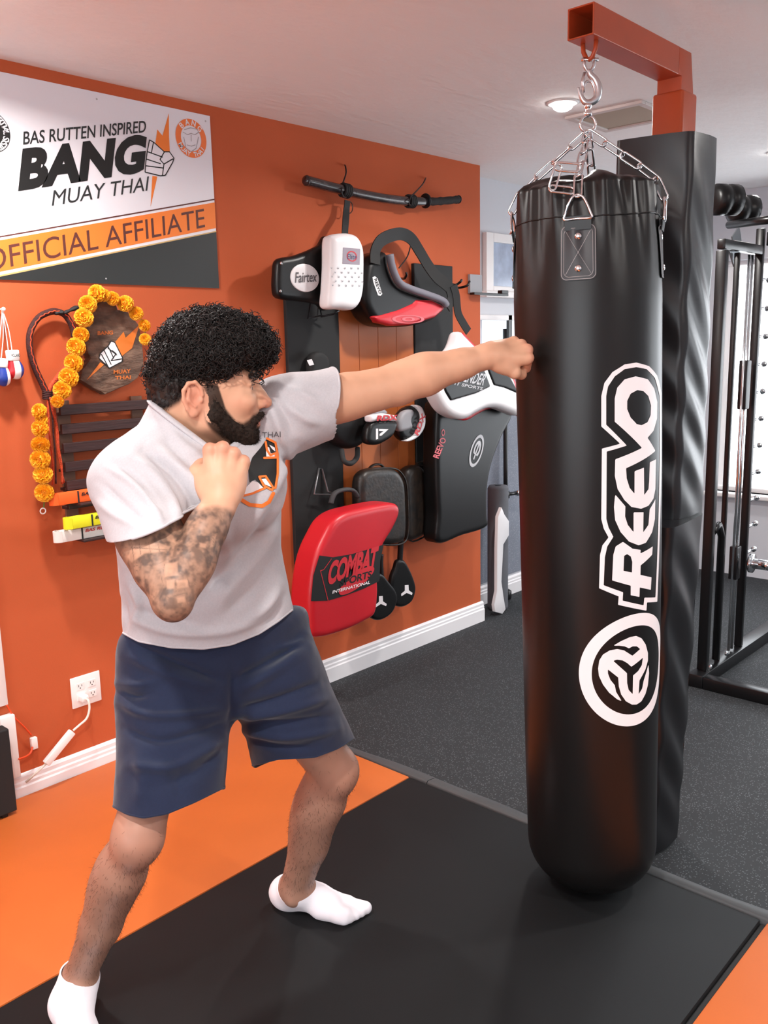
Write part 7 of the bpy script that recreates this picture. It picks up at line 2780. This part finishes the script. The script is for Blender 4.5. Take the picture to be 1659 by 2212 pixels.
w2['kind'] = 'structure'
del w2['category']
x0, x1, za, zb_ = 4.17, 4.95, 1.83, 2.15
for lo_, hi_ in (((x0, za), (x0 + 0.07, zb_)), ((x1 - 0.07, za), (x1, zb_)), ((x0 + 0.07, zb_ - 0.05), (x1 - 0.07, zb_)), ((x0 + 0.07, za), (x1 - 0.07, za + 0.03))):
    obj('window_frame', *box((lo_[0], YA - 0.03, lo_[1]), (hi_[0], YA - 0.0005, hi_[1]), 0.004), WHITE_PAINT, w2)
obj('window_pane', *box((x0 + 0.07, YA - 0.012, za + 0.03), (x1 - 0.07, YA - 0.006, zb_ - 0.05)), PANE, w2)
obj('window_sill', *box((x0 - 0.04, YA - 0.06, za - 0.035), (x1 + 0.04, YA - 0.0005, za), 0.005), WHITE_PAINT, w2)
# barbell, foam roller and white board leaning in the alcove
ax_ = lambda px, py, y: onY(px, py, y)
bb_ = thing('barbell', 'black barbell standing upright against the grey wall covering', 'barbell', (*onY(1092, 1270, 0.12)[:2], 0))
b0 = onY(1093, 1268, 0.12)
b0[2] = 0.03
b1 = np.array([b0[0] + 0.03, 0.155, 1.62])
obj('shaft', *rod(b0, b1, 0.013, 12), BLACK_STEEL, bb_, smooth=True)
dd = nrm(b1 - b0)
sx_ = nrm(np.cross(dd, [0, 1.0, 0]))
sy_ = np.cross(dd, sx_)
ck = b0 + dd * 0.62
obj('clamp', *join(lathe([(0.024, -0.02), (0.024, 0.02)], 14, ck, sx_, sy_, dd), rod(ck - sx_ * 0.0, ck + np.array([0.085, -0.02, 0.0]), 0.011, 10), rod(ck, ck - np.array([0.07, 0, 0]), 0.011, 10)), BLACK_STEEL, bb_, smooth=True)
obj('clamp_knob', *lathe([(0.018, 0), (0.02, 0.006), (0.016, 0.022), (0.004, 0.024)], 14, ck + np.array([0.085, -0.02, 0]), np.array([0, 0, 1.0]), np.array([0, 1.0, 0]), np.array([1.0, 0, 0])), CHROME, bb_, smooth=True)
obj('end_cap', *lathe([(0.03, -0.03), (0.034, -0.02), (0.034, 0.02), (0.02, 0.03)], 16, b0 + dd * 0.01, sx_, sy_, dd), BLACK_STEEL, bb_, smooth=True)
fr0 = onY(1078, 1262, 0.1)
FOAM = M('grey_foam', srgb(96, 98, 104), 0.9, bump=(300, 0.4, 0.002))
t = thing('foam_roller', 'grey foam roller standing on end beside the barbell', 'foam roller', (fr0[0] - 0.07, 0.06, 0.0))
obj('roll', *lathe([(0.03, 0.0), (0.058, 0.004), (0.060, 0.02), (0.060, 0.72), (0.052, 0.735), (0.02, 0.736)], 28, (fr0[0] - 0.07, 0.06, 0.0006)), FOAM, t, smooth=True)
obj('core', *lathe([(0.018, 0.0), (0.018, 0.002)], 16, (fr0[0] - 0.07, 0.06, 0.737)), BLACK_STEEL, t)
wb = [(1058, 1080), (1066, 1060), (1072, 1075), (1082, 1090), (1082, 1120), (1070, 1140), (1066, 1220), (1070, 1250), (1075, 1280), (1068, 1290), (1052, 1285), (1050, 1270), (1056, 1240), (1056, 1150)]
Pw = [(onY(x, y, 0.03)[0], onY(x, y, 0.03)[2]) for x, y in wb]
zmin = min(p[1] for p in Pw)
v, f = prism([(a, b - zmin + 0.002) for a, b in Pw], 0.02, 0.004)
v[:, 1] += -0.008
wbd = obj('paddle_board', v, f, WHITE_V, None, auto=40)
tag(wbd, 'narrow white shaped board standing beside the foam roller', 'board')

# ------------------------------------------------------------------ exercise rack on the right
rk_ = thing('exercise_rack', 'tall black steel exercise rack with chrome guide rods', 'rack', (4.1, -1.5, 0))


def post(x0, x1, y0, y1, z0, z1, name='upright'):
    obj(name, *box((x0, y0, z0), (x1, y1, z1), 0.004), BLACK_STEEL, rk_, auto=40)


RY = -1.33
post(3.765, 3.80, RY - 0.022, RY + 0.022, 0.0606, 1.90)
post(3.935, 3.952, RY - 0.012, RY + 0.012, 0.0606, 1.90)
post(4.19, 4.215, RY - 0.018, RY + 0.018, 0.0606, 2.02)
post(4.175, 4.25, -2.60, -2.53, 0.0606, 2.02)
post(3.725, 3.80, -2.60, -2.53, 0.0606, 1.90)
post(3.925, 3.985, -2.60, -2.53, 0.0606, 1.92)
post(3.70, 4.80, RY - 0.035, RY + 0.035, 0.0006, 0.06, 'base_rail')
post(3.70, 4.80, -2.60, -2.53, 0.0006, 0.06, 'base_rail')
post(3.70, 3.76, -2.53, RY - 0.035, 0.0006, 0.055, 'front_rail')
post(4.175, 4.25, -2.53, RY - 0.035, 1.94, 2.0, 'top_rail')
post(3.765, 4.19, RY - 0.018, RY + 0.018, 1.905, 1.945, 'top_arm')
for x in (4.078, 4.116):
    obj('guide_rod', *rod((x, RY, 0.07), (x, RY, 1.90), 0.0065, 14), CHROME, rk_, smooth=True)
obj('carriage', *box((4.075, RY - 0.02, 1.22), (4.125, RY + 0.02, 1.44), 0.006), BLACK_STEEL, rk_, auto=40)
obj('carriage', *box((4.075, RY - 0.02, 0.42), (4.125, RY + 0.02, 0.58), 0.006), BLACK_STEEL, rk_, auto=40)
for k in range(11):
    z = 0.52 + 0.128 * k
    obj('peg', *rod((4.2155, RY, z), (4.33, RY, z), 0.007, 10), CHROME, rk_, smooth=True)
    obj('peg_cap', *rod((4.33, RY, z), (4.345, RY, z), 0.013, 12), CHROME, rk_, smooth=True)
# foam rollers and bar at the top
tp_ = onY(1588, 440, RY)
for k, (px_, py_, r_, w_) in enumerate(((1568, 432, 0.062, 0.12), (1606, 452, 0.058, 0.12))):
    c = onY(px_, py_, RY - 0.02)
    obj('roller', *lathe([(r_ * 0.6, -w_ / 2), (r_, -w_ / 2 + 0.012), (r_, -0.012), (r_ * 0.92, -0.006), (r_ * 0.92, 0.006), (r_, 0.012), (r_, w_ / 2 - 0.012), (r_ * 0.6, w_ / 2)], 24, c, np.array([0, 0, 1.0]), nrm([0.5, 0.86, 0]), nrm([0.86, -0.5, 0])), BLACK, rk_, smooth=True)
ba, bb2 = onY(1575, 486, RY - 0.02), onY(1700, 470, RY - 0.35)
obj('pull_bar', *rod(ba, bb2, 0.016, 14), BLACK_STEEL, rk_, smooth=True)
obj('curved_plate', *strap(catmull([onY(1588, 500, RY + 0.02), onY(1592, 530, RY + 0.02), onY(1580, 560, RY + 0.02)], 5), 0.085, 0.006, (1.0, 0, 0)), M('grey_steel', srgb(150, 156, 160), 0.35, metal=0.6), rk_, auto=50)
for q in ((3.76, RY - 0.04, 0.09), (3.76, RY - 0.04, 0.03), (3.95, RY - 0.036, 0.1)):
    obj('bolt', *lathe([(0.012, 0), (0.012, 0.006), (0.006, 0.010)], 8, q, (1, 0, 0), (0, 0, 1), (0, -1, 0)), CHROME, rk_, smooth=True)
obj('weight_horn', *join(rod((4.13, RY - 0.05, 0.50), (4.13, RY - 0.22, 0.50), 0.024, 16), rod((4.13, RY - 0.06, 0.50), (4.13, RY - 0.075, 0.50), 0.045, 18)), CHROME, rk_, smooth=True)
obj('brace', *tube([(3.80, RY - 0.01, 0.70), (3.86, RY - 0.01, 0.72), (3.90, RY - 0.01, 0.66), (3.90, RY - 0.01, 0.08)], 0.017, 10), BLACK_STEEL, rk_, smooth=True)
BROWN = M('brown_curtain', srgb(104, 62, 48), 0.8)
cur = []
for i in range(22):
    y = -1.60 + 0.012 * i * -1
    cur.append((XF - 0.10 + 0.012 * math.sin(i * 1.3), y))
V, F = [], []
for z in (0.55, 2.05):
    for x, y in cur:
        V.append((x, y, z))
n = len(cur)
for i in range(n - 1):
    F.append((i, i + 1, n + i + 1, n + i))
cu_ = obj('curtain', V, F, BROWN, None, smooth=True)
so = cu_.modifiers.new('cloth', 'SOLIDIFY')
so.thickness = 0.006
tag(cu_, 'narrow brown curtain hanging at the far window behind the rack', 'curtain')
